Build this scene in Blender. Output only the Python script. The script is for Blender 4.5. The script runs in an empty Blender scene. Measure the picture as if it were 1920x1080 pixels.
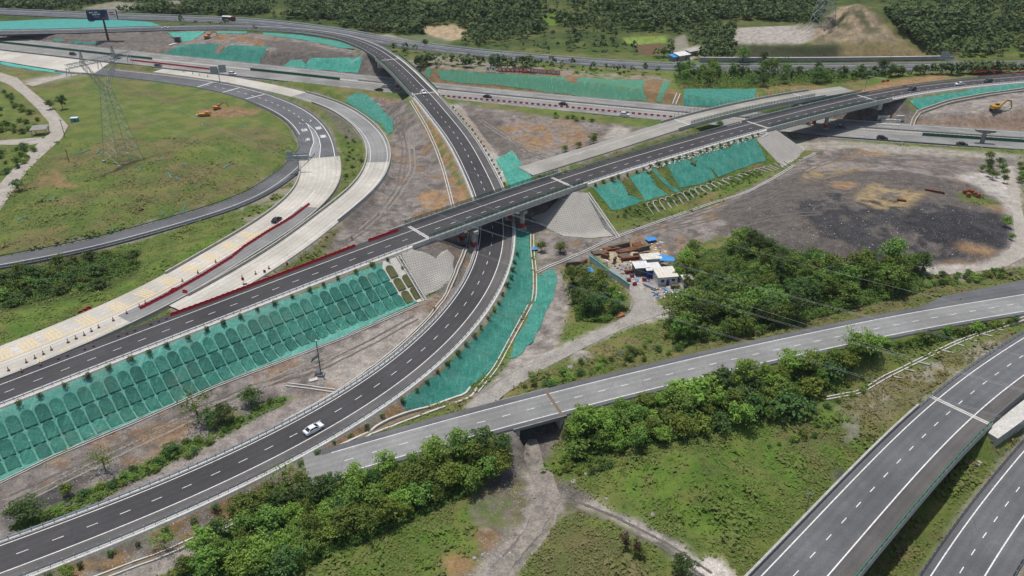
import bpy, bmesh, math, random
import numpy as np
from mathutils import Vector, Matrix
from mathutils.geometry import delaunay_2d_cdt

random.seed(7); RNG = np.random.default_rng(11)
SC = bpy.context.scene
COL = SC.collection

# ------------------------------------------------------------------ camera
CAM_H = 115.0; FPX = 1493.0; PITCH = math.atan(1493 / 2640.0)
cd = bpy.data.cameras.new('camera'); cam = bpy.data.objects.new('camera', cd); COL.objects.link(cam)
cam.location = (0, 0, CAM_H); cam.rotation_euler = (math.pi / 2 - PITCH, 0, 0)
cd.sensor_width = 36; cd.lens = 36 * FPX / 1920; cd.clip_start = 1; cd.clip_end = 6000
SC.camera = cam
# ------------------------------------------------------------------ sky and sun
SUN_EL = math.radians(78); SUN_AZ = math.radians(-40)   # azimuth from +Y towards +X
wd = bpy.data.worlds.new('World'); SC.world = wd; wd.use_nodes = True
nt = wd.node_tree; bg = nt.nodes['Background']
sky = nt.nodes.new('ShaderNodeTexSky'); sky.sky_type = 'NISHITA'; sky.sun_disc = False
sky.sun_elevation = SUN_EL; sky.sun_rotation = SUN_AZ; sky.air_density = 1.2; sky.dust_density = 2.0
nt.links.new(sky.outputs[0], bg.inputs[0]); bg.inputs[1].default_value = 0.115
sl = bpy.data.lights.new('sun', 'SUN'); sl.energy = 3.8; sl.angle = math.radians(0.6); sl.color = (1, .965, .91)
so = bpy.data.objects.new('sun', sl); COL.objects.link(so)
sd = Vector((math.sin(SUN_AZ) * math.cos(SUN_EL), math.cos(SUN_AZ) * math.cos(SUN_EL), math.sin(SUN_EL)))
so.rotation_euler = sd.to_track_quat('Z', 'Y').to_euler(); so.location = (0, 200, 300)
SC.view_settings.view_transform = 'Standard'; SC.view_settings.look = 'None'
SC.view_settings.exposure = 0.0; SC.view_settings.gamma = 1.0; SC.view_settings.use_curve_mapping = False
SC.cycles.max_bounces = 5; SC.cycles.transparent_max_bounces = 12

# ------------------------------------------------------------------ pixel <-> world
CP, SP = math.cos(PITCH), math.sin(PITCH)
def W(x, y, z=0.0):
    u = x - 960; v = y - 540
    dz = -FPX * SP - v * CP; t = (z - CAM_H) / dz
    return np.array([u * t, (FPX * CP - v * SP) * t, z])
def proj(X, Y, Z):
    Z = Z - CAM_H; zc = Y * CP - Z * SP
    return 960 + FPX * X / zc, 540 - FPX * (Y * SP + Z * CP) / zc

# ------------------------------------------------------------------ value noise
_perm = np.random.default_rng(3).random((256, 256))
def vnoise(x, y):
    xi = np.floor(x).astype(int); yi = np.floor(y).astype(int); fx = x - xi; fy = y - yi
    fx = fx * fx * (3 - 2 * fx); fy = fy * fy * (3 - 2 * fy)
    g = lambda a, b: _perm[a & 255, b & 255]
    return (g(xi, yi) * (1 - fx) + g(xi + 1, yi) * fx) * (1 - fy) + (g(xi, yi + 1) * (1 - fx) + g(xi + 1, yi + 1) * fx) * fy
def fbm(x, y, o=4):
    s = 0; a = .5
    for k in range(o):
        s = s + a * vnoise(x + 17.3 * k, y - 9.1 * k); x = x * 2.03; y = y * 2.03; a *= .5
    return s

# ------------------------------------------------------------------ materials
MATS = {}
def mat(name, col, rough=.85, metal=0, spec=.3):
    m = bpy.data.materials.new(name); m.use_nodes = True
    b = m.node_tree.nodes['Principled BSDF']
    b.inputs['Base Color'].default_value = (*col, 1); b.inputs['Roughness'].default_value = rough
    b.inputs['Metallic'].default_value = metal; b.inputs['Specular IOR Level'].default_value = spec
    MATS[name] = m; return m
class NT:
    def __init__(s, m): s.t = m.node_tree; s.b = s.t.nodes['Principled BSDF']
    def n(s, ty, **kw):
        q = s.t.nodes.new(ty)
        for k, v in kw.items(): setattr(q, k, v)
        return q
    def l(s, a, b): s.t.links.new(a, b)
    def pos(s): return s.n('ShaderNodeNewGeometry').outputs['Position']
    def noise(s, scale, detail=4, rough=.55, vec=None, dist=0):
        q = s.n('ShaderNodeTexNoise'); q.inputs['Scale'].default_value = scale; q.inputs['Detail'].default_value = detail
        q.inputs['Roughness'].default_value = rough; q.inputs['Distortion'].default_value = dist
        s.l(vec if vec is not None else s.pos(), q.inputs['Vector']); return q.outputs[0]
    def ramp(s, f, stops):
        q = s.n('ShaderNodeValToRGB'); e = q.color_ramp.elements
        while len(e) < len(stops): e.new(.5)
        for k, (p, c) in enumerate(stops):
            e[k].position = p; e[k].color = (*c, 1) if len(c) == 3 else c
        s.l(f, q.inputs[0]); return q.outputs[0]
    def mix(s, f, a, b, blend='MIX'):
        q = s.n('ShaderNodeMix', data_type='RGBA', blend_type=blend)
        for sock, v in ((q.inputs[0], f), (q.inputs[6], a), (q.inputs[7], b)):
            if hasattr(v, 'links') or isinstance(v, bpy.types.NodeSocket): s.l(v, sock)
            elif isinstance(v, (int, float)): sock.default_value = v
            else: sock.default_value = (*v, 1)
        return q.outputs[2]
    def math(s, op, a, b=None, c=None, clamp=False):
        q = s.n('ShaderNodeMath', operation=op); q.use_clamp = clamp
        for k, v in enumerate((a, b, c)):
            if v is None: continue
            if isinstance(v, bpy.types.NodeSocket): s.l(v, q.inputs[k])
            else: q.inputs[k].default_value = v
        return q.outputs[0]
    def mrange(s, v, a, b, c=0, d=1):
        q = s.n('ShaderNodeMapRange', interpolation_type='SMOOTHSTEP')
        s.l(v, q.inputs[0])
        for k, x in enumerate((a, b, c, d)): q.inputs[k + 1].default_value = x
        return q.outputs[0]
    def bump(s, h, strength=.4, dist=.1):
        q = s.n('ShaderNodeBump'); q.inputs['Strength'].default_value = strength; q.inputs['Distance'].default_value = dist
        s.l(h, q.inputs['Height']); s.l(q.outputs[0], s.b.inputs['Normal'])
    def color(s, c): s.l(c, s.b.inputs['Base Color'])
def nmat(name, c1, c2, scale=1.0, rough=.85, bump=0, bscale=8, fine=None, metal=0, spec=.3):
    """two-tone mottled material"""
    m = mat(name, c1, rough, metal, spec); t = NT(m)
    f = t.mrange(t.noise(scale, 6, .65), .3, .7); col = t.mix(f, c1, c2)
    if fine:
        g = t.mrange(t.noise(fine, 3, .6), .3, .7, .75, 1.22)
        cc = t.n('ShaderNodeCombineColor'); [t.l(g, cc.inputs[k]) for k in range(3)]
        col = t.mix(1.0, col, cc.outputs[0], 'MULTIPLY')
    t.color(col)
    if bump: t.bump(t.noise(bscale, 4), bump, .1)
    return m
def asphalt_mat(name, c, var=.25, streak=True):
    m = mat(name, c, .9, 0, .25); t = NT(m)
    at = t.n('ShaderNodeAttribute', attribute_name='lane')   # lateral position in metres
    pos = t.pos()
    big = t.mrange(t.noise(.06, 4), .3, .7, 1 - var, 1 + var)
    fine = t.mrange(t.noise(3.0, 5, .7), .25, .75, .86, 1.14)
    q = t.n('ShaderNodeTexNoise'); q.noise_dimensions = '1D'; q.inputs['Scale'].default_value = .9; q.inputs['Detail'].default_value = 3
    t.l(at.outputs['Fac'], q.inputs['W'])
    lane = t.mrange(q.outputs[0], .3, .7, .94, 1.06)
    mp = t.n('ShaderNodeMapping'); mp.inputs['Scale'].default_value = (.35, .35, .35); t.l(pos, mp.inputs[0])
    vo = t.n('ShaderNodeTexVoronoi', feature='DISTANCE_TO_EDGE'); vo.inputs['Scale'].default_value = .22; t.l(pos, vo.inputs['Vector'])
    wp = t.math('MULTIPLY', t.math('ABSOLUTE', t.math('SINE', t.math('MULTIPLY', at.outputs['Fac'], 1.795))), 1.0); wear = t.mrange(wp, .75, 1.0, 1.0, .93)
    seam = t.mrange(t.math('ABSOLUTE', t.math('SUBTRACT', at.outputs['Fac'], .35)), 0, .06, .9, 1.0); big = t.math('MULTIPLY', big, t.math('MULTIPLY', wear, seam))
    crack = t.mrange(vo.outputs['Distance'], 0, .012, .80, 1.0)
    patchy = t.mrange(t.noise(.35, 5, .7, dist=.5), .52, .66, 1.0, 1.14)
    g = t.math('MULTIPLY', t.math('MULTIPLY', t.math('MULTIPLY', big, fine), lane), t.math('MULTIPLY', crack, patchy))
    cc = t.n('ShaderNodeCombineColor'); [t.l(g, cc.inputs[k]) for k in range(3)]
    t.color(t.mix(1.0, c, cc.outputs[0], 'MULTIPLY')); t.bump(t.noise(14, 3), .25, .03)
    return m
asphalt_mat('asphalt_new', (.052, .049, .050), .16)
asphalt_mat('asphalt_mid', (.105, .105, .108), .18)
asphalt_mat('asphalt_old', (.205, .203, .194), .16)
asphalt_mat('asphalt_brown', (.098, .090, .086), .2)
asphalt_mat('concrete_road', (.42, .39, .335), .14)
asphalt_mat('highway_grey', (.20, .195, .185), .2)
nmat('concrete', (.40, .38, .345), (.30, .285, .26), .5, .85, .15, 6, fine=5)
nmat('concrete_light', (.52, .50, .46), (.42, .40, .36), .6, .85, .1, 6, fine=5)
nmat('concrete_dark', (.27, .26, .24), (.2, .19, .175), .4, .85, .15, 6, fine=5)
nmat('paint_white', (.74, .73, .69), (.52, .51, .49), 1.6, .7, fine=9)
nmat('paint_yellow', (.60, .45, .22), (.50, .42, .29), .8, .8, fine=5)
nmat('steel_rail', (.34, .37, .40), (.26, .29, .32), .8, .5, metal=.3)
nmat('steel_white', (.62, .64, .65), (.48, .50, .52), .8, .5, metal=.1)
nmat('steel_dark', (.12, .13, .14), (.08, .09, .1), 1, .6, metal=.3)
nmat('galvanised', (.40, .42, .42), (.30, .32, .32), .7, .55, metal=.4)
nmat('red_plastic', (.42, .018, .03), (.33, .02, .03), 1.4, .45)
nmat('white_plastic', (.72, .70, .66), (.58, .56, .52), 1.4, .5)
nmat('green_screen', (.012, .10, .055), (.02, .14, .08), .7, .6)
nmat('red_paint', (.42, .045, .02), (.34, .04, .02), .8, .6)
nmat('rust', (.20, .075, .032), (.12, .045, .025), 1.5, .85, .3, 8)
nmat('dark_wood', (.10, .075, .055), (.16, .12, .08), 1.5, .85)

# ------------------------------------------------------------------ mesh helpers
class MB:
    def __init__(s): s.v = []; s.f = []; s.uvl = None
    def add(s, vs, fs):
        o = len(s.v); s.v.extend([tuple(p) for p in vs]); s.f.extend([tuple(i + o for i in f) for f in fs]); return s
    def box(s, c, sz, rz=0, taper=1.0, M=None):
        hx, hy, hz = sz[0] / 2, sz[1] / 2, sz[2] / 2; cs, sn = math.cos(rz), math.sin(rz); vs = []
        for z, k in ((-hz, 1), (hz, taper)):
            for x, y in ((-hx, -hy), (hx, -hy), (hx, hy), (-hx, hy)):
                x *= k; y *= k; vs.append((c[0] + x * cs - y * sn, c[1] + x * sn + y * cs, c[2] + z))
        if M is not None: vs = [tuple(M @ Vector(p)) for p in vs]
        return s.add(vs, [(3, 2, 1, 0), (4, 5, 6, 7), (0, 1, 5, 4), (1, 2, 6, 5), (2, 3, 7, 6), (3, 0, 4, 7)])
    def beam(s, a, b, w, h=None):
        a = Vector(a); b = Vector(b); d = (b - a); L = d.length
        if L < 1e-6: return s
        d /= L; up = Vector((0, 0, 1)) if abs(d.z) < .95 else Vector((1, 0, 0))
        x = d.cross(up).normalized() * (w / 2); y = x.cross(d).normalized() * ((h or w) / 2)
        vs = [a - x - y, a + x - y, a + x + y, a - x + y, b - x - y, b + x - y, b + x + y, b - x + y]
        return s.add(vs, [(3, 2, 1, 0), (4, 5, 6, 7), (0, 1, 5, 4), (1, 2, 6, 5), (2, 3, 7, 6), (3, 0, 4, 7)])
    def tube(s, pts, r, n=8, cap=True):
        pts = [Vector(p) for p in pts]; rs = r if isinstance(r, (list, tuple)) else [r] * len(pts); o = len(s.v)
        for i, p in enumerate(pts):
            d = (pts[min(i + 1, len(pts) - 1)] - pts[max(i - 1, 0)]).normalized()
            up = Vector((0, 0, 1)) if abs(d.z) < .9 else Vector((1, 0, 0))
            x = d.cross(up).normalized(); y = x.cross(d)
            for k in range(n):
                a = 2 * math.pi * k / n; s.v.append(tuple(p + (x * math.cos(a) + y * math.sin(a)) * rs[i]))
        for i in range(len(pts) - 1):
            for k in range(n):
                a = o + i * n + k; b = o + i * n + (k + 1) % n; s.f.append((a, b, b + n, a + n))
        if cap:
            s.f.append(tuple(o + k for k in range(n))[::-1]); e = o + (len(pts) - 1) * n; s.f.append(tuple(e + k for k in range(n)))
        return s
    def strip(s, secs, close=False):
        """secs: list of cross-sections (each a list of points) joined along"""
        o = len(s.v); n = len(secs[0])
        for q in secs: s.v.extend([tuple(p) for p in q])
        for i in range(len(secs) - 1):
            for k in range(n if close else n - 1):
                a = o + i * n + k; b = o + i * n + (k + 1) % n; s.f.append((a, b, b + n, a + n))
        if close and n > 2:
            s.f.append(tuple(o + k for k in range(n))[::-1]); e = o + (len(secs) - 1) * n; s.f.append(tuple(e + k for k in range(n)))
        return s
    def poly(s, pts): return s.add(pts, [tuple(range(len(pts)))])
    def prism(s, pts, z0, z1):
        n = len(pts); vs = [(p[0], p[1], z0) for p in pts] + [(p[0], p[1], z1) for p in pts]
        fs = [tuple(range(n))[::-1], tuple(range(n, 2 * n))] + [(i, (i + 1) % n, (i + 1) % n + n, i + n) for i in range(n)]
        return s.add(vs, fs)
    def mesh(s, name, base=(0, 0, 0)):
        m = bpy.data.meshes.new(name); b = base
        vs = [(p[0] - b[0], p[1] - b[1], p[2] - b[2]) for p in s.v] if any(b) else s.v
        m.from_pydata(vs, [], s.f); m.update(); return m
def link(name, data, m=None, parent=None, loc=None):
    o = bpy.data.objects.new(name, data); COL.objects.link(o)
    if m is not None and data is not None: data.materials.clear(); data.materials.append(MATS[m] if isinstance(m, str) else m)
    if parent is not None: o.parent = parent
    if loc is not None: o.location = loc
    return o
def smooth(o, on=True):
    o.data.polygons.foreach_set('use_smooth', [on] * len(o.data.polygons)); o.data.update(); return o
def fixn(o):
    bm = bmesh.new(); bm.from_mesh(o.data); bmesh.ops.recalc_face_normals(bm, faces=bm.faces); bm.to_mesh(o.data); bm.free(); return o
def tag(o, label, cat, group=None):
    o['label'] = label; o['category'] = cat
    if group: o['group'] = group
    return o
def thing(name, label, cat, loc=(0, 0, 0), rz=0, group=None):
    o = bpy.data.objects.new(name, None); COL.objects.link(o); o.location = tuple(float(v) for v in loc); o.rotation_euler = (0, 0, rz)
    o.empty_display_size = .5; return tag(o, label, cat, group)
def part(name, mb, m, parent, world=False):
    me = mb.mesh(name, tuple(parent.location) if world else (0, 0, 0)); o = link(name, me, m, parent); fixn(o); return o
def struct(name, mb, m, parent=None):
    o = link(name, mb.mesh(name) if isinstance(mb, MB) else mb, m, parent)
    if parent is None: o['kind'] = 'structure'
    return o
def dup(root, loc, rz=0, label=None, group=None, scale=None, rx=None):
    r = root.copy(); COL.objects.link(r); r.location = tuple(float(v) for v in loc); r.rotation_euler = (0, 0, rz) if rx is None else (rx[0], rx[1], rz)
    if scale is not None: r.scale = (scale,) * 3 if isinstance(scale, (int, float)) else scale
    if label: r['label'] = label
    if group: r['group'] = group
    for ch in root.children:
        k = ch.copy(); COL.objects.link(k); k.parent = r
        for g in ch.children:
            q = g.copy(); COL.objects.link(q); q.parent = k
    return r
# ------------------------------------------------------------------ roads: reference lines traced on the photograph at their heights
class Road:
    def __init__(s, pts, L, R, fill=1.5, cut=1.2, bridges=(), fillR=None, step=2.0):
        w = np.array([W(*p) for p in pts]); 
        w = np.vstack([2 * w[0] - w[1], w, 2 * w[-1] - w[-2]]); out = []
        for i in range(1, len(w) - 2):
            n = max(2, int(np.linalg.norm(w[i + 1] - w[i]) / 1.0)); t = np.linspace(0, 1, n, endpoint=False)[:, None]
            a, b, c, d = w[i - 1], w[i], w[i + 1], w[i + 2]
            out.append(.5 * (2 * b + (c - a) * t + (2 * a - 5 * b + 4 * c - d) * t ** 2 + (3 * b - a - 3 * c + d) * t ** 3))
        q = np.vstack(out + [w[-2:-1]])
        for _ in range(3):   # iron out tracing noise
            k = 9; pad = np.vstack([2 * q[0] - q[k:0:-1], q, 2 * q[-1] - q[-2:-k - 2:-1]])
            q = np.stack([np.convolve(pad[:, j], np.ones(2 * k + 1) / (2 * k + 1), 'valid') for j in range(3)], 1)
        d = np.r_[0, np.cumsum(np.linalg.norm(np.diff(q[:, :2], axis=0), axis=1))]
        s.len = d[-1]; n = int(s.len / step) + 1; s.S = np.linspace(0, s.len, n)
        s.P = np.stack([np.interp(s.S, d, q[:, j]) for j in range(3)], 1)
        t = np.gradient(s.P[:, :2], axis=0); t /= np.linalg.norm(t, axis=1)[:, None]; s.T = t; s.N = np.stack([-t[:, 1], t[:, 0]], 1)
        s.L, s.R = L, R; s.fill, s.cut = fill, cut; s.fillR = fillR or fill
        s.br = [tuple(sorted((s.at_px(*b[0]), s.at_px(*b[1])))) for b in bridges]
    def at_px(s, x, y):
        px, py = proj(s.P[:, 0], s.P[:, 1], s.P[:, 2]); return s.S[np.argmin((px - x) ** 2 + (py - y) ** 2)]
    def pt(s, S, off=0, dz=0):
        p = [np.interp(S, s.S, s.P[:, j]) for j in range(3)]; n = [np.interp(S, s.S, s.N[:, j]) for j in range(2)]
        return np.array([p[0] + n[0] * off, p[1] + n[1] * off, p[2] + dz])
    def ang(s, S):
        return math.atan2(np.interp(S, s.S, s.T[:, 1]), np.interp(S, s.S, s.T[:, 0]))
    def off_px(s, x, y):
        """(station, offset) of a pixel lying on the road's surface"""
        i = int(round(s.at_px(x, y) / s.S[1])); i = min(i, len(s.S) - 1)
        for _ in range(3):
            w = W(x, y, s.P[i, 2]); i = int(np.argmin(((s.P[:, :2] - w[:2]) ** 2).sum(1)))
        return s.S[i], float((w[:2] - s.P[i, :2]) @ s.N[i])
    def ss(s, a, b, step=2.0): return np.linspace(a, b, max(2, int(abs(b - a) / step) + 1))

dA = [(-260, 838, 4), (-150, 796, 4.2), (-40, 755, 4.6), (63, 715, 5), (163, 677, 5.4), (257, 640, 5.8), (343, 608, 6.3), (427, 576, 6.8), (504, 546, 7.3), (578, 518, 7.9),
      (647, 492, 8.4), (713, 467, 8.9), (776, 444, 9.3), (837, 422, 9.6), (900, 400, 9.9), (970, 375, 10.1), (1074, 339.5, 10.4), (1143, 317.5, 10.6), (1209, 297, 10.6),
      (1271, 279, 10.4), (1330, 262, 10.2), (1387, 246, 9.9), (1456, 228, 9.7), (1530, 209, 9.5), (1610, 190, 9.5), (1683, 175, 9.4), (1733, 167, 9.2), (1784, 160.4, 9), (1841, 154.6, 8.8), (1920, 148, 8.5), (2050, 140, 8), (2200, 133, 8)]
dB = [(-200, 1120, -1), (-90, 1084, -1), (10, 1047, -1), (78, 1021, -1), (147, 996, -1), (207, 972, -1), (268, 948, -1), (325, 925, -1), (380, 901, -.9), (432, 877, -.8), (482, 853, -.7), (529, 829, -.6),
      (573, 806, -.5), (615, 783, -.4), (653, 760, -.3), (722, 715, -.1), (752, 693, 0), (779, 671, .1), (803, 649, .2), (826, 628, .3), (845, 608, .4), (862, 587, .6), (877, 568, .8), (890, 549, 1),
      (900, 530, 1.2), (909, 512, 1.4), (915, 495, 1.6), (920, 477, 1.8), (923, 461, 2), (925, 430, 2.4), (922, 395, 2.9), (907, 350, 3.7), (893, 323, 4.6), (882, 298, 5.5), (870, 277, 6.4), (851, 247, 7.8),
      (832, 225, 8.8), (811, 199, 9.8), (799, 184, 10.2), (783, 168, 10.6), (767, 151, 10.8), (757, 140, 10.8), (741, 125, 10.7), (731, 116.5, 10.5), (715, 104, 10), (694, 90.5, 9), (668, 79.5, 8), (646, 72, 7.2), (600, 63, 6.2), (545, 57, 5.4), (480, 53.5, 5), (400, 52.5, 4.8), (310, 54, 4.6), (200, 57.5, 4.3), (100, 60, 4), (0, 62, 4), (-200, 66, 4)]
dC = [(575, 885, -.6), (621, 870, -.4), (673, 856, -.2), (773, 827, .1), (868, 800, .5), (960, 776, .9), (1048, 753, 1.2), (1130, 732, 1.5), (1215, 711, 1.8), (1296, 692, 2.1), (1374, 673, 2.4), (1450, 657, 2.7), (1525, 641, 3), (1632, 618, 3.4), (1704, 604, 3.6), (1775, 591, 3.8), (1843, 580, 4), (1911, 569, 4.2), (1990, 556, 4.4), (2100, 538, 4.6), (2250, 512, 4.8)]
dE = [(1300, 1290, 1.6), (1370, 1208, 1.7), (1440, 1132, 1.8), (1495, 1073, 1.9), (1556, 1005, 2), (1611, 944, 2), (1662, 889, 2), (1709, 839, 2), (1755, 794, 2), (1799, 755, 2), (1841, 720, 2.1), (1886, 688, 2.2), (1940, 652, 2.4), (2000, 615, 2.6), (2080, 570, 3)]
dF = [(1680, 1270, -3), (1730, 1190, -3), (1770, 1122, -3), (1801, 1070, -3), (1823, 1036, -3), (1844, 1004, -3), (1865, 975, -3), (1885, 947, -2.9), (1906, 920, -2.8), (1950, 864, -2.6), (2010, 795, -2.2), (2100, 700, -1.6)]
dHW = [(-250, 68, 0), (-100, 84, 0), (0, 95, 0), (100, 106.5, 0), (200, 118, 0), (300, 129, 0), (400, 140, 0), (520, 153, 0), (640, 167, 0), (740, 178.5, 0), (832, 188.5, 0), (1000, 205.5, 0), (1180, 223, 0), (1260, 231, 0), (1400, 243.5, 0), (1540, 257, 0), (1720, 270, 0), (1920, 284, 0), (2100, 296, 0), (2300, 309, 0)]
dFAR = [(-250, 14, 3), (0, 22, 3), (160, 29, 3), (330, 34.5, 3.3), (450, 40, 3.6), (530, 47, 4), (640, 62, 4.4), (740, 81, 4.2), (830, 93, 4), (930, 104, 3.6), (1040, 113, 3.3), (1140, 120.5, 3.2), (1280, 127.5, 3), (1450, 129, 3), (1647, 128, 3.4), (1813, 125.5, 4), (1920, 124, 4.4), (2050, 121, 4.8), (2250, 116, 5)]
dH = [(120, 128, 0), (200, 136, 0), (300, 147.5, 0), (383, 159, 0), (437, 170, 0), (484, 183, 0), (524, 199, .1), (553, 214, .2), (575, 233, .3), (590, 255, .4), (597, 278, .5), (599, 303, .6)]
dH1 = [(583, 272, .4), (576, 288, .3), (560, 306, .2), (533, 329, .1), (493, 359, 0), (443, 382, -.2), (390, 399, -.3), (333, 415, -.4), (233, 444, -.6), (133, 468, -.8), (0, 493, -1), (-150, 517, -1.2), (-300, 538, -1.2)]
dG = [(599, 296, .6), (603, 322, .8), (598, 345, 1), (580, 371, 1.3), (551, 397, 1.7), (515, 424, 2.1), (470, 452, 2.6), (433, 473, 3), (392, 499, 3.5), (345, 527, 4), (300, 553, 4.5), (200, 600, 4.8), (100, 643, 4.6), (0, 682, 4.3), (-130, 730, 4), (-280, 782, 3.7)]
dJ = [(300, 131, .05), (350, 137.5, .05), (417, 147, .05), (500, 163, .1), (567, 179, .2), (630, 200, .5), (673, 227, .9), (700, 255, 1.3), (711, 283, 1.7), (707, 315, 2.2), (690, 344, 2.8), (662, 371, 3.5), (622, 402, 4.4), (567, 446, 5.7), (510, 485, 6.5), (450, 522, 6.7), (390, 556, 6.4), (340, 583, 6.2)]
dK = [(985, 321, 3), (1030, 307, 3.6), (1073, 294, 4.6), (1140, 273.5, 6.2), (1207, 252, 7.8), (1280, 229.5, 9), (1347, 212, 9.2), (1447, 190, 9.2), (1540, 174, 9), (1590, 167, 8.8)]
RD = dict(
    A=Road(dA, 7.3, -5.4, 1.5, bridges=[((786, 438), (1056, 345)), ((1424, 237), (1634, 185))]),
    B=Road(dB, 4.9, -7.2, 1.5, bridges=[((788, 176), (727, 112))]),
    C=Road(dC, 5.7, -4.9, 1.5, bridges=[((958, 777), (1030, 758))]),
    E=Road(dE, 5.4, -7.7, 1.5, bridges=[((1300, 1290), (1792, 762))]),
    F=Road(dF, 5.2, -7.5),
    HW=Road(dHW, 29.5, -.5), FAR=Road(dFAR, 8.5, -8.5),
    H=Road(dH, 7.3, -7.3), H1=Road(dH1, 4.3, -4.3), G=Road(dG, 8.2, -8.2), J=Road(dJ, 5, -5),
    K=Road(dK, 5.2, -5.2, bridges=[((1278, 230), (1500, 181))]),
)
# ------------------------------------------------------------------ ground height
def lines(a, b, fine, grow, far_a, far_b, cap=99):
    """coordinates: even steps between a and b, growing steps out to far_a / far_b"""
    m = list(np.arange(a, b, fine)); x, d = m[-1], fine
    while x < far_b: d = d * grow if (d < cap or x > 760) else d; x += d; m.append(x)
    x, d, lo = m[0], fine, []
    while x > far_a: d *= grow; x -= d; lo.append(x)
    return np.array(lo[::-1] + m)
GX = lines(-135, 135, .8, 1.02, -900, 900)
GY = lines(92, 300, .72, 1.011, 40, 1700, 1.5)
XX, YY = np.meshgrid(GX, GY)
ctrl = [  # pixel, height
    (0, 960, -2.5), (200, 860, -2.5), (450, 750, -2), (650, 690, -1.5), (830, 560, -.5), (60, 1060, -1.5), (-200, 900, -3), (-200, 1080, -3),
    (300, 1060, -3), (600, 930, -4), (800, 900, -5), (980, 870, -5), (1000, 1000, -5.5), (900, 1060, -5), (700, 1070, -4), (500, 1060, -3.5), (1000, 1200, -6), (500, 1200, -4),
    (1100, 930, -5), (1200, 870, -3), (1300, 880, -2.5), (1400, 850, -4), (1300, 980, -4.5), (1500, 900, -5.5), (1250, 1060, -5), (1450, 780, -3), (1600, 780, -3.5), (1700, 900, -6), (1640, 1000, -6.5), (1800, 900, -4.5), (1500, 1180, -6.5),
    (1750, 690, 0), (1650, 700, -1.5), (1900, 640, 2.5), (1350, 760, -2), (1150, 790, -3), (1050, 830, -4.5), (930, 800, -4),
    (930, 735, -3), (1000, 640, -2), (1010, 540, -1.5), (1040, 480, 0), (1100, 520, -.5), (1150, 560, -.5), (1250, 520, -.5), (1180, 620, -.5), (1050, 690, -1), (1250, 620, -.5), (1400, 560, 0), (1450, 620, .5), (1600, 540, 1), (1700, 560, 1.5), (1850, 520, 2), (1900, 440, 2.5),
    (1200, 430, 0), (1330, 390, .5), (1500, 320, 1), (1600, 290, .5), (1800, 290, .5), (1920, 310, .5), (1850, 330, 1.5),
    (1420, 400, 3.5), (1550, 370, 6), (1700, 400, 6.5), (1800, 420, 5.5), (1600, 430, 6), (1450, 460, 3), (1620, 482, 3.2), (1780, 480, 3), (1390, 440, 1.5), (1880, 400, 2.2), (1720, 330, 3), (1560, 500, 1),
    (760, 300, 1), (700, 400, 2), (780, 380, 1.5), (760, 220, 1), (650, 450, 3), (620, 330, 0), (560, 420, 1), (650, 270, .3),
    (950, 230, 1.5), (1050, 245, 2.5), (1000, 280, 3), (1150, 235, 1.5), (1100, 265, 4), (900, 230, 1.5), (960, 320, 3), (1260, 240, 3),
    (100, 420, 1), (200, 400, 1.5), (300, 330, 2.5), (400, 280, 3), (450, 230, 2.5), (300, 230, 2.5), (200, 250, 2), (300, 180, 1), (150, 170, .5), (60, 160, .5), (30, 250, 0), (80, 330, 0), (0, 420, -.5), (500, 270, 2), (400, 360, .8),
    (150, 500, -2), (60, 560, -1), (250, 480, -1.5), (0, 620, 1), (150, 570, 1), (330, 450, -.5), (450, 410, 0), (350, 470, 1.2), (-150, 600, 0), (-200, 300, 0),
    (200, 75, 2.5), (300, 72, 2.5), (400, 72, 7), (480, 82, 6.5), (560, 90, 6.5), (640, 100, 6.5), (100, 72, 1.5), (660, 118, 4), (600, 78, 5.5), (290, 90, 1),
    (820, 118, 6), (900, 128, 6), (1000, 135, 6), (1100, 143, 5.5), (1230, 155, 4.5), (1350, 160, 3.5), (1420, 165, 3.5), (900, 112, 4.5), (1100, 128, 4.5), (1250, 138, 4), (1300, 150, 3.5), (1400, 145, 3), (1600, 150, 3), (1700, 140, 4), (760, 100, 5),
    (1750, 200, 4), (1850, 195, 5), (1920, 185, 5.5), (1800, 225, 4.5), (1900, 235, 4.5), (1700, 225, 2), (2050, 200, 5), (2050, 260, 4),
    (100, 12, 2), (300, 15, 3), (500, 25, 4), (700, 55, 2), (800, 65, 1), (900, 60, 2), (1000, 50, 3), (850, 20, 8), (1000, 10, 10), (1100, 80, 4), (1200, 75, 1.5), (1250, 90, 2), (1300, 60, 4), (1100, 40, 5), (1200, 20, 8), (600, 10, 8), (400, 5, 5),
    (1350, 20, 10), (1400, 100, 5), (1450, 105, 5), (1700, 105, 6), (1800, 90, 7), (1900, 60, 12), (1800, 40, 16), (1900, 20, 18), (1750, 60, 12), (1450, 20, 12), (2050, 60, 15),
]
cw = np.array([W(*p) for p in ctrl])
far_ctrl = [(-700, 700, 5), (-300, 800, 12), (0, 850, 22), (300, 850, 30), (700, 800, 35), (-700, 1500, 35), (0, 1500, 60), (700, 1500, 70), (-800, 300, 0), (800, 300, 5), (-500, 120, -2), (500, 120, 2), (0, 40, -7), (-400, 40, -5), (400, 40, -6)]
cw = np.vstack([cw, far_ctrl])
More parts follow.
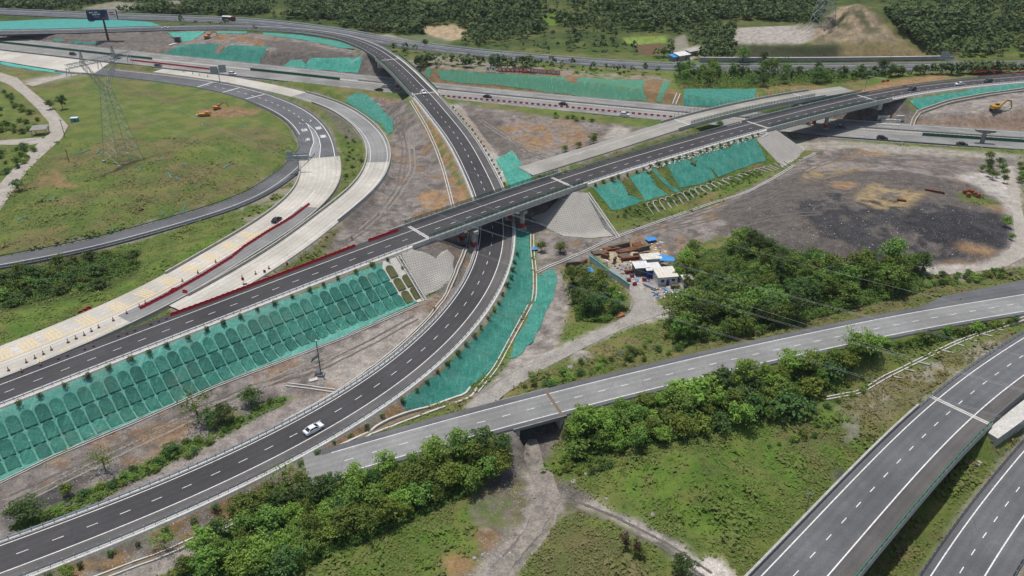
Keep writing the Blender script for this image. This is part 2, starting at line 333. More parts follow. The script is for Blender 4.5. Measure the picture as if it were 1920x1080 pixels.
def rbf(q, c):
    def phi(r): return r          # linear kernel: no overshoot
    n = len(c); D = np.linalg.norm(c[:, None, :2] - c[None, :, :2], axis=2)
    A = np.zeros((n + 3, n + 3)); A[:n, :n] = -phi(D) - np.eye(n) * 6.0; A[:n, n] = 1; A[:n, n + 1:] = c[:, :2] / 100
    A[n:, :n] = A[:n, n:].T; sol = np.linalg.solve(A, np.r_[c[:, 2], 0, 0, 0]); z = np.zeros(len(q))
    for i in range(n): z -= sol[i] * np.hypot(q[:, 0] - c[i, 0], q[:, 1] - c[i, 1])
    return z + sol[n] + q[:, 0] / 100 * sol[n + 1] + q[:, 1] / 100 * sol[n + 2]
ZZ = rbf(np.stack([XX.ravel(), YY.ravel()], 1), cw).reshape(XX.shape)
# quarry hill: a cone with benches and a flat pad beside it
def hill(cx, cy, r, h, bench=True, sx=1.0, sy=1.0):
    global ZZ
    d = np.hypot((XX - cx) / sx, (YY - cy) / sy) + (fbm(XX / 12, YY / 12) - .5) * 16
    t = np.clip(1 - d / r, 0, 1); t = t ** 1.1
    if bench:
        k = t * h / 6.0; fl = np.floor(k); fr = k - fl; t = (fl + np.clip((fr - .22) / .78, 0, 1)) * 6.0 / h
    ZZ += t * h
hill(203, 492, 52, 22, True, 1.1, .8)
qp = W(1465, 88, 6)
padm = np.clip(1.6 - np.hypot((XX - qp[0] - 2) / 46, (YY - qp[1] - 14) / 30) * 1.3, 0, 1); padm = padm * padm * (3 - 2 * padm)
ZZ = ZZ * (1 - padm) + np.maximum(ZZ, 12) * padm
# rolling relief
ZZ += (fbm(XX / 9, YY / 9, 3) - .45) * .9 + (fbm(XX / 2.6, YY / 2.6, 3) - .45) * .28
ZZ += np.clip((YY - 560) / 400, 0, 1) * (fbm(XX / 60, YY / 60, 4) - .4) * 40
def road_field(rd, bridges=True):
    """nearest distance outside the road body and road height, only where the road lies on the ground"""
    Dm = np.full(XX.shape, 1e9); Zr = np.zeros(XX.shape); Sd = np.zeros(XX.shape)
    n = len(rd.S); st = 2
    for i in range(0, n - 1, st):
        j = min(i + st, n - 1); sm = (rd.S[i] + rd.S[j]) / 2
        if any(a < sm < b for a, b in rd.br): continue
        a, b = rd.P[i], rd.P[j]; m = 42
        x0, x1 = np.searchsorted(GX, (min(a[0], b[0]) - m, max(a[0], b[0]) + m)); y0, y1 = np.searchsorted(GY, (min(a[1], b[1]) - m, max(a[1], b[1]) + m))
        if x1 <= x0 or y1 <= y0: continue
        px = XX[y0:y1, x0:x1] - a[0]; py = YY[y0:y1, x0:x1] - a[1]; t = b[:2] - a[:2]; ln = np.linalg.norm(t); t = t / ln
        u = px * t[0] + py * t[1]; s = -px * t[1] + py * t[0]
        du = np.maximum(0, np.maximum(-u, u - ln)); ds = np.maximum(0, np.maximum(s - rd.L, rd.R - s)); d = np.hypot(du, ds)
        z = a[2] + (b[2] - a[2]) * np.clip(u / ln, 0, 1); D = Dm[y0:y1, x0:x1]; up = d < D
        D[up] = d[up]; Zr[y0:y1, x0:x1][up] = z[up]; Sd[y0:y1, x0:x1][up] = s[up]
    return Dm, Zr, Sd
RF = {k: road_field(r) for k, r in RD.items()}
for k, (D, Z, S) in RF.items():
    r = RD[k]; f = np.where(S > 0, r.fill, r.fillR); far = D < 1e8
    ZZ = np.where(far, np.maximum(ZZ, Z - .45 - np.maximum(0, D - .5) / f), ZZ)
for k in ('A', 'K', 'FAR', 'J', 'G', 'E', 'C', 'H1', 'H', 'B', 'F', 'HW'):
    D, Z, S = RF[k]; r = RD[k]; far = D < 1e8
    ZZ = np.where(far, np.minimum(ZZ, Z - .45 + np.maximum(0, D - .6) / r.cut), ZZ)
# the cutting under the bridges: ground below the decks
def carve_box(p0, p1, half, z, slope=1.3):
    """lower a strip of ground between two world points"""
    global ZZ
    a = np.array(p0[:2]); b = np.array(p1[:2]); t = b - a; ln = np.linalg.norm(t); t = t / ln
    u = (XX - a[0]) * t[0] + (YY - a[1]) * t[1]; s = np.abs(-(XX - a[0]) * t[1] + (YY - a[1]) * t[0])
    d = np.hypot(np.maximum(0, np.maximum(-u, u - ln)), np.maximum(0, s - half)); ZZ = np.minimum(ZZ, z + d / slope)
_c = RD['C']; _m = sum(_c.br[0]) / 2; carve_box(_c.pt(_m, 9), _c.pt(_m, -13), 4.2, -4.3, .4)
def terr(x, y):
    x = np.asarray(x, float); y = np.asarray(y, float)
    i = np.clip(np.searchsorted(GX, x) - 1, 0, len(GX) - 2); j = np.clip(np.searchsorted(GY, y) - 1, 0, len(GY) - 2)
    fx = np.clip((x - GX[i]) / (GX[i + 1] - GX[i]), 0, 1); fy = np.clip((y - GY[j]) / (GY[j + 1] - GY[j]), 0, 1)
    return (ZZ[j, i] * (1 - fx) + ZZ[j, i + 1] * fx) * (1 - fy) + (ZZ[j + 1, i] * (1 - fx) + ZZ[j + 1, i + 1] * fx) * fy
_zs = np.linspace(55, -12, 500)
def G(x, y):
    """where the sight line of a pixel meets the ground"""
    u = x - 960; v = y - 540; dz = -FPX * SP - v * CP; t = (_zs - CAM_H) / dz; X = u * t; Y = (FPX * CP - v * SP) * t
    h = terr(X, Y); hit = np.nonzero(h >= _zs)[0]; k = hit[0] if len(hit) else len(_zs) - 1
    if k > 0:
        a = _zs[k - 1] - h[k - 1]; b = _zs[k] - h[k]; w = a / (a - b + 1e-9); X_ = X[k - 1] + (X[k] - X[k - 1]) * w; Y_ = Y[k - 1] + (Y[k] - Y[k - 1]) * w
    else: X_, Y_ = X[0], Y[0]
    return np.array([X_, Y_, float(terr(X_, Y_))])
# ------------------------------------------------------------------ ground cover painted per zone (its own colours, no light)
PXg, PYg = proj(XX, YY, ZZ)
def inpoly(px, py, poly):
    poly = np.asarray(poly, float); ins = np.zeros(px.shape, bool); x1, y1 = poly[:, 0].min() - 1, poly[:, 1].min() - 1; x2, y2 = poly[:, 0].max() + 1, poly[:, 1].max() + 1
    bb = (px > x1) & (px < x2) & (py > y1) & (py < y2); X = px[bb]; Y = py[bb]; r = np.zeros(X.shape, bool); n = len(poly)
    for i in range(n):
        a, b = poly[i], poly[(i + 1) % n]
        if a[1] == b[1]: continue
        c = (a[1] > Y) != (b[1] > Y); r ^= c & (X < (b[0] - a[0]) * (Y - a[1]) / (b[1] - a[1]) + a[0])
    ins[bb] = r; return ins
n1 = fbm(XX / 14, YY / 14, 4); n2 = fbm(XX / 3.2 + 40, YY / 3.2, 4); n3 = fbm(XX / 45 + 7, YY / 45, 3); n4 = fbm(XX / 1.3 + 4, YY / 1.3 + 9, 2)
def lerp(a, b, t): return a + (b - a) * t[..., None]
GRASS, LUSH, DRY, DKG = (np.array(c) for c in ((.130, .165, .046), (.113, .192, .035), (.172, .155, .072), (.045, .064, .022)))
DIRT, PALE, ORNG, COAL, DUST, WETM, SAND, MAUVE = (np.array(c) for c in ((.172, .150, .132), (.27, .24, .21), (.27, .165, .085), (.040, .038, .040), (.40, .365, .325), (.105, .09, .078), (.44, .32, .15), (.205, .178, .160)))
sst = lambda x, a, b: (lambda t: t * t * (3 - 2 * t))(np.clip((x - a) / (b - a), 0, 1))
CC = lerp(np.broadcast_to(GRASS, XX.shape + (3,)), DRY, sst(n1, .42, .62) * .8)
CC = lerp(CC, LUSH, sst(n2, .45, .65) * sst(n3, .35, .6) * .8)
VEG = np.ones(XX.shape)
wob = np.clip((PYg + 304) / 900, .2, 1.4) ** 1.7
WNX = (fbm(XX / 4 + 3, YY / 4, 4) - .47) * 3 * wob; WNY = (fbm(XX / 4 - 31, YY / 4 + 11, 4) - .47) * 1.6 * wob
def zone(poly, col, amt=1.0, rag=9, veg=0.0, soft=None, nz=None):
    """fill a traced outline; the edge is ragged by noise"""
    global CC, VEG
    wx = PXg + WNX * rag; wy = PYg + WNY * rag
    m = inpoly(wx, wy, poly).astype(float) * amt
    if soft != 0:
        for _ in range(soft or 2): m = (m + np.roll(m, 1, 0) + np.roll(m, -1, 0) + np.roll(m, 1, 1) + np.roll(m, -1, 1)) / 5
    if nz is not None: m = m * sst(nz[0], nz[1], nz[2])
    CC = lerp(CC, np.asarray(col), m); VEG = VEG * (1 - m) + veg * m
def mott(a, b, n, lo=.4, hi=.62): return lerp(np.broadcast_to(np.asarray(a), XX.shape + (3,)), np.asarray(b), sst(n, lo, hi))
dirtmix = mott(DIRT, MAUVE, n1, .38, .6); dirtmix = lerp(dirtmix, WETM, sst(n2, .50, .57) * .75); dirtmix = lerp(dirtmix, PALE, sst(n4, .55, .64) * .6); dirtmix = lerp(dirtmix, ORNG * .75, sst(fbm(XX / 7 + 90, YY / 7, 4), .57, .62) * .55)
# strips along the roads
Dall = np.min([RF[k][0] for k in ('A', 'B', 'E', 'F', 'H1', 'J', 'FAR', 'H', 'K')], 0)
m = sst(Dall + (n2 - .45) * 4, 1.8, .6) * .8; CC = lerp(CC, PALE * .8, m); VEG *= 1 - m
# zones, far to near
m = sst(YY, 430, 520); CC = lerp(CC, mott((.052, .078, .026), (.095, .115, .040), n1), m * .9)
zone([(0, 95), (0, 60), (330, 52), (480, 62), (640, 80), (700, 110), (720, 150), (560, 135), (400, 118), (230, 100)], dirtmix, rag=3)
zone([(30, 66), (160, 64), (330, 62), (340, 72), (300, 96), (160, 92)], DIRT * .72, .8, 4)
zone([(440, 70), (560, 80), (690, 108), (690, 150), (560, 140), (480, 120), (520, 92)], DIRT * .62, .9, 4)
for q in ([(400, 68), (425, 64), (430, 74), (405, 77)], [(445, 66), (465, 72), (470, 80), (440, 78)], [(470, 74), (500, 80), (490, 86), (465, 82)]): zone(q, ORNG * .85, 1, 2)
zone([(720, 120), (820, 104), (930, 118), (1060, 130), (1260, 146), (1260, 160), (1060, 148), (900, 140), (800, 136)], MAUVE * 1.1, .85, 4, nz=(n2, .36, .46))
zone([(790, 128), (1260, 150), (1420, 165), (1420, 205), (1260, 196), (1000, 176), (790, 158)], ORNG * .75, .9, 3, nz=(n1, .35, .5))
zone([(1380, 52), (1532, 46), (1545, 66), (1500, 84), (1372, 84)], PALE * 1.15, 1, 2)
zone([(1525, 62), (1552, 32), (1575, 14), (1598, 8), (1630, 16), (1652, 40), (1676, 66), (1700, 82), (1525, 84)], mott((.30, .225, .15), (.20, .16, .11), n2), 1, 2)
zone([(1555, 56), (1580, 16), (1630, 18), (1655, 60), (1600, 64)], (.10, .10, .05), .9, 3, .2, nz=(n2, .40, .5))
for y0 in (66, 78): zone([(1530, y0), (1690, y0), (1695, y0 + 3), (1530, y0 + 4)], (.09, .10, .045), .85, 1, .2)
zone([(1378, 84), (1600, 84), (1590, 112), (1385, 112)], (.045, .05, .026), 1, 2, .3)
zone([(1580, 84), (1690, 80), (1750, 106), (1740, 116), (1572, 114)], (.19, .15, .075), 1, 3, .2)
zone([(790, 50), (850, 46), (878, 58), (872, 72), (836, 78), (800, 66)], (.33, .25, .155), 1, 1)
zone([(700, 66), (730, 64), (790, 82), (760, 84)], (.26, .23, .17), 1, 1)
zone([(780, 66), (800, 64), (850, 78), (830, 88), (790, 84), (735, 66)], (.12, .14, .075), .8, 2)
zone([(160, 14), (215, 2), (262, 6), (275, 14), (215, 22), (160, 18)], (.20, .19, .14), 1, 1)
zone([(0, 0), (150, 0), (110, 12), (0, 16)], (.15, .17, .05), .9, 2, 1)
zone([(320, 0), (345, 0), (338, 20), (326, 20)], PALE, 1, 2)
zone([(1168, 70), (1248, 67), (1252, 80), (1200, 86), (1170, 80)], (.16, .22, .045), 1, 1)
zone([(1190, 84), (1240, 80), (1250, 98), (1215, 106), (1195, 96)], (.12, .07, .04), .9, 2)
zone([(1010, 28), (1060, 24), (1060, 44), (1020, 50)], LUSH * 1.15, .8, 2, 1)
zone([(1265, 70), (1285, 64), (1295, 100), (1260, 120)], PALE, .7, 3)
zone([(1270, 96), (1310, 84), (1322, 96), (1290, 118), (1262, 116)], PALE * 1.1, 1, 2)
# middle ground
zone([(640, 178), (760, 186), (800, 240), (850, 330), (885, 400), (790, 430), (640, 470), (600, 480), (660, 400), (720, 330), (735, 250), (700, 200)], dirtmix, rag=3)
zone([(772, 186), (800, 190), (870, 330), (890, 400), (860, 400), (830, 320), (790, 230)], ORNG * .9, .9, 3, nz=(n2, .36, .5))
zone([(780, 360), (850, 358), (870, 392), (800, 410)], ORNG, .9, 6, nz=(n2, .34, .46))
zone([(640, 378), (700, 350), (720, 420), (650, 440)], WETM, .7, 8)
zone([(620, 220), (660, 215), (690, 280), (680, 340), (600, 430), (540, 470), (560, 440), (630, 370), (650, 310)], GRASS * .9, .8, 4, 1)
zone([(600, 200), (650, 225), (676, 262), (655, 268), (625, 235)], WETM * 1.1, .8, 4)
zone([(850, 190), (1000, 214), (1200, 238), (1300, 238), (1200, 268), (1040, 312), (985, 335), (950, 330), (900, 262)], dirtmix, rag=3)
zone([(870, 215), (935, 225), (950, 260), (990, 300), (960, 300), (905, 262)], WETM, .8, 5)
zone([(930, 240), (970, 225), (1050, 222), (1110, 245), (1100, 268), (1000, 285), (960, 262)], ORNG * .9, .9, 5, nz=(n2, .32, .6), soft=4)
zone([(1150, 238), (1185, 240), (1180, 252), (1130, 262)], PALE * 1.25, .8, 3)
zone([(838, 196), (862, 196), (960, 330), (946, 345), (905, 300)], DUST * 1.05, .9, 2)
zone([(850, 200), (866, 206), (930, 290), (900, 270)], ORNG, .5, 3)
zone([(1480, 262), (1560, 262), (1920, 290), (1920, 306), (1700, 296), (1500, 280)], PALE * 1.05, .9, 3)
zone([(990, 420), (1110, 448), (1340, 384), (1470, 318), (1540, 280), (1920, 300), (1920, 500), (1740, 506), (1560, 500), (1350, 440), (1290, 470), (1210, 500), (1130, 480), (1050, 505), (1020, 470)], dirtmix, rag=4)
zone([(1340, 400), (1420, 350), (1500, 322), (1700, 320), (1850, 350), (1912, 400), (1908, 462), (1850, 492), (1560, 504), (1440, 480), (1370, 430)], lerp(dirtmix, DIRT * .5, np.full(XX.shape, .82)), 1, 6)
zone([(1480, 380), (1570, 362), (1600, 378), (1700, 372), (1860, 400), (1908, 440), (1880, 480), (1640, 496), (1600, 460), (1540, 440), (1500, 400)], COAL * 1.05, .95, 12, nz=(n1 * .5 + n2 * .5, .33, .46), soft=1)
zone([(1690, 395), (1880, 400), (1900, 460), (1740, 470), (1700, 440)], COAL * .85, .85, 12, nz=(n2, .36, .46), soft=1)
zone([(1640, 340), (1740, 362), (1720, 372), (1690, 400), (1640, 392), (1600, 372)], SAND * .75, .75, 8, nz=(n2, .30, .62), soft=5)
zone([(1510, 315), (1590, 300), (1600, 325), (1500, 345)], SAND * .7, .6, 8, nz=(n2, .30, .62), soft=5)
for q in ([(1560, 342), (1600, 338), (1612, 350), (1570, 355)], [(1600, 286), (1658, 282), (1662, 292), (1606, 293)], [(1800, 452), (1880, 470), (1860, 482), (1795, 470)], [(1770, 494), (1840, 490), (1835, 502), (1765, 504)], [(1838, 372), (1880, 384), (1900, 404), (1850, 390)]): zone(q, ORNG, .75, 7, soft=5)
zone([(1800, 360), (1860, 372), (1880, 384), (1850, 386), (1800, 376)], GRASS, .9, 4, 1)
zone([(1790, 330), (1840, 322), (1895, 335), (1915, 390), (1920, 470), (1890, 500), (1800, 512), (1720, 512), (1725, 500), (1850, 494), (1896, 462), (1905, 420), (1880, 380), (1840, 352)], DUST * .9, .95, 4)
zone([(1888, 310), (1900, 312), (1912, 380), (1895, 380), (1882, 340)], DUST * 1.1, 1, 2)
zone([(1700, 212), (1920, 160), (1960, 165), (1960, 262), (1700, 250)], mott(MAUVE, PALE, n2), 1, 3)
zone([(1720, 222), (1920, 214), (1960, 240), (1960, 262), (1690, 245)], (.22, .15, .105), .85, 4)
zone([(1590, 172), (1690, 148), (1770, 140), (1780, 150), (1680, 168), (1600, 182)], ORNG * .95, .95, 3)
zone([(1420, 160), (1500, 158), (1560, 165), (1540, 178), (1440, 178)], ORNG * .8, .8, 4, nz=(n2, .36, .5))
# left field and tracks
zone([(60, 150), (250, 160), (420, 180), (520, 225), (540, 270), (500, 320), (380, 380), (150, 440), (0, 470), (0, 400), (120, 260), (60, 200)], mott(GRASS, DRY * .9, n1 * .6 + n3 * .4, .36, .56), .85, 5, .9)
zone([(200, 390), (330, 350), (420, 300), (470, 330), (330, 400), (180, 430)], DRY * .85, .6, 14, .8, nz=(n2, .36, .52))
zone([(45, 152), (110, 138), (170, 132), (175, 138), (110, 150), (60, 160)], DUST * .8, .9, 2)
for q in ([(98, 316), (115, 320), (120, 342), (150, 346), (146, 352), (100, 350)], [(370, 204), (440, 205), (490, 205), (485, 214), (420, 222), (380, 218)], [(76, 330), (90, 328), (92, 345), (80, 348)]): zone(q, ORNG * .8, .95, 3)
zone([(0, 500), (180, 470), (258, 470), (260, 520), (180, 560), (0, 590)], DKG, .75, 6, 1)
zone([(0, 590), (200, 545), (330, 480), (480, 400), (560, 340), (600, 330), (560, 370), (300, 520), (130, 600), (0, 650)], mott(LUSH, GRASS, n2), .8, 4, 1)
zone([(430, 395), (560, 325), (600, 305), (598, 330), (520, 395), (470, 425)], PALE * .9, .7, 6, .2, nz=(n2, .38, .5))
# strip between the embankment and the curved ramp
zone([(-120, 945), (0, 900), (250, 788), (410, 718), (640, 628), (800, 562), (850, 520), (870, 440), (900, 440), (905, 500), (880, 560), (820, 630), (740, 700), (600, 785), (430, 870), (200, 960), (0, 1030), (-120, 1070)], dirtmix, rag=3)
zone([(590, 700), (640, 650), (740, 600), (800, 580), (790, 620), (720, 690), (640, 735)], PALE * 1.05, .9, 5)
zone([(240, 808), (310, 790), (370, 790), (330, 830), (260, 840)], ORNG * .8, .8, 6)
zone([(0, 965), (120, 905), (160, 890), (130, 930), (20, 990)], COAL * 1.2, .8, 8)
zone([(20, 985), (150, 925), (290, 862), (450, 770), (560, 735), (530, 760), (350, 862), (200, 930), (60, 1000)], LUSH * .9, .85, 4, 1, nz=(n2, .34, .44))
zone([(300, 880), (560, 745), (640, 735), (600, 770), (420, 860), (200, 950)], MAUVE * 1.15, .9, 4)
# right of the ramp, building yard
zone([(1000, 440), (1060, 520), (1070, 560), (1060, 610), (1040, 660), (950, 730), (900, 755), (890, 740), (950, 690), (1030, 560), (1010, 500)], mott(PALE, DIRT, n2), 1, 4)
zone([(870, 765), (920, 720), (1000, 672), (1090, 630), (1160, 600), (1190, 580), (1170, 520), (1120, 480), (1150, 470), (1230, 470), (1265, 510), (1290, 540), (1230, 560), (1240, 580), (1290, 575), (1270, 590), (1180, 615), (1060, 672), (970, 722), (920, 765)], mott(DUST * .85, PALE, n2), 1, 4)
zone([(1130, 465), (1240, 455), (1250, 480), (1190, 495), (1130, 490)], SAND * .9, .8, 5, nz=(n2, .35, .5))
zone([(1400, 545), (1560, 570), (1720, 545), (1750, 520), (1920, 505), (1920, 530), (1700, 575), (1500, 620), (1290, 670), (960, 735), (960, 720), (1250, 650)], mott(DRY, GRASS, n2), .8, 5, .9)
zone([(940, 735), (1000, 700), (1100, 650), (1260, 605), (1290, 650), (1100, 710), (950, 745)], mott(GRASS, DRY, n2), .9, 4, .9)
zone([(1065, 665), (1085, 655), (1110, 662), (1105, 680), (1075, 684)], PALE * 1.2, 1, 3)
zone([(1780, 510), (1920, 485), (1920, 500), (1790, 530)], PALE, .6, 4)
# slope strips beside the ramp, bottom left
Db, Zb, Sb = RF['B']; m = ((Sb < 0) & (Db > .6) & (Db < 5.4) & (PYg > 690)).astype(float) * .95; CC = lerp(CC, mott(ORNG * .62, DIRT, n2), m); VEG *= 1 - m
m = ((Sb < 0) & (Db > 5.4) & (Db < 10.5 + (n2 - .5) * 5) & (PXg < 560) & (PYg > 880)).astype(float) * .95; CC = lerp(CC, MAUVE * 1.15, m); VEG *= 1 - m
# bottom: dirt track, mud, rough grass
zone([(640, 1080), (760, 985), (860, 940), (960, 900), (1000, 1000), (960, 1080), (800, 1120)], mott(GRASS, LUSH, n2), .7, 6, 1)
zone([(890, 930), (950, 850), (985, 845), (1010, 860), (1060, 900), (1078, 935), (1040, 1000), (985, 1060), (950, 1120), (820, 1120), (870, 1060), (900, 1000)], mott(DIRT, (.13, .12, .06), n2, .42, .55), 1, 8)
zone([(893, 945), (930, 920), (960, 930), (950, 985), (905, 1000)], mott(GRASS * .8, DIRT, n2, .4, .55), .8, 9, .6)
zone([(905, 915), (950, 870), (975, 860), (968, 900), (930, 930)], WETM * .9, .9, 5)
zone([(880, 1000), (940, 1000), (950, 1030), (900, 1045)], ORNG * .75, .8, 6); zone([(825, 1050), (870, 1040), (890, 1066), (850, 1085)], ORNG * .85, .9, 6)
zone([(975, 860), (1010, 870), (1050, 920), (1040, 990), (980, 1050), (950, 1120), (860, 1120), (900, 1060), (970, 990), (1000, 930)], PALE * 1.05, .85, 4)
zone([(1010, 960), (1030, 990), (985, 1040), (930, 1090), (900, 1080), (960, 1030), (1000, 1000)], COAL * 1.9, .8, 6)
zone([(1050, 900), (1100, 925), (1200, 975), (1300, 1035), (1400, 1110), (1330, 1120), (1250, 1040), (1150, 975), (1070, 950)], mott(PALE, WETM, n2), 1, 5)
zone([(1030, 900), (1080, 910), (1110, 940), (1060, 945)], WETM * .8, .8, 6)
zone([(1120, 950), (1160, 965), (1300, 1040), (1290, 1044), (1140, 965)], DUST, .8, 5); zone([(1290, 1050), (1340, 1040), (1390, 1085), (1330, 1100)], (.5, .48, .45), .9, 6)
zone([(1300, 1055), (1350, 1045), (1400, 1100), (1340, 1120)], DUST * 1.2, 1, 3)
zone([(1050, 980), (1120, 985), (1190, 1030), (1230, 1090), (1000, 1120), (1010, 1040)], DRY * .85, .75, 8, .9)
zone([(1100, 900), (1300, 840), (1480, 820), (1530, 880), (1480, 960), (1350, 1040), (1150, 950)], lerp(mott(GRASS, LUSH, n2, .38, .55), DRY * .85, sst(n1, .47, .62) * .8), .9, 8, 1)
zone([(1340, 790), (1440, 780), (1500, 800), (1400, 830)], LUSH * 1.1, .6, 8, 1)
zone([(1580, 780), (1620, 770), (1640, 800), (1600, 830), (1570, 815)], MAUVE, .8, 8, nz=(n2, .36, .5)); zone([(1555, 880), (1590, 875), (1600, 905), (1560, 900)], COAL * 1.6, .8, 5)
zone([(1560, 770), (1680, 700), (1900, 620), (1920, 630), (1740, 745), (1660, 790)], mott(DRY, PALE, n2), .85, 6, .5)
zone([(1640, 760), (1720, 740), (1690, 790), (1640, 830), (1610, 800)], DRY * .9, .7, 5, .6)
zone([(1640, 1100), (1700, 1010), (1780, 900), (1900, 780), (1920, 800), (1800, 960), (1720, 1100)], mott(GRASS, DRY, n2), .9, 5, 1)
for q in ([(765, 480), (800, 440), (900, 405), (1000, 372), (1065, 345), (1075, 365), (1015, 432), (985, 442), (900, 470), (860, 505), (850, 520)], [(1440, 240), (1560, 205), (1690, 178), (1712, 215), (1700, 245), (1520, 268)], [(680, 98), (720, 100), (800, 135), (810, 165), (700, 152)]): zone(q, lerp(dirtmix, WETM, np.full(XX.shape, .4)), 1, 2)
zone([(770, 400), (850, 385), (875, 430), (800, 450)], ORNG * .75, .7, 5)
zone([(935, 800), (1000, 770), (1060, 780), (1052, 815), (1030, 860), (1010, 880), (975, 880), (945, 850)], mott(WETM, DIRT, n2), 1, 3)
# the widened concrete apron at the left of the highway
APRON = [(-60, 89), (0, 94), (60, 101), (205, 118.5), (176, 138), (127, 134), (60, 124), (0, 114), (-60, 105)]
ZZ = np.where(inpoly(PXg, PYg, [(-80, 86), (205, 117), (190, 141), (120, 137), (-80, 106)]), np.minimum(ZZ, -.35), ZZ)
zone([(-60, 112), (0, 116), (130, 138), (180, 140), (180, 147), (120, 144), (0, 126)], mott(DIRT, GRASS, n2), .9, 3, .6)
# height of shallow rubble and mounds in bare ground
ZZ += (1 - VEG) * (fbm(XX / .9, YY / .9, 2) - .45) * .22 * np.clip((Dall - 1) / 3, 0, 1)
for (x, y, r, h) in ((1140, 588, 0, 0), (1090, 672, 4, 2.2), (1600, 288, 8, 2.2), (1860, 206, 7, 3), (1910, 208, 10, 4.2), (430, 210, 9, 1.6), (413, 70, 6, 2.2), (455, 74, 7, 2.6), (482, 80, 7, 2.2), (1385, 480, 0, 0), (838, 538, 4, 1.6), (808, 570, 4, 1.4), (1040, 235, 10, 1.6), (980, 248, 8, 1.4), (1090, 250, 9, 2), (905, 1015, 5, 1.6), (1010, 850, 0, 0)):
    if r:
        c = G(x, y); d = np.hypot(XX - c[0], (YY - c[1]) / 1.2) + (n4 - .4) * r * .5; ZZ += h * np.clip(1 - d / r, 0, 1) ** 1.3
# ------------------------------------------------------------------ ground object
ny, nx = XX.shape
me = bpy.data.meshes.new('ground'); co = np.stack([XX, YY, ZZ], -1).reshape(-1, 3).astype(np.float32)
i = (np.arange(ny - 1)[:, None] * nx + np.arange(nx - 1)[None]).ravel(); fc = np.stack([i, i + 1, i + nx + 1, i + nx], 1).astype(np.int32)
me.vertices.add(len(co)); me.vertices.foreach_set('co', co.ravel()); me.loops.add(fc.size); me.loops.foreach_set('vertex_index', fc.ravel())
me.polygons.add(len(fc)); me.polygons.foreach_set('loop_start', np.arange(0, fc.size, 4, dtype=np.int32)); me.polygons.foreach_set('loop_total', np.full(len(fc), 4, np.int32)); me.update(); me.validate()
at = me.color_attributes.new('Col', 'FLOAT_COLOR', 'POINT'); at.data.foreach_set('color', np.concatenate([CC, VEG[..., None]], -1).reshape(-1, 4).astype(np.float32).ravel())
gm = mat('ground_cover', (.1, .1, .05), .95, 0, .15); t = NT(gm)
a = t.n('ShaderNodeAttribute', attribute_name='Col'); base = a.outputs['Color']; veg = a.outputs['Alpha']
# vegetation: patchy tufts in three sizes; bare ground: grit, pebbles and scrape marks
v1 = t.mrange(t.noise(.55, 5, .65), .3, .72); v2 = t.mrange(t.noise(2.6, 4, .7), .34, .68); v3 = t.mrange(t.noise(.12, 4, .6), .35, .68)
gcol = t.mix(v1, base, t.mix(1.0, base, (.60, .74, .5), 'MULTIPLY')); gcol = t.mix(v2, gcol, t.mix(1.0, base, (.40, .52, .38), 'MULTIPLY')); gcol = t.mix(t.math('MULTIPLY', v3, .55), gcol, t.mix(1.0, base, (1.45, 1.15, 1.1), 'MULTIPLY'))
d1 = t.mrange(t.noise(.35, 7, .75), .34, .66, .68, 1.24); d2 = t.mrange(t.noise(3.5, 5, .75), .32, .68, .66, 1.34)
mp = t.n('ShaderNodeMapping'); mp.inputs['Scale'].default_value = (.12, .9, 1); mp.inputs['Rotation'].default_value = (0, 0, .5); t.l(t.pos(), mp.inputs[0])
d3 = t.mrange(t.noise(1.0, 4, .6, vec=mp.outputs[0]), .35, .65, .95, 1.05)
g = t.math('MULTIPLY', t.math('MULTIPLY', d1, d2), d3); cc = t.n('ShaderNodeCombineColor'); [t.l(g, cc.inputs[k]) for k in range(3)]
dcol = t.mix(1.0, base, cc.outputs[0], 'MULTIPLY')
vo = t.n('ShaderNodeTexVoronoi'); vo.inputs['Scale'].default_value = 1.5; t.l(t.pos(), vo.inputs['Vector'])
peb = t.math('MULTIPLY', t.math('LESS_THAN', vo.outputs['Distance'], .16), t.mrange(t.noise(.15, 3), .36, .6))
dcol = t.mix(t.math('MULTIPLY', peb, .75), dcol, (.46, .43, .39))
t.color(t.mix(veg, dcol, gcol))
h = t.math('ADD', t.math('MULTIPLY', t.noise(4.5, 4, .7), t.math('MULTIPLY_ADD', veg, .5, .25)), t.math('MULTIPLY', t.noise(1.2, 4, .7), .5)); t.bump(h, .8, .35)
go = link('ground', me, gm); go['kind'] = 'structure'; smooth(go)

# ------------------------------------------------------------------ road surfaces
PROUD = {'A': .0, 'B': .0}
def ribbon(rd, a, b, o1, o2, dz, skirt=0.0, step=2.0, lane=True, n=4):
    """a strip of surface on a road between two stations and two offsets (o1 > o2, or functions of the station)"""
    ss = rd.ss(a, b, step); mb = MB(); fo = lambda o, s: o(s) if callable(o) else o; secs = []; lanes = []
    for s in ss:
        l, r = fo(o1, s), fo(o2, s); row = []; os_ = list(np.linspace(l, r, n))
        for o in os_: row.append(rd.pt(s, o, dz)); lanes.append(o)
        if skirt: row = [rd.pt(s, l + .25, dz - skirt)] + row + [rd.pt(s, r - .25, dz - skirt)]; lanes[-n:] = [l] + lanes[-n:] + [r]
        secs.append(row)
    mb.strip([q[::-1] for q in secs]); me = mb.mesh('surface')
    L = [];
    k = len(secs[0]); 
    for i in range(len(secs)): L += lanes[i * k:(i + 1) * k][::-1]
    at = me.attributes.new('lane', 'FLOAT', 'POINT'); at.data.foreach_set('value', np.array(L, np.float32)); return me
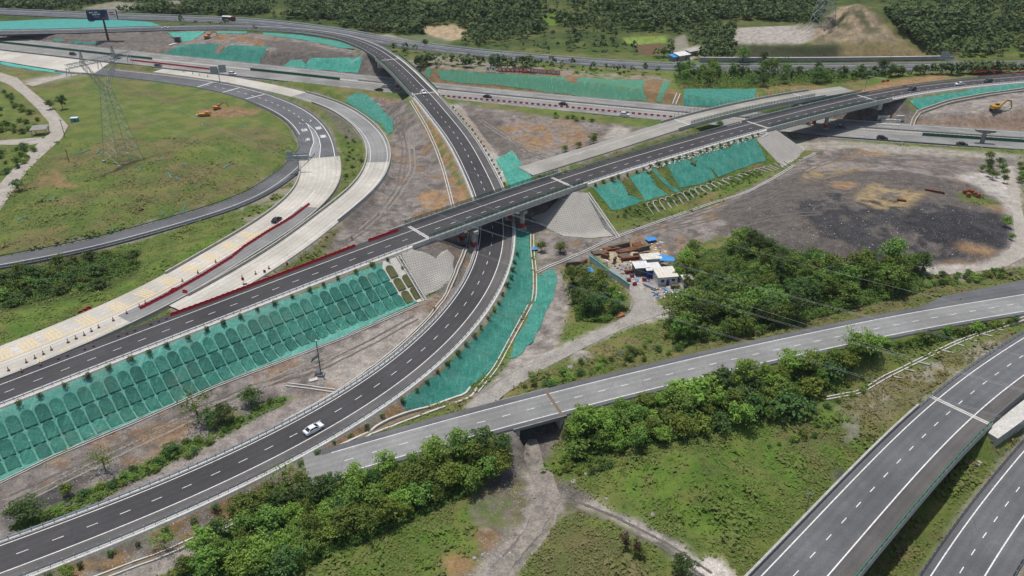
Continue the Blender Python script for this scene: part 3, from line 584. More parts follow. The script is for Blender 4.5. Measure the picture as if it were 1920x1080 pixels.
def dashes(rd, parent, off, a, b, w=.15, on=2.0, per=6.0, m='paint_white', name='lane_dash', dz=.02, phase=0):
    mb = MB(); mb.add([(-on / 2, -w / 2, 0), (on / 2, -w / 2, 0), (on / 2, w / 2, 0), (-on / 2, w / 2, 0)], [(0, 1, 2, 3)]); me = mb.mesh(name); me.materials.append(MATS[m])
    s = a + phase
    while s < b:
        p = rd.pt(s, off, dz); o = bpy.data.objects.new(name, me); COL.objects.link(o); o.parent = parent
        dzds = (rd.pt(s + 1, off)[2] - rd.pt(s - 1, off)[2]) / 2
        o.location = p; o.rotation_euler = (0, -math.atan(dzds), rd.ang(s)); s += per
def solid(rd, parent, off, a, b, w=.2, m='paint_white', name='edge_line', dz=.02):
    me = ribbon(rd, a, b, (lambda s: (off(s) if callable(off) else off) + w / 2), (lambda s: (off(s) if callable(off) else off) - w / 2), dz, n=2); return link(name, me, m, parent)
def road(name, key, m, o1=None, o2=None, dz=0, skirt=.9, a=0, b=None):
    r = RD[key]; return struct(name, ribbon(r, a, r.len if b is None else b, r.L if o1 is None else o1, r.R if o2 is None else o2, dz, skirt, n=8), m)
def vis(rd, lo=-60, hi=1980):
    px, py = proj(rd.P[:, 0], rd.P[:, 1], rd.P[:, 2]); k = np.nonzero((px > lo) & (px < hi) & (py < 1120))[0]; return rd.S[k[0]], rd.S[k[-1]]
rA = road('upper_road', 'A', 'asphalt_new'); r = RD['A']; va = vis(r)
dashes(r, rA, 0, *va, phase=r.at_px(63, 715) - va[0] - 6 * int((r.at_px(63, 715) - va[0]) / 6)); solid(r, rA, 4.0, 0, r.len); solid(r, rA, -3.65, 0, r.len)
link('kerb_strip', ribbon(r, 0, r.len, -4.3, -5.5, .03, .6, n=2), 'concrete_light', rA)
rB = road('curved_ramp', 'B', 'asphalt_new'); r = RD['B']; vb = vis(r)
dashes(r, rB, 0, *vb, phase=2); solid(r, rB, 3.85, 0, r.len); solid(r, rB, -3.55, 0, r.len, .22)
link('shoulder_strip', ribbon(r, 0, r.br[0][0], -3.75, -6.4, .008, n=3), 'asphalt_brown', rB); link('kerb_strip', ribbon(r, 0, r.len, -6.5, -7.5, .05, .7, n=2), 'concrete_light', rB)
link('kerb_strip', ribbon(r, 0, r.br[0][0], 5.3, 4.5, .05, .7, n=2), 'concrete_light', rB)
rC = road('grey_road', 'C', 'asphalt_old'); r = RD['C']; vc = vis(r)
dashes(r, rC, 0, vc[0] + 8, vc[1], phase=1); solid(r, rC, 3.7, 6, r.len); solid(r, rC, -3.7, 6, r.len)
link('shoulder_strip', ribbon(r, 4, r.len, 5.7, 3.85, .008, n=3), 'asphalt_mid', rC); link('shoulder_strip', ribbon(r, 4, r.len, -3.85, -4.9, .008, n=3), 'asphalt_mid', rC)
s0 = r.at_px(1750, 596); link('widened_lane', ribbon(r, s0, r.len, lambda s: 5.75 + min(1, (s - s0) / 10) * (2.5 + (s - s0) * .06), lambda s: 5.65, .004, .9, n=4), 'asphalt_mid', rC)
rE = road('bridge_road', 'E', 'asphalt_mid'); r = RD['E']; ve = vis(r)
dashes(r, rE, 0, *ve, w=.17, phase=1); solid(r, rE, 3.9, 0, r.len, .22); solid(r, rE, -4.15, 0, r.len, .24)
link('shoulder_strip', ribbon(r, 0, r.len, -4.3, -7.6, .008, n=3), 'asphalt_brown', rE)
rF = road('lower_road', 'F', 'asphalt_mid'); r = RD['F']; vf = vis(r, -60, 2000)
dashes(r, rF, 0, *vf, w=.17, phase=2); solid(r, rF, 3.55, 0, r.len, .22); solid(r, rF, -3.5, 0, r.len, .24)
rW = road('highway', 'HW', 'highway_grey'); r = RD['HW']; vh = vis(r)
solid(r, rW, 1.2, 0, r.len, .25); solid(r, rW, 12.6, 0, r.len, .2, 'paint_yellow'); solid(r, rW, 18.0, 0, r.len, .2, 'paint_yellow'); solid(r, rW, 27.6, 0, r.len, .25)
dashes(r, rW, 4.9, *vh, per=15, on=6, w=.2); dashes(r, rW, 22.5, *vh, per=15, on=6, w=.2)
link('concrete_shoulder', ribbon(r, 0, r.len, 29.5, 27.9, .03, n=2), 'concrete_light', rW); link('dust_strip', ribbon(r, 0, r.len, 17.6, 15.8, .012, n=3), 'concrete', rW)
sa = r.at_px(0, 95)
mb = MB(); mb.poly([tuple(W(x, y, .05)) for x, y in APRON][::-1]); me_ = mb.mesh('concrete_apron'); link('concrete_apron', me_, 'concrete_road', rW)
rFar = road('old_expressway', 'FAR', 'asphalt_mid'); r = RD['FAR']
solid(r, rFar, 6.6, 0, r.len, .25); solid(r, rFar, -6.6, 0, r.len, .25); dashes(r, rFar, 2, *vis(r), per=15, on=6, w=.2); dashes(r, rFar, -2.2, *vis(r), per=15, on=6, w=.2)
rH = road('exit_ramp', 'H', 'asphalt_mid', lambda s: 7.2, lambda s: -7.2, .02); r = RD['H']
solid(r, rH, 6.3, 30, r.len - 2, .3, dz=.045); solid(r, rH, -5.6, 45, r.at_px(565, 262), .3, dz=.045); dashes(r, rH, .4, r.at_px(390, 160), r.at_px(575, 232), per=6, on=2, w=.3, dz=.045)
rH1 = road('loop_ramp', 'H1', 'asphalt_mid', None, None, .045); r = RD['H1']; solid(r, rH1, 1.6, 8, r.len, .22, dz=.07)
rG = road('concrete_ramp', 'G', 'concrete_road', None, None, .06); r = RD['G']
rJ = road('new_ramp', 'J', 'concrete_road', None, None, .05); r = RD['J']; sj = r.at_px(707, 303)
link('asphalt_part', ribbon(r, r.at_px(560, 177), sj, 4.9, -4.9, .06, n=4), 'asphalt_old', rJ); solid(r, rJ, 3.6, r.at_px(430, 150), r.len - 3, .2, dz=.08); solid(r, rJ, -3.2, r.at_px(560, 177), r.len - 3, .2, dz=.08)
asphalt_mat('worn_beige', (.27, .255, .225), .18); rK = road('side_road', 'K', 'worn_beige'); r = RD['K']; solid(r, rK, 1.5, 20, r.len, .12)
# ------------------------------------------------------------------ draped sheets, nets, drains
def densify(poly, closed=True, step=14):
    out = []; n = len(poly)
    for i in range(n if closed else n - 1):
        a = np.array(poly[i], float); b = np.array(poly[(i + 1) % n], float); k = max(1, int(np.linalg.norm(b - a) / step))
        for j in range(k): out.append(a + (b - a) * j / k)
    if not closed: out.append(np.array(poly[-1], float))
    return out
def drape(poly, off=.12, res=1.2, wr=.1, rag=0.0):
    """a sheet lying on the ground inside an outline traced on the photograph"""
    bp = [G(*p)[:2] for p in densify(poly)]
    VEG[inpoly(XX, YY, np.array(bp))] = 0
    if rag: bp = [p + (RNG.random(2) - .5) * rag for p in bp]
    b = np.array(bp); lo, hi = b.min(0), b.max(0); gx, gy = np.meshgrid(np.arange(lo[0], hi[0], res), np.arange(lo[1], hi[1], res)); gx = gx + (RNG.random(gx.shape) - .5) * res * .3
    ok = inpoly(gx, gy, b); q = np.stack([gx[ok], gy[ok]], 1); pts = [Vector(p) for p in np.vstack([b, q])]
    v, e, f, *_ = delaunay_2d_cdt(pts, [], [list(range(len(b)))], 1, 1e-4); v = np.array([(p.x, p.y) for p in v])
    z = terr(v[:, 0], v[:, 1]) + off + (fbm(v[:, 0] / 1.7, v[:, 1] / 1.7, 2) - .2) * wr
    mb = MB(); mb.v = [(x, y, zz) for (x, y), zz in zip(v, z)]; mb.f = [tuple(k) for k in f]; return mb
def netmat(name, c1, c2, c3):
    """dust net: light and dark of folds painted as streaks down the slope, faded and dusty patches"""
    m = mat(name, c1, .8, 0, .15); t = NT(m); oi = t.n('ShaderNodeObjectInfo')
    f1 = t.mrange(t.noise(.28, 6, .72, dist=.4), .40, .60); f2 = t.mrange(t.noise(1.5, 6, .78, dist=1.2), .42, .62)
    c = t.mix(f1, c1, c2); c = t.mix(t.math('MULTIPLY', f2, .8), c, c3)
    for rot, sc in ((.55, (2.6, .22, .2)), (-.9, (1.9, .3, .2))):
        mp = t.n('ShaderNodeMapping'); mp.inputs['Scale'].default_value = sc; mp.inputs['Rotation'].default_value = (0, 0, rot); t.l(t.pos(), mp.inputs[0])
        f3 = t.mrange(t.noise(.8, 5, .65, vec=mp.outputs[0]), .56, .68, 0, .55); c = t.mix(f3, c, tuple(min(1, x * 1.6 + .035) for x in c1))  # paler streaks paint in the light along the folds
    dust = t.mrange(t.noise(.13, 5, .7), .5, .7, 0, .5); c = t.mix(dust, c, tuple(.5 * x + .5 * y for x, y in zip(c1, (.22, .19, .14))))
    v = t.mrange(oi.outputs['Random'], 0, 1, .8, 1.22); cc = t.n('ShaderNodeCombineColor'); [t.l(v, cc.inputs[k]) for k in range(3)]; c = t.mix(1.0, c, cc.outputs[0], 'MULTIPLY')
    t.color(c); t.bump(t.math('ADD', t.noise(1.6, 6, .75, dist=1.2), t.noise(6, 4, .7)), 1.0, .4); return m
netmat('net_green', (.055, .275, .21), (.10, .355, .28), (.034, .165, .125))
netmat('net_teal', (.085, .36, .32), (.10, .40, .35), (.07, .29, .25))
netmat('net_olive', (.055, .235, .165), (.075, .225, .14), (.10, .16, .08))
netmat('net_dark', (.052, .215, .163), (.080, .275, .212), (.030, .135, .102))
netmat('net_rib', (.125, .355, .285), (.17, .43, .35), (.075, .265, .205))
def net(poly, m, label, res=1.2, wr=.3, off=.1, rag=.7, group=None):
    mb = drape(poly, off, res, wr, rag); c = np.mean(mb.v, 0); o = link('slope_net', mb.mesh('slope_net', tuple(c)), m, None, tuple(c)); smooth(o); return tag(o, label, 'net', group)
NETS = [
 ([(968, 434), (993, 432), (995, 470), (999, 510), (1000, 553), (990, 573), (973, 607), (953, 643), (933, 680), (890, 720), (880, 737), (827, 755), (763, 770), (757, 755), (793, 720), (840, 686), (887, 641), (923, 594), (947, 551), (958, 510), (965, 470)], 'net_green', 'long green dust net on the slope right of the curved ramp', .9),
 ([(1038, 503), (1047, 523), (1037, 560), (1017, 600), (1000, 640), (967, 672), (953, 672), (965, 643), (987, 600), (1003, 563), (1005, 520)], 'net_green', 'narrow green net between the ditch and the bare bank', .9),
 ([(1112, 352), (1158, 338), (1170, 348), (1180, 365), (1208, 379), (1177, 388), (1148, 395), (1132, 377)], 'net_green', 'green net patch beside the paved cone, nearest the bridge', 1),
 ([(1178, 330), (1213, 322), (1222, 333), (1230, 350), (1253, 365), (1210, 378), (1203, 365), (1187, 343)], 'net_green', 'second green net patch from the paved cone on the upper road slope', 1),
 ([(1215, 317), (1227, 316), (1238, 328), (1260, 350), (1280, 360), (1263, 361), (1243, 343), (1227, 325)], 'net_green', 'thin slanting strip of green net on the upper road slope', 1),
 ([(1250, 307), (1293, 296), (1308, 316), (1297, 296), (1353, 278), (1366, 280), (1380, 268), (1417, 262), (1438, 302), (1380, 318), (1348, 333), (1331, 314), (1343, 336), (1307, 348), (1273, 352), (1263, 330)], 'net_green', 'largest green net on the right slope of the upper road', 1),
 ([(1704, 188), (1760, 178), (1873, 161), (1925, 156), (1925, 163), (1873, 172), (1780, 187), (1722, 206)], 'net_green', 'green net under the road edge at the far right', 1.4),
 ([(930, 300), (960, 282), (998, 333), (1000, 342), (957, 354)], 'net_green', 'green net patch on the bank behind the near bridge', 1.2),
 ([(647, 190), (667, 174), (687, 177), (710, 197), (737, 227), (738, 247), (728, 252), (713, 233), (683, 213)], 'net_dark', 'dark green sickle shaped net inside the new ramp bend', 1.2),
 ([(797, 131), (812, 130), (806, 145), (800, 143)], 'net_olive', 'small net scrap beside the far overpass', 1.5),
 ([(820, 131), (873, 134), (973, 140), (1057, 144), (1064, 152), (1078, 156), (1085, 146), (1140, 149), (1210, 151), (1207, 173), (1215, 190), (1140, 187), (1040, 174), (940, 162), (850, 154), (826, 150)], 'net_olive', 'long torn green net on the cutting below the red slogan boards', 1.5),
 ([(1243, 152), (1257, 156), (1240, 192), (1230, 190)], 'net_olive', 'thin upright net strip left of the concrete chute', 1.5),
 ([(1281, 167), (1418, 167), (1418, 192), (1347, 203), (1281, 197)], 'net_green', 'square cut green net on the cutting right of the concrete chute', 1.5),
 ([(-10, 41), (100, 36), (200, 36), (283, 42), (307, 50), (200, 54), (-10, 58)], 'net_teal', 'bright teal net beyond the road behind the billboard', 2.5),
 ([(343, 83), (400, 82), (412, 84), (400, 98), (412, 101), (428, 85), (507, 88), (487, 116), (487, 122), (300, 100), (320, 96)], 'net_green', 'wide green net below the orange excavator at the top', 1.6),
 ([(547, 113), (566, 111), (572, 122), (580, 110), (680, 108), (672, 137), (640, 135), (530, 125)], 'net_green', 'green net on the bank left of the far overpass', 1.6),
 ([(313, 61), (387, 59), (360, 76), (333, 80)], 'net_green', 'green net around the small culvert mouth', 1.6),
 ([(405, 59), (463, 59), (462, 63), (405, 63)], 'net_green', 'short green net strip above the excavator', 1.6),
 ([(493, 61), (567, 66), (640, 79), (667, 92), (640, 90), (567, 75), (493, 65)], 'net_green', 'long thin green net below the far curve of the ramp', 1.6),
 ([(0, 116), (60, 126), (127, 136), (127, 140), (60, 131), (0, 121)], 'net_teal', 'narrow teal net below the pale concrete apron', 1.5),
 ([(100, 71), (118, 74), (122, 79), (104, 77)], 'net_green', 'small net scrap left of the billboard pole', 1.6),
 ([(130, 76), (185, 80), (188, 84), (140, 82)], 'net_green', 'low net scrap under the billboard', 1.6),
]
for q in NETS: net(q[0], q[1], q[2], q[3])
# --- the arched lattice slope left of the near bridge: net sheet with ribs showing through
A = RD['A']
lat = thing('lattice_slope', 'green netted embankment with rows of arched ribs left of the near bridge', 'slope', G(400, 690))
mb = drape([(-70, 795), (0, 764), (117, 718), (300, 648), (500, 574), (640, 524), (722, 492), (717, 503), (727, 533), (750, 556), (784, 566), (640, 632), (407, 720), (250, 790), (100, 853), (0, 902), (-70, 932)], .08, .9, .16, .3)
o = part('net_sheet', mb, 'net_rib', lat, True); smooth(o)
def slope_frame(rd, s, off, slope=1.5):
    """matrix at a point of an embankment's right slope: x along the road, y down the slope, z out of it"""
    p = rd.pt(s, off); p[2] = float(terr(p[0], p[1])); q = rd.pt(s, off - 3.2); q[2] = float(terr(q[0], q[1])); x = Vector((*rd.pt(s + .5, off)[:2], 0)) - Vector((*rd.pt(s - .5, off)[:2], 0)); x.normalize()
    y = (Vector(q) - Vector(p)).normalized(); z = x.cross(y)
    if z.z < 0: z = -z; x = -x
    x = y.cross(z); M = Matrix.Identity(4); M.col[0][:3] = x; M.col[1][:3] = y; M.col[2][:3] = z; M.col[3][:3] = p; return M
def arch_mesh(w, ln, rw, rh, name='arch_rib'):
    mb = MB(); r = w / 2 - rw / 2; path = [(-r, ln), (-r, w / 2)] + [(-r * math.cos(a), w / 2 - r * math.sin(a)) for a in np.linspace(.26, math.pi - .26, 7)] + [(r, w / 2), (r, ln)]
    secs = []
    for k, (x, y) in enumerate(path):
        a = np.array(path[max(k - 1, 0)]); b = np.array(path[min(k + 1, len(path) - 1)]); t = (b - a) / np.linalg.norm(b - a); n = np.array([-t[1], t[0]]) * rw / 2
        secs.append([(x + n[0], y + n[1], -.15), (x + n[0] * .8, y + n[1] * .8, rh), (x - n[0] * .8, y - n[1] * .8, rh), (x - n[0], y - n[1], -.15)])
    mb.strip(secs, True); return mb.mesh(name)
def tomb_mesh(w, ln, seed, name='net_panel'):
    """a round-topped panel of net sagging into its frame"""
    rg = random.Random(seed); out = [(-w / 2, ln)] + [(-w / 2, w / 2)] + [(-w / 2 * math.cos(a), w / 2 - w / 2 * math.sin(a)) for a in np.linspace(.3, math.pi - .3, 8)] + [(w / 2, w / 2), (w / 2, ln)]
    cx, cy = 0, ln * .52; mb = MB(); n = len(out); vs = []
    for f, z in ((1.05, -.2), (1.0, .10), (.9, .0), (.55, -.12)): vs += [(cx + (x - cx) * f + (rg.uniform(-.07, .07) if f < 1 else 0), cy + (y - cy) * f, z + (rg.uniform(-.05, .09) if f < 1 else 0)) for x, y in out]
    vs.append((cx, cy, -.13)); fs = [(k * n + i, k * n + (i + 1) % n, (k + 1) * n + (i + 1) % n, (k + 1) * n + i) for k in range(3) for i in range(n)] + [(3 * n + i, 3 * n + (i + 1) % n, 4 * n) for i in range(n)]
    mb.add(vs, fs); me = mb.mesh(name); me.polygons.foreach_set('use_smooth', [True] * len(me.polygons)); return me
CW = 3.0; toms = [tomb_mesh(2.45, 4.25, k) for k in range(6)]; [m_.materials.append(MATS['net_dark']) for m_ in toms]; nmat('grass_panel', (.075, .095, .03), (.11, .10, .045), .8, .95, .4, 5, fine=4); tomg = tomb_mesh(2.35, 4.1, 9); tomg.materials.append(MATS['grass_panel'])
s = A.at_px(-60, 760); s1 = A.at_px(726, 463); base = Vector(lat.location); sb = A.at_px(690, 476)
while s < s1:
    px = proj(*A.pt(s, -8))[0]; bare = s > sb
    for row in range(3):
        if px > 735 and row == 0: continue
        M = slope_frame(A, s, -7.7 - row * 3.78); M.translation = M.translation - base + Vector(M.col[2][:3]) * .32
        o = bpy.data.objects.new('grass_panel' if bare else 'net_panel', tomg if bare else random.choice(toms)); COL.objects.link(o); o.parent = lat; o.matrix_local = M
    s += CW
mb = drape([(718, 491), (742, 483), (797, 563), (784, 568), (750, 556), (727, 533), (717, 503)], .14, .9, .03); g = part('lattice_frame', mb, 'concrete_light', lat, True)
# --- one row of pale arches low on the right slope
low = thing('arch_row', 'row of pale concrete arches low on the upper road slope', 'slope', G(1280, 385))
base = Vector(low.location); am3 = arch_mesh(3.05, 5.0, .22, .2); am3.materials.append(MATS['concrete_light'])
s = A.at_px(1150, 315); s1 = A.at_px(1375, 249); toe = G(1222, 420)
mbr = MB(); mbr.box((0, 2.4, .1), (.2, 4.8, .3)); rm = mbr.mesh('straight_rib'); rm.materials.append(MATS['concrete_light'])
k = 0
while s < s1 + 14:
    f = (s - A.at_px(1150, 315)) / max(1, s1 - A.at_px(1150, 315)); M = slope_frame(A, s, -17.2 - f * 1.2); M.translation = M.translation - base + Vector(M.col[2][:3]) * .2
    o = bpy.data.objects.new('arch_rib' if s < s1 else 'straight_rib', am3 if s < s1 else rm); COL.objects.link(o); o.parent = low; o.matrix_local = M; s += 3.1
# --- drains
def ground_path(pts, closed=False, step=10):
    q = np.array([G(*p) for p in densify(pts, False, step)]); k = 1
    if len(q) > 5: q[1:-1] = (q[:-2] + q[1:-1] * 2 + q[2:]) / 4
    return q
def drain(pts, w, label, m='concrete_light', h=.25, lip=.28, world=None):
    q = ground_path(pts) if world is None else np.array(world); t = np.gradient(q[:, :2], axis=0); t /= np.linalg.norm(t, axis=1)[:, None] + 1e-9; n = np.stack([-t[:, 1], t[:, 0]], 1)
    th = thing('concrete_drain', label, 'drain', q[len(q) // 2])
    for sgn in (1, -1):
        mb = MB(); secs = []
        for p, nn in zip(q, n):
            a = p[:2] + nn * sgn * w / 2; b = a + nn * sgn * lip; zz = max(float(terr(*a)), float(terr(*b)), p[2]) + h
            secs.append([(a[0], a[1], zz - .9), (a[0], a[1], zz), (b[0], b[1], zz), (b[0], b[1], zz - .9)])
        mb.strip(secs, True); part('drain_wall', mb, m, th, True)
    mb = MB(); secs = []
    for p, nn in zip(q, n):
        a = p[:2] + nn * w / 2; b = p[:2] - nn * w / 2; zz = max(float(terr(*a)), float(terr(*b)), p[2]) + h - .28
        secs.append([(a[0], a[1], zz), (b[0], b[1], zz)])
    mb.strip(secs); part('drain_floor', mb, nmat('drain_mud', (.20, .15, .09), (.13, .10, .07), .7) if 'drain_mud' not in MATS else 'drain_mud', th, True); return th
drain([(786, 571), (640, 636), (407, 724), (250, 794), (100, 857), (0, 906), (-60, 932)], .5, 'concrete drain along the toe of the netted lattice embankment', lip=.2)
drain([(998, 440), (998, 470), (1003, 510), (1003, 553), (1000, 566)], .7, 'straight concrete drain beside the narrow net under the bridge')
drain([(994, 572), (975, 607), (955, 643), (930, 690), (893, 735)], .8, 'muddy open ditch running between two green nets')
drain([(1006, 512), (1030, 500), (1060, 488), (1100, 471), (1125, 458), (1180, 436), (1250, 411), (1340, 380), (1400, 362), (1450, 335), (1490, 310)], .55, 'long concrete drain below the right slope of the upper road')
drain([(1497, 302), (1524, 291), (1528, 287)], .55, 'short bent concrete drain at the far paved cone')
drain([(770, 190), (785, 215), (800, 240), (818, 280), (832, 320), (845, 370), (850, 392)], .6, 'twin lipped concrete drain left of the climbing ramp')
Bd = RD['B']; sB = Bd.ss(Bd.at_px(560, 812), Bd.at_px(926, 420), 3)
drain(None, .5, 'concrete gutter hugging the inside of the curved ramp', world=[(lambda p: (p[0], p[1], float(terr(p[0], p[1]))))(Bd.pt(s, 7.6)) for s in sB], h=.35)
sB = Bd.ss(Bd.at_px(-60, 1075), Bd.at_px(640, 768), 3)
drain(None, 1.0, 'pale concrete gutter below the shrubs on the outside of the ramp', world=[(lambda p: (p[0], p[1], float(terr(p[0], p[1]))))(Bd.pt(s, -13.0)) for s in sB], h=.3)
drain([(640, 840), (700, 812), (740, 792), (800, 770), (850, 752), (880, 742), (888, 728)], 1.3, 'wide pale concrete channel between the ramp net and grey road', lip=.5)
drain([(538, 722), (580, 727), (628, 734)], .7, 'short concrete channel beside the solar pole')
drain([(1925, 597), (1850, 622), (1797, 641), (1730, 673), (1660, 708), (1613, 736), (1547, 748)], .6, 'concrete drain winding down the slope left of bridge road')
drain([(1925, 168), (1850, 178), (1780, 191), (1722, 211), (1712, 222), (1709, 238)], 1.0, 'concrete drain along the toe of the far right net', m='concrete', lip=.5)
drain([(1272, 176), (1264, 196)], 1.2, 'concrete chute down the cutting between two nets', lip=.5)
# stepped chutes on the paved cones
def chute(a, b, label, w=1.0):
    p, q = G(*a), G(*b); th = thing('stepped_chute', label, 'chute', q); d = Vector(p) - Vector(q); n = int(d.length / .5); hd = Vector((d.x, d.y, 0)).normalized(); sd = Vector((-hd.y, hd.x, 0)); st = MB(); st.box((0, 0, 0), (w, .16, .16)); sm = st.mesh('step'); sm.materials.append(MATS['concrete_light'])
    for sg in (1, -1):
        mb = MB(); pts = [Vector(q) + d * f for f in np.linspace(0, 1, 10)]; pts = [Vector((v.x, v.y, max(v.z, float(terr(v.x, v.y))) + .2)) + sd * sg * w / 2 for v in pts]
        mb.strip([[v - sd * .14 - Vector((0, 0, .5)), v - sd * .14, v + sd * .14, v + sd * .14 - Vector((0, 0, .5))] for v in pts], True); part('chute_wall', mb, 'concrete_light', th, True)
    for k in range(n):
        v = Vector(q) + d * ((k + .5) / n); o = bpy.data.objects.new('step', sm); COL.objects.link(o); o.parent = th; o.location = (v.x - q[0], v.y - q[1], max(v.z, float(terr(v.x, v.y))) + .1 - q[2]); o.rotation_euler = (0, 0, math.atan2(sd.y, sd.x))
chute((747, 480), (797, 564), 'stepped concrete chute beside the left paved cone'); chute((1102, 362), (1160, 446), 'stepped concrete chute down beside the right paved cone')
# pale lanes
def lane(poly, m, name='lane', off=.1):
    mb = drape(poly, off, 1.2, .05, .9 if m == 'lane_mud' else .25); o = link(name, mb.mesh(name), m); o['kind'] = 'structure'; smooth(o); return o
nmat('lane_pale', (.36, .325, .275), (.27, .24, .205), .25, .95, .3, 4, fine=2.5); nmat('lane_dust', (.31, .285, .25), (.22, .20, .178), .2, .95, .4, 3, fine=2.5); nmat('lane_mud', (.25, .222, .185), (.155, .135, .115), .4, .95, .5, 3, fine=2)
lane([(-40, 128), (0, 136), (32, 146), (62, 172), (100, 204), (128, 236), (116, 260), (80, 292), (50, 322), (22, 362), (0, 395), (-40, 440), (-40, 385), (0, 345), (48, 290), (80, 262), (92, 250), (92, 230), (70, 205), (45, 180), (18, 160), (0, 152), (-40, 145)], 'lane_pale'); lane([(-40, 265), (0, 264), (78, 258), (84, 266), (60, 272), (0, 272), (-40, 274)], 'lane_pale', off=.13); lane([(45, 158), (75, 150), (110, 142), (150, 134), (165, 134), (160, 138), (112, 148), (62, 162)], 'lane_pale', off=.13)
lane([(1884, 318), (1898, 314), (1908, 350), (1916, 392), (1925, 440), (1925, 480), (1890, 500), (1820, 512), (1760, 516), (1738, 513), (1800, 505), (1855, 495), (1892, 470), (1902, 440), (1898, 400), (1890, 360)], 'lane_pale')
lane([(872, 766), (905, 740), (950, 706), (1000, 678), (1080, 640), (1150, 608), (1178, 592), (1190, 570), (1180, 548), (1160, 528), (1135, 508), (1150, 500), (1185, 528), (1205, 545), (1222, 556), (1232, 572), (1262, 574), (1285, 572), (1288, 578), (1240, 590), (1180, 612), (1100, 650), (1020, 692), (960, 730), (920, 762)], 'lane_dust')
lane([(990, 822), (1004, 822), (1012, 848), (1016, 866), (1035, 890), (1050, 925), (1042, 960), (1012, 1000), (975, 1045), (950, 1085), (905, 1100), (930, 1062), (970, 1015), (1000, 965), (1005, 925), (995, 890), (985, 862), (984, 842)], 'lane_mud')
# short concrete ribs across the bare slope left of the bridge road
rb = thing('slope_ribs', 'short pale concrete ribs on the bare slope left of bridge road', 'slope', G(1720, 690))
for a, b in (((1180, 1040), (1232, 1052)), ((1250, 1000), (1305, 1012)), ((1320, 960), (1390, 976)), ((1450, 893), (1522, 908)), ((1520, 852), (1582, 870)), ((1600, 828), (1655, 842)), ((1672, 800), (1742, 815)), ((1760, 773), (1805, 782))):
    p, q = G(1280 + a[0] / 3, 360 + a[1] / 3), G(1280 + b[0] / 3, 360 + b[1] / 3); part('rib', MB().beam(p + np.array([0, 0, .1]), q + np.array([0, 0, .1]), .45, .4), 'concrete', rb, True)
# tyre tracks pressed into the bare ground
nmat('rut_dark', (.095, .082, .072), (.14, .12, .105), .5, .95, .4, 5, fine=3); nmat('rut_pale', (.24, .215, .185), (.19, .168, .145), .5, .95, .4, 5, fine=3)
for k, pts in enumerate(([(20, 935), (160, 870), (330, 785), (480, 725), (600, 690), (700, 640), (780, 595)], [(60, 930), (220, 850), (400, 765), (540, 700), (660, 655)], [(640, 460), (700, 420), (750, 350), (760, 280), (745, 220)], [(680, 430), (735, 380), (775, 320), (770, 250)], [(870, 215), (930, 240), (990, 290), (1030, 300)], [(900, 225), (960, 265), (1020, 285), (1100, 262)], [(1190, 440), (1300, 405), (1400, 370), (1500, 325), (1560, 300), (1700, 310), (1790, 330)], [(1250, 430), (1380, 400), (1480, 350), (1600, 322), (1720, 330)], [(1520, 290), (1600, 300), (1720, 300), (1850, 310)], [(1400, 420), (1450, 408), (1500, 402), (1540, 400)], [(1360, 410), (1400, 395), (1440, 380), (1480, 372)], [(880, 755), (960, 705), (1080, 645), (1180, 600), (1195, 560)], [(1000, 870), (1030, 920), (1010, 980), (950, 1050)], [(1020, 880), (1040, 930), (1030, 985), (975, 1055)], [(1075, 945), (1150, 975), (1250, 1025), (1330, 1080)], [(1720, 215), (1800, 208), (1900, 200)], [(60, 76), (160, 74), (280, 78), (340, 84)])):
    q = ground_path(pts, step=6)
    for _ in range(3): q[1:-1] = (q[:-2] + q[1:-1] * 2 + q[2:]) / 4
    t_ = np.gradient(q[:, :2], axis=0); t_ /= np.linalg.norm(t_, axis=1)[:, None] + 1e-9; n_ = np.stack([-t_[:, 1], t_[:, 0]], 1); mb = MB()
    for sg in (-1, 1):
        secs = []
        for p, nn in zip(q, n_):
            w_ = .22 + .16 * random.random(); c_ = p[:2] + nn * sg * (.95 + random.uniform(-.06, .06)); secs.append([(*(c_ + nn * f), float(terr(*(c_ + nn * f))) + .055) for f in (w_, 0, -w_)])
        mb.strip(secs)
    o = link('tyre_tracks', mb.mesh('tyre_tracks'), 'rut_dark' if k in (6, 7, 9, 10) else ('rut_dark', 'rut_pale')[k % 2]); o['kind'] = 'structure'
# paved abutment cones
pv = mat('block_paving', (.36, .33, .29), .9); t = NT(pv); mp = t.n('ShaderNodeMapping'); t.l(t.pos(), mp.inputs[0]); mp.inputs['Rotation'].default_value = (0, 0, .35)
br = t.n('ShaderNodeTexBrick'); br.inputs['Scale'].default_value = 1.0; br.inputs['Brick Width'].default_value = .9; br.inputs['Row Height'].default_value = .62; br.inputs['Mortar Size'].default_value = .1
br.inputs['Color1'].default_value = (.42, .395, .355, 1); br.inputs['Color2'].default_value = (.37, .345, .305, 1); br.inputs['Mortar'].default_value = (.25, .23, .205, 1); t.l(mp.outputs[0], br.inputs['Vector'])
t.color(t.mix(t.mrange(t.noise(.25, 4), .35, .7, 0, .35), br.outputs[0], (.24, .22, .195))); t.bump(br.outputs['Fac'], -.6, .1)
def cone(poly, label):
    mb = drape(poly, .1, .8, 0); c = np.mean(mb.v, 0); o = link('paved_cone', mb.mesh('paved_cone', tuple(c)), pv, None, tuple(c)); smooth(o); tag(o, label, 'abutment slope')
cone([(750, 474), (772, 466), (797, 474), (817, 484), (838, 468), (852, 482), (851, 508), (840, 533), (820, 545), (797, 555), (773, 515)], 'grey block paved cone left of the near bridge opening')
cone([(1063, 358), (1100, 362), (1133, 410), (1156, 442), (1107, 447), (1057, 443), (1017, 424), (995, 408), (1023, 398)], 'grey block paved cone right of the near bridge opening')
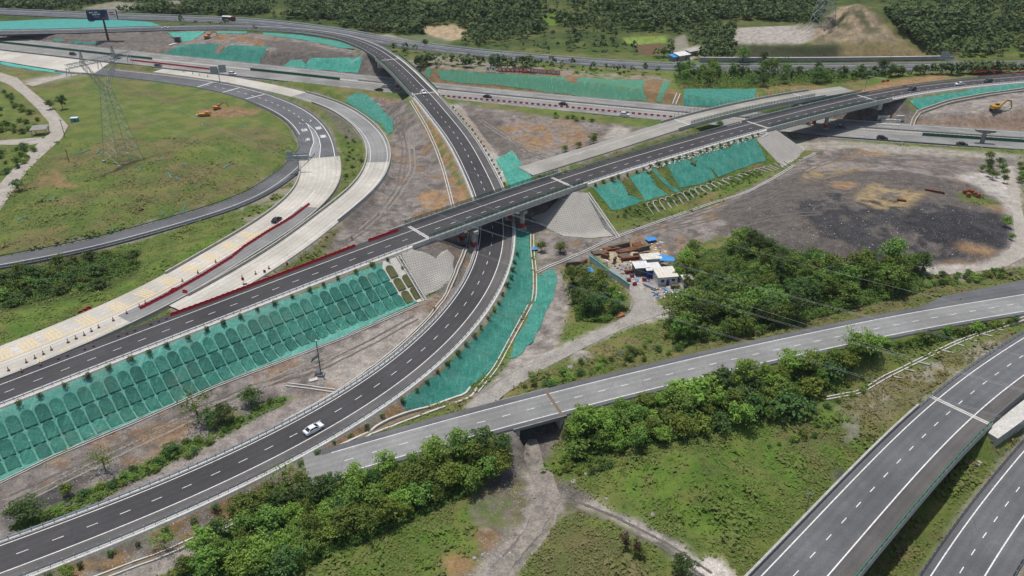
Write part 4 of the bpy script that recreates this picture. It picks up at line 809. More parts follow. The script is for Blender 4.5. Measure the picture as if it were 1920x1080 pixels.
cone([(1417, 261), (1443, 245), (1467, 247), (1493, 267), (1511, 280), (1497, 297), (1467, 314)], 'pale paved cone left of the highway overpass')

# ------------------------------------------------------------------ bridges
def girder(rd, a, b, L, R, th, name, m, parent, top=-.03, inset=1.2):
    mb = MB(); secs = []
    for s in rd.ss(a, b, 2):
        secs.append([rd.pt(s, L, top), rd.pt(s, L, top - .35), rd.pt(s, L - inset, top - .55), rd.pt(s, L - inset * 1.35, top - th), rd.pt(s, R + inset * 1.35, top - th), rd.pt(s, R + inset, top - .55), rd.pt(s, R, top - .35), rd.pt(s, R, top)])
    mb.strip(secs, True); return part(name, mb, m, parent, True)
def wallstrip(rd, a, b, o1, o2, z0, z1, name, m, parent, step=2):
    mb = MB(); mb.strip([[rd.pt(s, o1, z0), rd.pt(s, o1, z1), rd.pt(s, o2, z1), rd.pt(s, o2, z0)] for s in rd.ss(a, b, step)], True); return part(name, mb, m, parent, True)
def screens(rd, a, b, off, z0, h, parent, pitch=2.0, panel=True, m='green_screen', mid=None):
    pm = MB().box((0, 0, h / 2), (.09, .09, h)).mesh('screen_post'); pm.materials.append(MATS[m])
    qm = MB().box((0, 0, h / 2 - .05), (pitch - .12, .03, h - .25)).mesh('screen_panel'); qm.materials.append(MATS['mesh_screen'])
    base = Vector(parent.location); s = a
    while s <= b:
        p = Vector(rd.pt(s, off, z0)) - base; o = bpy.data.objects.new('screen_post', pm); COL.objects.link(o); o.parent = parent; o.location = p; o.rotation_euler = (0, 0, rd.ang(s))
        if panel and s + pitch <= b:
            p = Vector(rd.pt(s + pitch / 2, off, z0)) - base; o = bpy.data.objects.new('screen_panel', qm); COL.objects.link(o); o.parent = parent; o.location = p; o.rotation_euler = (0, 0, rd.ang(s + pitch / 2))
        s += pitch
ms = mat('mesh_screen', (.04, .20, .13), .6); t = NT(ms); tr = t.n('ShaderNodeBsdfTransparent'); mx = t.n('ShaderNodeMixShader'); mx.inputs[0].default_value = .34
t.l(tr.outputs[0], mx.inputs[1]); t.l(t.b.outputs[0], mx.inputs[2]); t.l(mx.outputs[0], t.t.nodes['Material Output'].inputs[0])
def pier(x, y, top, parent, r=.85, band=(1.0, 2.6), zb=None):
    zb = float(terr(x, y)) if zb is None else zb; base = Vector(parent.location)
    mb = MB().tube([(x, y, zb - .5), (x, y, top)], r, 16); mb.box((x, y, zb + .35), (2.9, 2.9, .9)); o = part('pier', mb, 'concrete', parent, True); smooth(o, False)
    q = part('red_band', MB().tube([(x, y, zb + band[0]), (x, y, zb + band[1])], r + .03, 16), 'red_paint', o); q.data.transform(Matrix.Translation(-base))
    return o
def joint(rd, s, L, R, parent): 
    mb = MB().strip([[rd.pt(s - .55, L, .025), rd.pt(s - .55, R, .025)], [rd.pt(s - .1, L, .025), rd.pt(s - .1, R, .025)]][::-1]); mb.strip([[rd.pt(s + .1, L, .025), rd.pt(s + .1, R, .025)], [rd.pt(s + .55, L, .025), rd.pt(s + .55, R, .025)]][::-1]); part('expansion_joint', mb, 'concrete_light', parent, True)
def abut(rd, s, L, R, h, parent, d=1.4):
    mb = MB(); c = [rd.pt(s - d, L, 0), rd.pt(s + d, L, 0), rd.pt(s + d, R, 0), rd.pt(s - d, R, 0)]; z = c[0][2]; mb.prism(c, z - h, z - .5); part('abutment', mb, 'concrete', parent, True)
def flyover(rd, br, label, piers, ext=(8, 8), th=1.9, L=None, R=None, scr=(True, True), m='concrete', abh=4.0):
    a, b = br; L = rd.L if L is None else L; R = rd.R if R is None else R; t = thing('flyover_bridge', label, 'bridge', (lambda p: (p[0], p[1], float(terr(p[0], p[1]))))(rd.pt((a + b) / 2)))
    girder(rd, a - 1.5, b + 1.5, L + .45, R - .45, th, 'girder', m, t)
    for o1, o2 in ((L + .45, L + .1), (R - .1, R - .45)):
        wallstrip(rd, a - ext[0], b + ext[1], o1, o2, -1.0, .95, 'parapet', 'concrete_light' if o1 < 0 else 'concrete', t)
    if scr[0]: screens(rd, a - 1, b + 3, L + .27, .95, 1.5, t)
    if scr[1]: screens(rd, a - 1, b + 3, R - .27, .95, 1.5, t)
    joint(rd, a, L, R, t); joint(rd, b, L, R, t); abut(rd, a - 1, L, R, abh, t); abut(rd, b + 1, L, R, abh, t)
    for row in piers:
        tops = []
        for x, y in row: pier(x, y, rd.pt(rd.S[np.argmin(((rd.P[:, :2] - (x, y)) ** 2).sum(1))])[2] - th - .6, t); tops.append((x, y))
        if len(row) > 1:
            (x0, y0), (x1, y1) = row[0], row[-1]; zt = rd.pt(rd.S[np.argmin(((rd.P[:, :2] - (x0, y0)) ** 2).sum(1))])[2] - th
            d = np.array([x1 - x0, y1 - y0]); d /= np.linalg.norm(d); part('pier_cap', MB().beam((x0 - d[0] * 1.6, y0 - d[1] * 1.6, zt - .4), (x1 + d[0] * 1.6, y1 + d[1] * 1.6, zt - .4), 1.7, 1.1), 'concrete', t, True)
    return t
def pier_row(rd, px, py, z, span):
    w = W(px, py, z); i = int(np.argmin(((rd.P[:, :2] - w[:2]) ** 2).sum(1))); n = rd.N[i]; return [(w[0], w[1]), (w[0] + n[0] * span, w[1] + n[1] * span)]
flyover(RD['A'], RD['A'].br[0], 'near road bridge with green mesh screens crossing over the curved ramp', [pier_row(RD['A'], 889, 466, 1.5, 6.4), pier_row(RD['A'], 979, 428, 1.5, 6.4)], (7, 5), 1.9)
flyover(RD['A'], RD['A'].br[1], 'far road bridge with red banded piers crossing the wide highway', [pier_row(RD['A'], 1547, 241, 0, 6.4)], (3, 8), 2.2)
flyover(RD['B'], RD['B'].br[0], 'curved ramp bridge over the highway behind the near bridge', [pier_row(RD['B'], 745, 166, 0, -6)], (5, 5), 2.0, scr=(False, False))
B_ = RD['B']; tb = [o for o in bpy.data.objects if o.name.startswith('flyover_bridge')][-1]
for off in (B_.L + .27, B_.R - .27): wallstrip(B_, B_.br[0][0] - 2, B_.br[0][1] + 4, off + .02, off - .02, .95, 2.0, 'green_screen', 'green_screen', tb)
flyover(RD['K'], RD['K'].br[0], 'older grey side road bridge behind the far road bridge', [pier_row(RD['K'], 1509, 232, 0, 5)], (8, 10), 1.6, scr=(False, True))
K_ = RD['K']; tk = [o for o in bpy.data.objects if o.name.startswith('flyover_bridge')][-1]; screens(K_, K_.br[0][0], K_.br[0][1], K_.L + .27, .95, 1.7, tk, 2.4, False, 'steel_dark')
# bridge road at lower right
E_ = RD['E']; a, b = E_.br[0]; te = thing('elevated_bridge', 'grey road bridge with a green railing at the lower right', 'bridge', (lambda p: (p[0], p[1], float(terr(p[0], p[1]))))(E_.pt(b - 20)))
girder(E_, a, b + 1, E_.L + .3, E_.R - .3, 2.0, 'girder', 'concrete', te, -.05, 1.6); wallstrip(E_, a, E_.at_px(1765, 786), E_.L + .35, E_.L - .1, -1.2, .85, 'parapet', 'concrete', te)
wallstrip(E_, a, b + .5, E_.R + .05, E_.R - .35, -1.5, .55, 'parapet', 'concrete_light', te)
wallstrip(E_, a, b + .5, E_.R - .08, E_.R - .2, 1.05, 1.17, 'hand_rail', 'green_rail' if 'green_rail' in MATS else nmat('green_rail', (.02, .17, .075), (.015, .13, .06), 1, .5), te); wallstrip(E_, a, b + .5, E_.R - .1, E_.R - .18, .72, .8, 'hand_rail', 'green_rail', te)
pm = MB(); pm.add([(-.25, -.1, 0), (.25, -.1, 0), (.25, .1, 0), (-.25, .1, 0), (-.07, -.06, .6), (.07, -.06, .6), (.07, .06, .6), (-.07, .06, .6)], [(3, 2, 1, 0), (4, 5, 6, 7), (0, 1, 5, 4), (1, 2, 6, 5), (2, 3, 7, 6), (3, 0, 4, 7)]); pmm = pm.mesh('rail_post'); pmm.materials.append(MATS['green_rail'])
for s in E_.ss(a + 1, b, 2):
    o = bpy.data.objects.new('rail_post', pmm); COL.objects.link(o); o.parent = te; o.location = Vector(E_.pt(s, E_.R - .14, .5)) - Vector(te.location); o.rotation_euler = (0, 0, E_.ang(s))
joint(E_, b, E_.L, E_.R, te)
for px, py in ((1640, 1000), (1560, 1090)):
    s = E_.at_px(px, py)
    for off in (-5.6, 2.8): x, y, z = E_.pt(s, off); o = part('pier', MB().tube([(x, y, float(terr(x, y)) - .5), (x, y, z - 2.6)], .8, 14), 'concrete', te, True)
    part('pier_cap', MB().beam(E_.pt(s, 4.6, -2.6), E_.pt(s, -7.2, -2.6), 1.6, 1.1), 'concrete', te, True)
# retaining block at its end
top = [W(*p, 1.0) for p in ((1853, 812), (1871, 823), (1925, 784), (1960, 755), (1960, 722), (1925, 746), (1893, 771), (1860, 799))]
rw = thing('retaining_wall', 'stepped concrete retaining block beside the bridge end at right', 'wall', (top[0][0], top[0][1], -5)); part('wall_block', MB().prism(top[::-1], -5.5, 1.0), 'concrete', rw, True); part('coping', MB().prism([p for p in top][::-1], 1.002, 1.1), 'concrete_light', rw, True)
low_ = [W(*p, -2.2) for p in ((1843, 838), (1866, 846), (1871, 834), (1858, 822))]; part('lower_step', MB().prism(low_[::-1], -6, -2.2), 'concrete_light', rw, True)
wing = [W(*p, -3) for p in ((1828, 872), (1834, 874), (1868, 845), (1845, 838))]; part('wing_wall', MB().prism(wing[::-1], -6.5, -3), 'concrete', rw, True)
# underpass below the grey road
C_ = RD['C']; a, b = C_.br[0]; tc = thing('underpass_bridge', 'low grey road bridge over the dirt track', 'bridge', (lambda p: (p[0], p[1], float(terr(p[0], p[1]))))(C_.pt((a + b) / 2)))
girder(C_, a - 1.5, b + 1.5, C_.L + .3, C_.R - .3, 1.0, 'girder', 'concrete_dark', tc, -.05, .3)
for s in (a - .5, b + .5): abut(C_, s, C_.L + .2, C_.R - .2, 6.5, tc, .6)
part('joint_stain', MB().strip([[C_.pt(b + .1, 5.5, .025), C_.pt(b + .1, -4.7, .025)], [C_.pt(b + .8, 5.5, .025), C_.pt(b + .8, -4.7, .025)]][::-1]), nmat('brown_stain', (.16, .10, .055), (.13, .11, .09), 1), tc, True)
wl = C_.pt(b + .5, C_.R - .2); wl2 = C_.pt(b + 4.5, C_.R - 4.5); part('wing_wall', MB().add([(wl[0], wl[1], -5.5), (wl2[0], wl2[1], -5.5), (wl[0], wl[1], .6), (wl[0] + .6, wl[1] + .3, -5.5), (wl2[0] + .6, wl2[1] + .3, -5.5), (wl[0] + .6, wl[1] + .3, .6)], [(0, 1, 2), (5, 4, 3), (0, 2, 5, 3), (1, 4, 5, 2), (0, 3, 4, 1)]), 'concrete_dark', tc, True)

# ------------------------------------------------------------------ guardrails
def guard(key, off, a, b, label, m='steel_rail', pitch=4.0, z=(.45, .85), posts=True, pm='galvanised', dz=0, panels=False):
    rd = RD[key]; a, b = sorted((a, b)); t = thing('guardrail', label, 'guardrail', rd.pt(a, off if not callable(off) else off(a), dz)); base = Vector(t.location); fo = off if callable(off) else (lambda s: off)
    if panels:
        me = MB().strip([[(x, .06, z[0]), (x, -.03, (z[0] * 2 + z[1]) / 3), (x, .03, (z[0] + z[1]) / 2), (x, -.03, (z[0] + z[1] * 2) / 3), (x, .06, z[1]), (x, .1, (z[0] + z[1]) / 2)] for x in (-pitch / 2 + .1, pitch / 2 - .1)], True).mesh('rail_panel'); me.materials.append(MATS[m]); s = a + pitch / 2
        while s < b:
            o = bpy.data.objects.new('rail_panel', me); COL.objects.link(o); o.parent = t; o.location = Vector(rd.pt(s, fo(s), dz)) - base
            dzds = (rd.pt(s + 1)[2] - rd.pt(s - 1)[2]) / 2; o.rotation_euler = (0, -math.atan(dzds), rd.ang(s)); s += pitch
    else:
        mb = MB(); mb.strip([[rd.pt(s, fo(s) + .06, dz + z[0]), rd.pt(s, fo(s) - .04, dz + (z[0] + z[1]) / 2), rd.pt(s, fo(s) + .06, dz + z[1]), rd.pt(s, fo(s) + .1, dz + (z[0] + z[1]) / 2)] for s in rd.ss(a, b, 3)], True); part('rail_beam', mb, m, t, True)
    if posts:
        mb = MB()
        for s in np.arange(a, b, pitch if pitch < 4 else pitch / 2):
            p = rd.pt(s, fo(s) + (.1 if fo(s) > 0 else -.06), dz); mb.box((p[0], p[1], p[2] + z[1] / 2 + .05), (.14, .14, z[1] + .1), rd.ang(s))
        o = part('rail_posts', mb, pm, t, True); o['kind'] = 'stuff'
    return t
Ar, Br, Cr, Er, Fr, HWr = (RD[k] for k in ('A', 'B', 'C', 'E', 'F', 'HW'))
guard('B', -6.75, vb[0], Br.br[0][0] - 6, 'blue grey guardrail on the outer edge of the curved ramp', pitch=2.0, z=(.35, .85), panels=True)
guard('B', 4.75, vb[0], Br.at_px(926, 440), 'white panelled guardrail on the inner edge of the curved ramp', 'steel_white', 2.0, (.3, .9), True, 'concrete', panels=True)
guard('B', 4.75, Br.at_px(924, 400), Br.br[0][0] - 6, 'pale guardrail left of the ramp climbing to the far overpass', 'steel_white', 4.0, (.3, .9))
guard('B', -6.75, Br.br[0][1] + 6, vb[1], 'guardrail on the far curve of the ramp, outer side', 'steel_white', 4.0, (.35, .9)); guard('B', 4.75, Br.br[0][1] + 6, vb[1], 'guardrail on the far curve of the ramp, inner side', 'steel_white', 4.0, (.35, .9))
guard('A', -4.55, va[0], Ar.br[0][0] - 8, 'thin cable guardrail above the netted lattice slope', 'steel_rail', 4.0, (.62, .78)); guard('A', -4.55, Ar.br[0][1] + 7, Ar.br[1][0] - 5, 'thin guardrail above the torn green nets', 'steel_rail', 4.0, (.5, .75))
guard('A', 7.0, Ar.br[0][1] + 7, Ar.br[1][0] - 5, 'blue grey guardrail on the far side between the two bridges', 'steel_rail', 4.0, (.4, .9)); guard('A', 7.0, Ar.br[1][1] + 8, va[1], 'guardrail on the far side past the highway bridge', 'steel_rail', 4.0, (.4, .9))
guard('A', -4.55, Ar.br[1][1] + 9, va[1], 'guardrail above the net at the far right', 'steel_white', 4.0, (.5, .75))
guard('E', 5.2, Er.at_px(1765, 786), ve[1], 'green grey guardrail along the left of the bridge road', 'steel_rail', 4.0, (.35, .85)); guard('E', -7.5, Er.br[0][1] + 3, Er.len, 'pale barrier wall right of the bridge road end', 'concrete_light', 4.0, (-.1, .8), False)
guard('F', 4.9, vf[0], Fr.len, 'dark green guardrail along the lower road', 'steel_dark', 4.0, (.35, .85)); guard('F', -7.2, vf[0], Fr.len, 'guardrail at the lower right corner', 'steel_dark', 4.0, (.35, .85))
guard('H', -7.0, 20, RD['H'].at_px(570, 262), 'dark guardrail on the inner edge of the exit ramp bend', 'steel_rail', 4.0, (.3, .9)); guard('H', 7.1, RD['H'].at_px(380, 158), RD['H'].len, 'guardrail on the outer edge of the exit ramp bend', 'steel_rail', 4.0, (.35, .85))
guard('H1', 4.1, 12, RD['H1'].len, 'blue grey guardrail on the lower side of the loop ramp', 'steel_rail', 4.0, (.35, .85)); guard('H1', -4.1, 4, RD['H1'].len, 'green guardrail on the field side of the loop ramp', 'green_screen', 4.0, (.5, .8))
guard('FAR', 8.3, *vis(RD['FAR']), 'far side guardrail of the old expressway', 'steel_white', 4.0, (.4, .9)); guard('FAR', -8.3, *vis(RD['FAR']), 'near side guardrail of the old expressway', 'steel_rail', 4.0, (.4, .9)); guard('FAR', 0, *vis(RD['FAR']), 'middle barrier of the old expressway', 'steel_white', 4.0, (.3, .9))
guard('HW', .1, *vh, 'dark near side guardrail of the wide highway', 'steel_dark', 4.0, (.2, .85)); guard('HW', 16.9, HWr.at_px(640, 167), vh[1], 'rusty median rail of the wide highway', 'concrete_dark', 4.0, (.3, .9)); guard('HW', 27.8, *vh, 'low kerb rail on the far side of the highway', 'concrete', 4.0, (.1, .5), False)
guard('HW', 15.3, HWr.at_px(-40, 92), HWr.at_px(250, 123), 'green mesh median fence at the left end of highway', 'green_screen', 4.0, (.1, 1.4)); guard('HW', 14.6, HWr.at_px(440, 145), HWr.at_px(610, 163), 'green mesh median fence left of the ramp overpass', 'green_screen', 4.0, (.1, 1.5)); guard('HW', 12.0, HWr.at_px(1740, 272), vh[1], 'green mesh median fence at the right end of highway', 'green_screen', 4.0, (.1, 1.5))
for key, off, a, b, lab in (('G', 7.9, 6, RD['G'].len, 'smooth concrete edge wall along the field side of concrete ramp'), ('G', -7.9, 6, RD['G'].at_px(350, 524), 'low concrete edge wall on the inner side of concrete ramp'), ('J', 4.8, RD['J'].at_px(560, 177), RD['J'].at_px(610, 412), 'concrete edge wall on the outer side of new ramp'), ('J', -4.8, RD['J'].at_px(600, 188), RD['J'].at_px(380, 562), 'concrete edge wall on the inner side of new ramp')):
    # offsets in these two roads run the other way round: the walls follow the listed direction
    t = thing('edge_wall', lab, 'wall', RD[key].pt(a, off)); wallstrip(RD[key], a, b, off + .22, off - .22, -.4, .85, 'wall_body', 'concrete', t)
# ------------------------------------------------------------------ vegetation
def leafmat(name, c1, c2, dark=.5):
    m = mat(name, c1, .7, 0, .25); t = NT(m); a = t.n('ShaderNodeAttribute', attribute_name='leaf'); oi = t.n('ShaderNodeObjectInfo')
    c = t.mix(a.outputs['Fac'], c1, c2); v = t.mrange(oi.outputs['Random'], 0, 1, .72, 1.3); cc = t.n('ShaderNodeCombineColor'); [t.l(v, cc.inputs[k]) for k in range(3)]
    c = t.mix(1.0, c, cc.outputs[0], 'MULTIPLY'); hs = t.n('ShaderNodeHueSaturation'); t.l(c, hs.inputs['Color']); t.l(t.mrange(oi.outputs['Random'], 0, 1, .475, .52), hs.inputs['Hue']); t.color(hs.outputs[0])
    tr = t.n('ShaderNodeBsdfTranslucent'); t.l(hs.outputs[0], tr.inputs[0]); mx = t.n('ShaderNodeMixShader'); mx.inputs[0].default_value = .28
    t.l(t.b.outputs[0], mx.inputs[1]); t.l(tr.outputs[0], mx.inputs[2]); t.l(mx.outputs[0], t.t.nodes['Material Output'].inputs[0]); return m
leafmat('leaf_broad', (.090, .158, .028), (.185, .268, .052)); leafmat('leaf_dark', (.052, .100, .026), (.112, .172, .046)); leafmat('leaf_bright', (.130, .212, .030), (.240, .325, .060)); leafmat('leaf_dry', (.12, .075, .04), (.18, .12, .07)); leafmat('leaf_far', (.045, .080, .027), (.125, .165, .052))
nmat('bark', (.085, .068, .05), (.13, .105, .08), 2, .9)
def quads(cen, nrm, size, rng, asp=1.0):
    n = len(cen); r = rng.normal(size=(n, 3)); u = np.cross(nrm, r); u /= np.linalg.norm(u, axis=1)[:, None] + 1e-9; v = np.cross(nrm, u); s = (size * (.6 + .8 * rng.random(n)))[:, None]
    u = u * s; v = v * s * asp; P = np.stack([cen - u, cen - v * .55, cen + u, cen + v * .55], 1); return P.reshape(-1, 3)
def quadmesh(name, P, leaf):
    n = len(P) // 4; me = bpy.data.meshes.new(name); me.vertices.add(len(P)); me.vertices.foreach_set('co', P.astype(np.float32).ravel()); me.loops.add(len(P)); me.loops.foreach_set('vertex_index', np.arange(len(P), dtype=np.int32)); me.polygons.add(n)
    me.polygons.foreach_set('loop_start', np.arange(0, len(P), 4, dtype=np.int32)); me.polygons.foreach_set('loop_total', np.full(n, 4, np.int32)); me.update()
    at = me.attributes.new('leaf', 'FLOAT', 'POINT'); at.data.foreach_set('value', np.repeat(leaf, 4).astype(np.float32)); return me
def crown_data(R, H, z0, nc, per, leaf, seed, cr=.34, flat=1.0, lowbias=0.0):
    rng = np.random.default_rng(seed); C = []; 
    while len(C) < nc:
        d = rng.normal(size=3); d /= np.linalg.norm(d); k = rng.random() ** .45; zc = d[2] * k
        rad = R * (1 - .25 * max(0, zc)) * (.75 + .5 * rng.random()); C.append((d[0] * k * rad, d[1] * k * rad, z0 + H / 2 + zc * H / 2 * .92))
    C = np.array(C); cs = R * cr * (.6 + .8 * rng.random(nc)); Pn = []; L = []
    for c, s_ in zip(C, cs):
        d = rng.normal(size=(per, 3)); d /= np.linalg.norm(d, axis=1)[:, None]; d[:, 2] = np.where(d[:, 2] < -.35, -d[:, 2], d[:, 2]); pos = c + d * s_ * (.55 + .5 * rng.random((per, 1))) * np.array([1, 1, .8 * flat])
        nn = d + rng.normal(size=d.shape) * .55 + np.array([0, 0, .25]); nn /= np.linalg.norm(nn, axis=1)[:, None]; Pn.append(quads(pos, nn, np.full(per, leaf), rng)); L.append(np.clip(rng.normal(.5 + (rng.random() - .5) * .5, .22, per), 0, 1))
    return np.vstack(Pn), np.concatenate(L), C
def trunk_mb(h, r, C, seed, nb=7):
    rng = random.Random(seed); mb = MB(); top = (rng.uniform(-.2, .2), rng.uniform(-.2, .2), h); mb.tube([(0, 0, -.4), (rng.uniform(-.1, .1), rng.uniform(-.1, .1), h * .5), top], [r, r * .75, r * .4], 7)
    for k in range(min(nb, len(C))):
        c = C[(k * 5) % len(C)]; s = h * rng.uniform(.35, .85); mb.tube([(top[0] * s / h, top[1] * s / h, s), ((c[0]) * .55, (c[1]) * .55, (s + c[2]) / 2 + .2), tuple(c)], [r * .42, r * .28, r * .12], 5, False)
    return mb
PROTO = {}
def mkproto(key, R, H, z0, nc, per, leaf, seed, lm, th=None, tr=.16, cr=.34, nb=7, name='tree', flat=1.0):
    P, L, C = crown_data(R, H, z0, nc, per, leaf, seed, cr, flat); cm = quadmesh('crown', P, L); cm.materials.append(MATS[lm]); tm = None
    if th is not None:
        mb = trunk_mb(th, tr, C, seed, nb); tm = mb.mesh('trunk'); tm.materials.append(MATS['bark'])
    PROTO[key] = (cm, tm, name, z0 + H)
for k in range(3):
    mkproto(f'broad{k}', 2.5, 4.4, 1.6, 46, 34, .21, 10 + k, 'leaf_broad', 3.6, .17); mkproto(f'bright{k}', 2.4, 4.0, 1.2, 44, 34, .21, 20 + k, 'leaf_bright', 3.2, .15); mkproto(f'dark{k}', 2.3, 4.6, 1.3, 46, 34, .2, 30 + k, 'leaf_dark', 3.8, .16)
    mkproto(f'tall{k}', 1.65, 6.4, 1.8, 46, 32, .2, 40 + k, 'leaf_dark' if k == 0 else 'leaf_broad', 6.2, .14, .42); mkproto(f'bush{k}', 1.5, 1.9, .0, 26, 30, .17, 50 + k, ('leaf_broad', 'leaf_bright', 'leaf_dark')[k], .6, .07, .42, 4, 'bush')
    mkproto(f'shrub{k}', .5, .95, .05, 14, 26, .085, 60 + k, 'leaf_dark', .3, .04, .5, 3, 'shrub')
mkproto('sparse0', 2.7, 3.2, 2.0, 34, 15, .17, 70, 'leaf_bright', 3.6, .11, .3, 16); mkproto('sparse1', 2.9, 2.6, 2.6, 30, 14, .18, 71, 'leaf_broad', 4.0, .1, .3, 16); mkproto('dry0', 1.1, 3.6, .6, 22, 12, .17, 72, 'leaf_dry', 3.8, .12, .36, 14); mkproto('thin0', .9, 3.4, .4, 20, 20, .15, 73, 'leaf_dark', 3, .07, .4, 6)
def plant(key, p, h, rz=None, label='', group=None, sx=None, name=None, cat=None):
    cm, tm, nm, ph = PROTO[key]; sc = h / ph; o = bpy.data.objects.new(name or nm, None); COL.objects.link(o); o.location = (float(p[0]), float(p[1]), float(p[2]) - .05); o.rotation_euler = (0, 0, random.uniform(0, 6.28) if rz is None else rz)
    w = sx or random.uniform(.88, 1.2); o.scale = (sc * w, sc * w * random.uniform(.9, 1.1), sc); o.empty_display_size = .4; tag(o, label, cat or {'tree': 'tree', 'bush': 'bush', 'shrub': 'shrub'}[nm], group)
    c = bpy.data.objects.new('crown', cm); COL.objects.link(c); c.parent = o
    if tm is not None: q = bpy.data.objects.new('trunk' if nm == 'tree' else 'stem', tm); COL.objects.link(q); q.parent = o
    return o
DROAD = np.min([RF[k][0] for k in RF], 0)
def droad(x, y):
    i = np.clip(np.searchsorted(GX, x), 0, len(GX) - 1); j = np.clip(np.searchsorted(GY, y), 0, len(GY) - 1); return DROAD[j, i]
_k0, _k1 = G(995, 838), G(1005, 870); KEEPOUT = [(_k0[0], _k0[1], 7.5), (_k1[0], _k1[1], 5)]
def scatter(poly, n, dmin, seed, clear=1.0):
    rng = random.Random(seed); xs = [p[0] for p in poly]; ys = [p[1] for p in poly]; W_ = np.array([G(*p)[:2] for p in densify(poly, True, 30)]); lo, hi = W_.min(0), W_.max(0); out = []; tries = 0
    while len(out) < n and tries < n * 60:
        tries += 1; x, y = rng.uniform(lo[0], hi[0]), rng.uniform(lo[1], hi[1])
        if not inpoly(np.array([x]), np.array([y]), W_)[0] or droad(x, y) < clear: continue
        if any((x - a) ** 2 + (y - b) ** 2 < r_ * r_ for a, b, r_ in KEEPOUT): continue
        if any((x - a) ** 2 + (y - b) ** 2 < dmin * dmin for a, b, _ in out): continue
        out.append((x, y, float(terr(x, y))))
    return out
def grove(poly, n, dmin, hs, keys, label, group, seed, clear=1.5):
    pts = scatter(poly, n, dmin, seed, clear); px = [proj(*p)[0] for p in pts]; lo, hi = min(px), max(px)
    for p, x in zip(pts, px):
        k = random.choice(keys); f = (x - lo) / (hi - lo + 1e-6); place = ('left end', 'middle', 'right end')[min(2, int(f * 3))] if n > 20 else ''
        look = {'tall': 'slender tall', 'dark': 'dark green', 'broa': 'round green', 'brig': 'light green', 'bush': 'low', 'thin': 'thin', 'spar': 'feathery'}[k[:4]]; lab = look + ' ' + (label.replace('tree', 'bush', 1) if k[:4] == 'bush' else label) + (', at its ' + place if place else '')
        plant(k, p, random.uniform(*hs) * (.8 if k.startswith('bush') else 1), name='weed_clump' if 'weed' in label else None, cat='weeds' if 'weed' in label else None, label=lab, group=group + ((', ' + place) if place else '') + ', ' + look)
B3 = lambda s: [s + str(k) for k in range(3)]
grove([(1255, 600), (1300, 570), (1350, 552), (1440, 520), (1560, 505), (1680, 490), (1730, 505), (1725, 545), (1620, 560), (1560, 585), (1480, 610), (1420, 625), (1330, 640), (1262, 645)], 70, 3.0, (6, 9.5), B3('tall') + B3('dark') + B3('broad') + B3('broad'), 'tree in the dense belt above the grey road', 'trees in the belt above the grey road', 1)
grove([(1270, 490), (1330, 475), (1400, 450), (1450, 460), (1530, 482), (1545, 510), (1430, 520), (1340, 550), (1290, 545), (1262, 520)], 24, 3.0, (3.4, 6.2), B3('broad') + B3('bright') + B3('dark'), 'tree between the building yard and dark mound', 'trees between the yard and the mound', 2)
grove([(1045, 800), (1062, 775), (1150, 757), (1300, 722), (1450, 690), (1560, 665), (1640, 648), (1640, 672), (1560, 705), (1500, 760), (1440, 790), (1300, 815), (1180, 850), (1080, 858), (1040, 835)], 66, 3.0, (3.8, 6.8), B3('broad') + B3('bright') + B3('bright') + B3('bush'), 'tree below the grey road, right of the underpass', 'thicket right of the underpass', 3)
grove([(330, 1085), (440, 985), (520, 930), (600, 910), (720, 880), (840, 845), (935, 838), (958, 862), (930, 905), (880, 925), (800, 945), (740, 985), (640, 1020), (540, 1085)], 70, 3.0, (3.8, 7.0), B3('broad') + B3('bright') + B3('dark') + B3('broad'), 'tree in the thicket left of the underpass', 'thicket left of the underpass', 4)
grove([(1072, 535), (1100, 522), (1140, 548), (1168, 580), (1140, 604), (1082, 602)], 13, 2.3, (4.8, 7.2), B3('dark') + B3('broad'), 'tree behind the teal yard fence', 'trees behind the teal fence', 5, .3)
grove([(1330, 118), (1400, 112), (1480, 122), (1560, 132), (1690, 136), (1700, 142), (1600, 152), (1500, 158), (1400, 165), (1280, 165), (1262, 145)], 34, 4.4, (5, 9), B3('broad') + B3('dark') + B3('tall'), 'tree in the belt between old expressway and cutting', 'trees along the old expressway', 6)
grove([(0, 520), (150, 482), (250, 475), (258, 505), (180, 548), (60, 568), (0, 580)], 42, 2.2, (2.4, 4.4), ['bush2', 'bush2', 'bush0'], 'bush on the bank below the loop ramp', 'dark bushes below the loop ramp', 7)
grove([(30, 985), (150, 925), (290, 862), (450, 775), (545, 738), (530, 758), (350, 862), (200, 930), (60, 1000)], 36, 1.6, (.9, 1.9), B3('bush'), 'bush in the green strip left of the curved ramp', 'low bushes left of the curved ramp', 8)
grove([(0, 165), (40, 190), (85, 240), (60, 252), (0, 255)], 26, 2.6, (1.5, 3), B3('bush'), 'bush left of the pale dirt track', 'bushes left of the dirt track', 9, .5)
grove([(0, 282), (60, 275), (72, 290), (30, 320), (0, 335)], 16, 2.4, (1.5, 3), B3('bush'), 'bush below the fork of the dirt track', 'bushes below the track fork', 10, .5)
grove([(1832, 300), (1880, 285), (1890, 320), (1880, 348), (1835, 335)], 12, 2.4, (2.5, 4.5), B3('broad') + B3('dark'), 'tree left of the pale lane at far right', 'trees by the pale lane', 11, .5); grove([(1905, 290), (1925, 290), (1925, 360), (1910, 350)], 6, 2.4, (2.5, 4.5), B3('broad'), 'tree right of the pale lane at far right', 'trees right of the pale lane', 12, .3)
grove([(1735, 515), (1820, 515), (1890, 505), (1880, 520), (1760, 540), (1735, 545)], 22, 1.8, (1.2, 2.4), B3('bush'), 'bush on the verge right of the tree belt', 'bushes right of the tree belt', 13, .5)
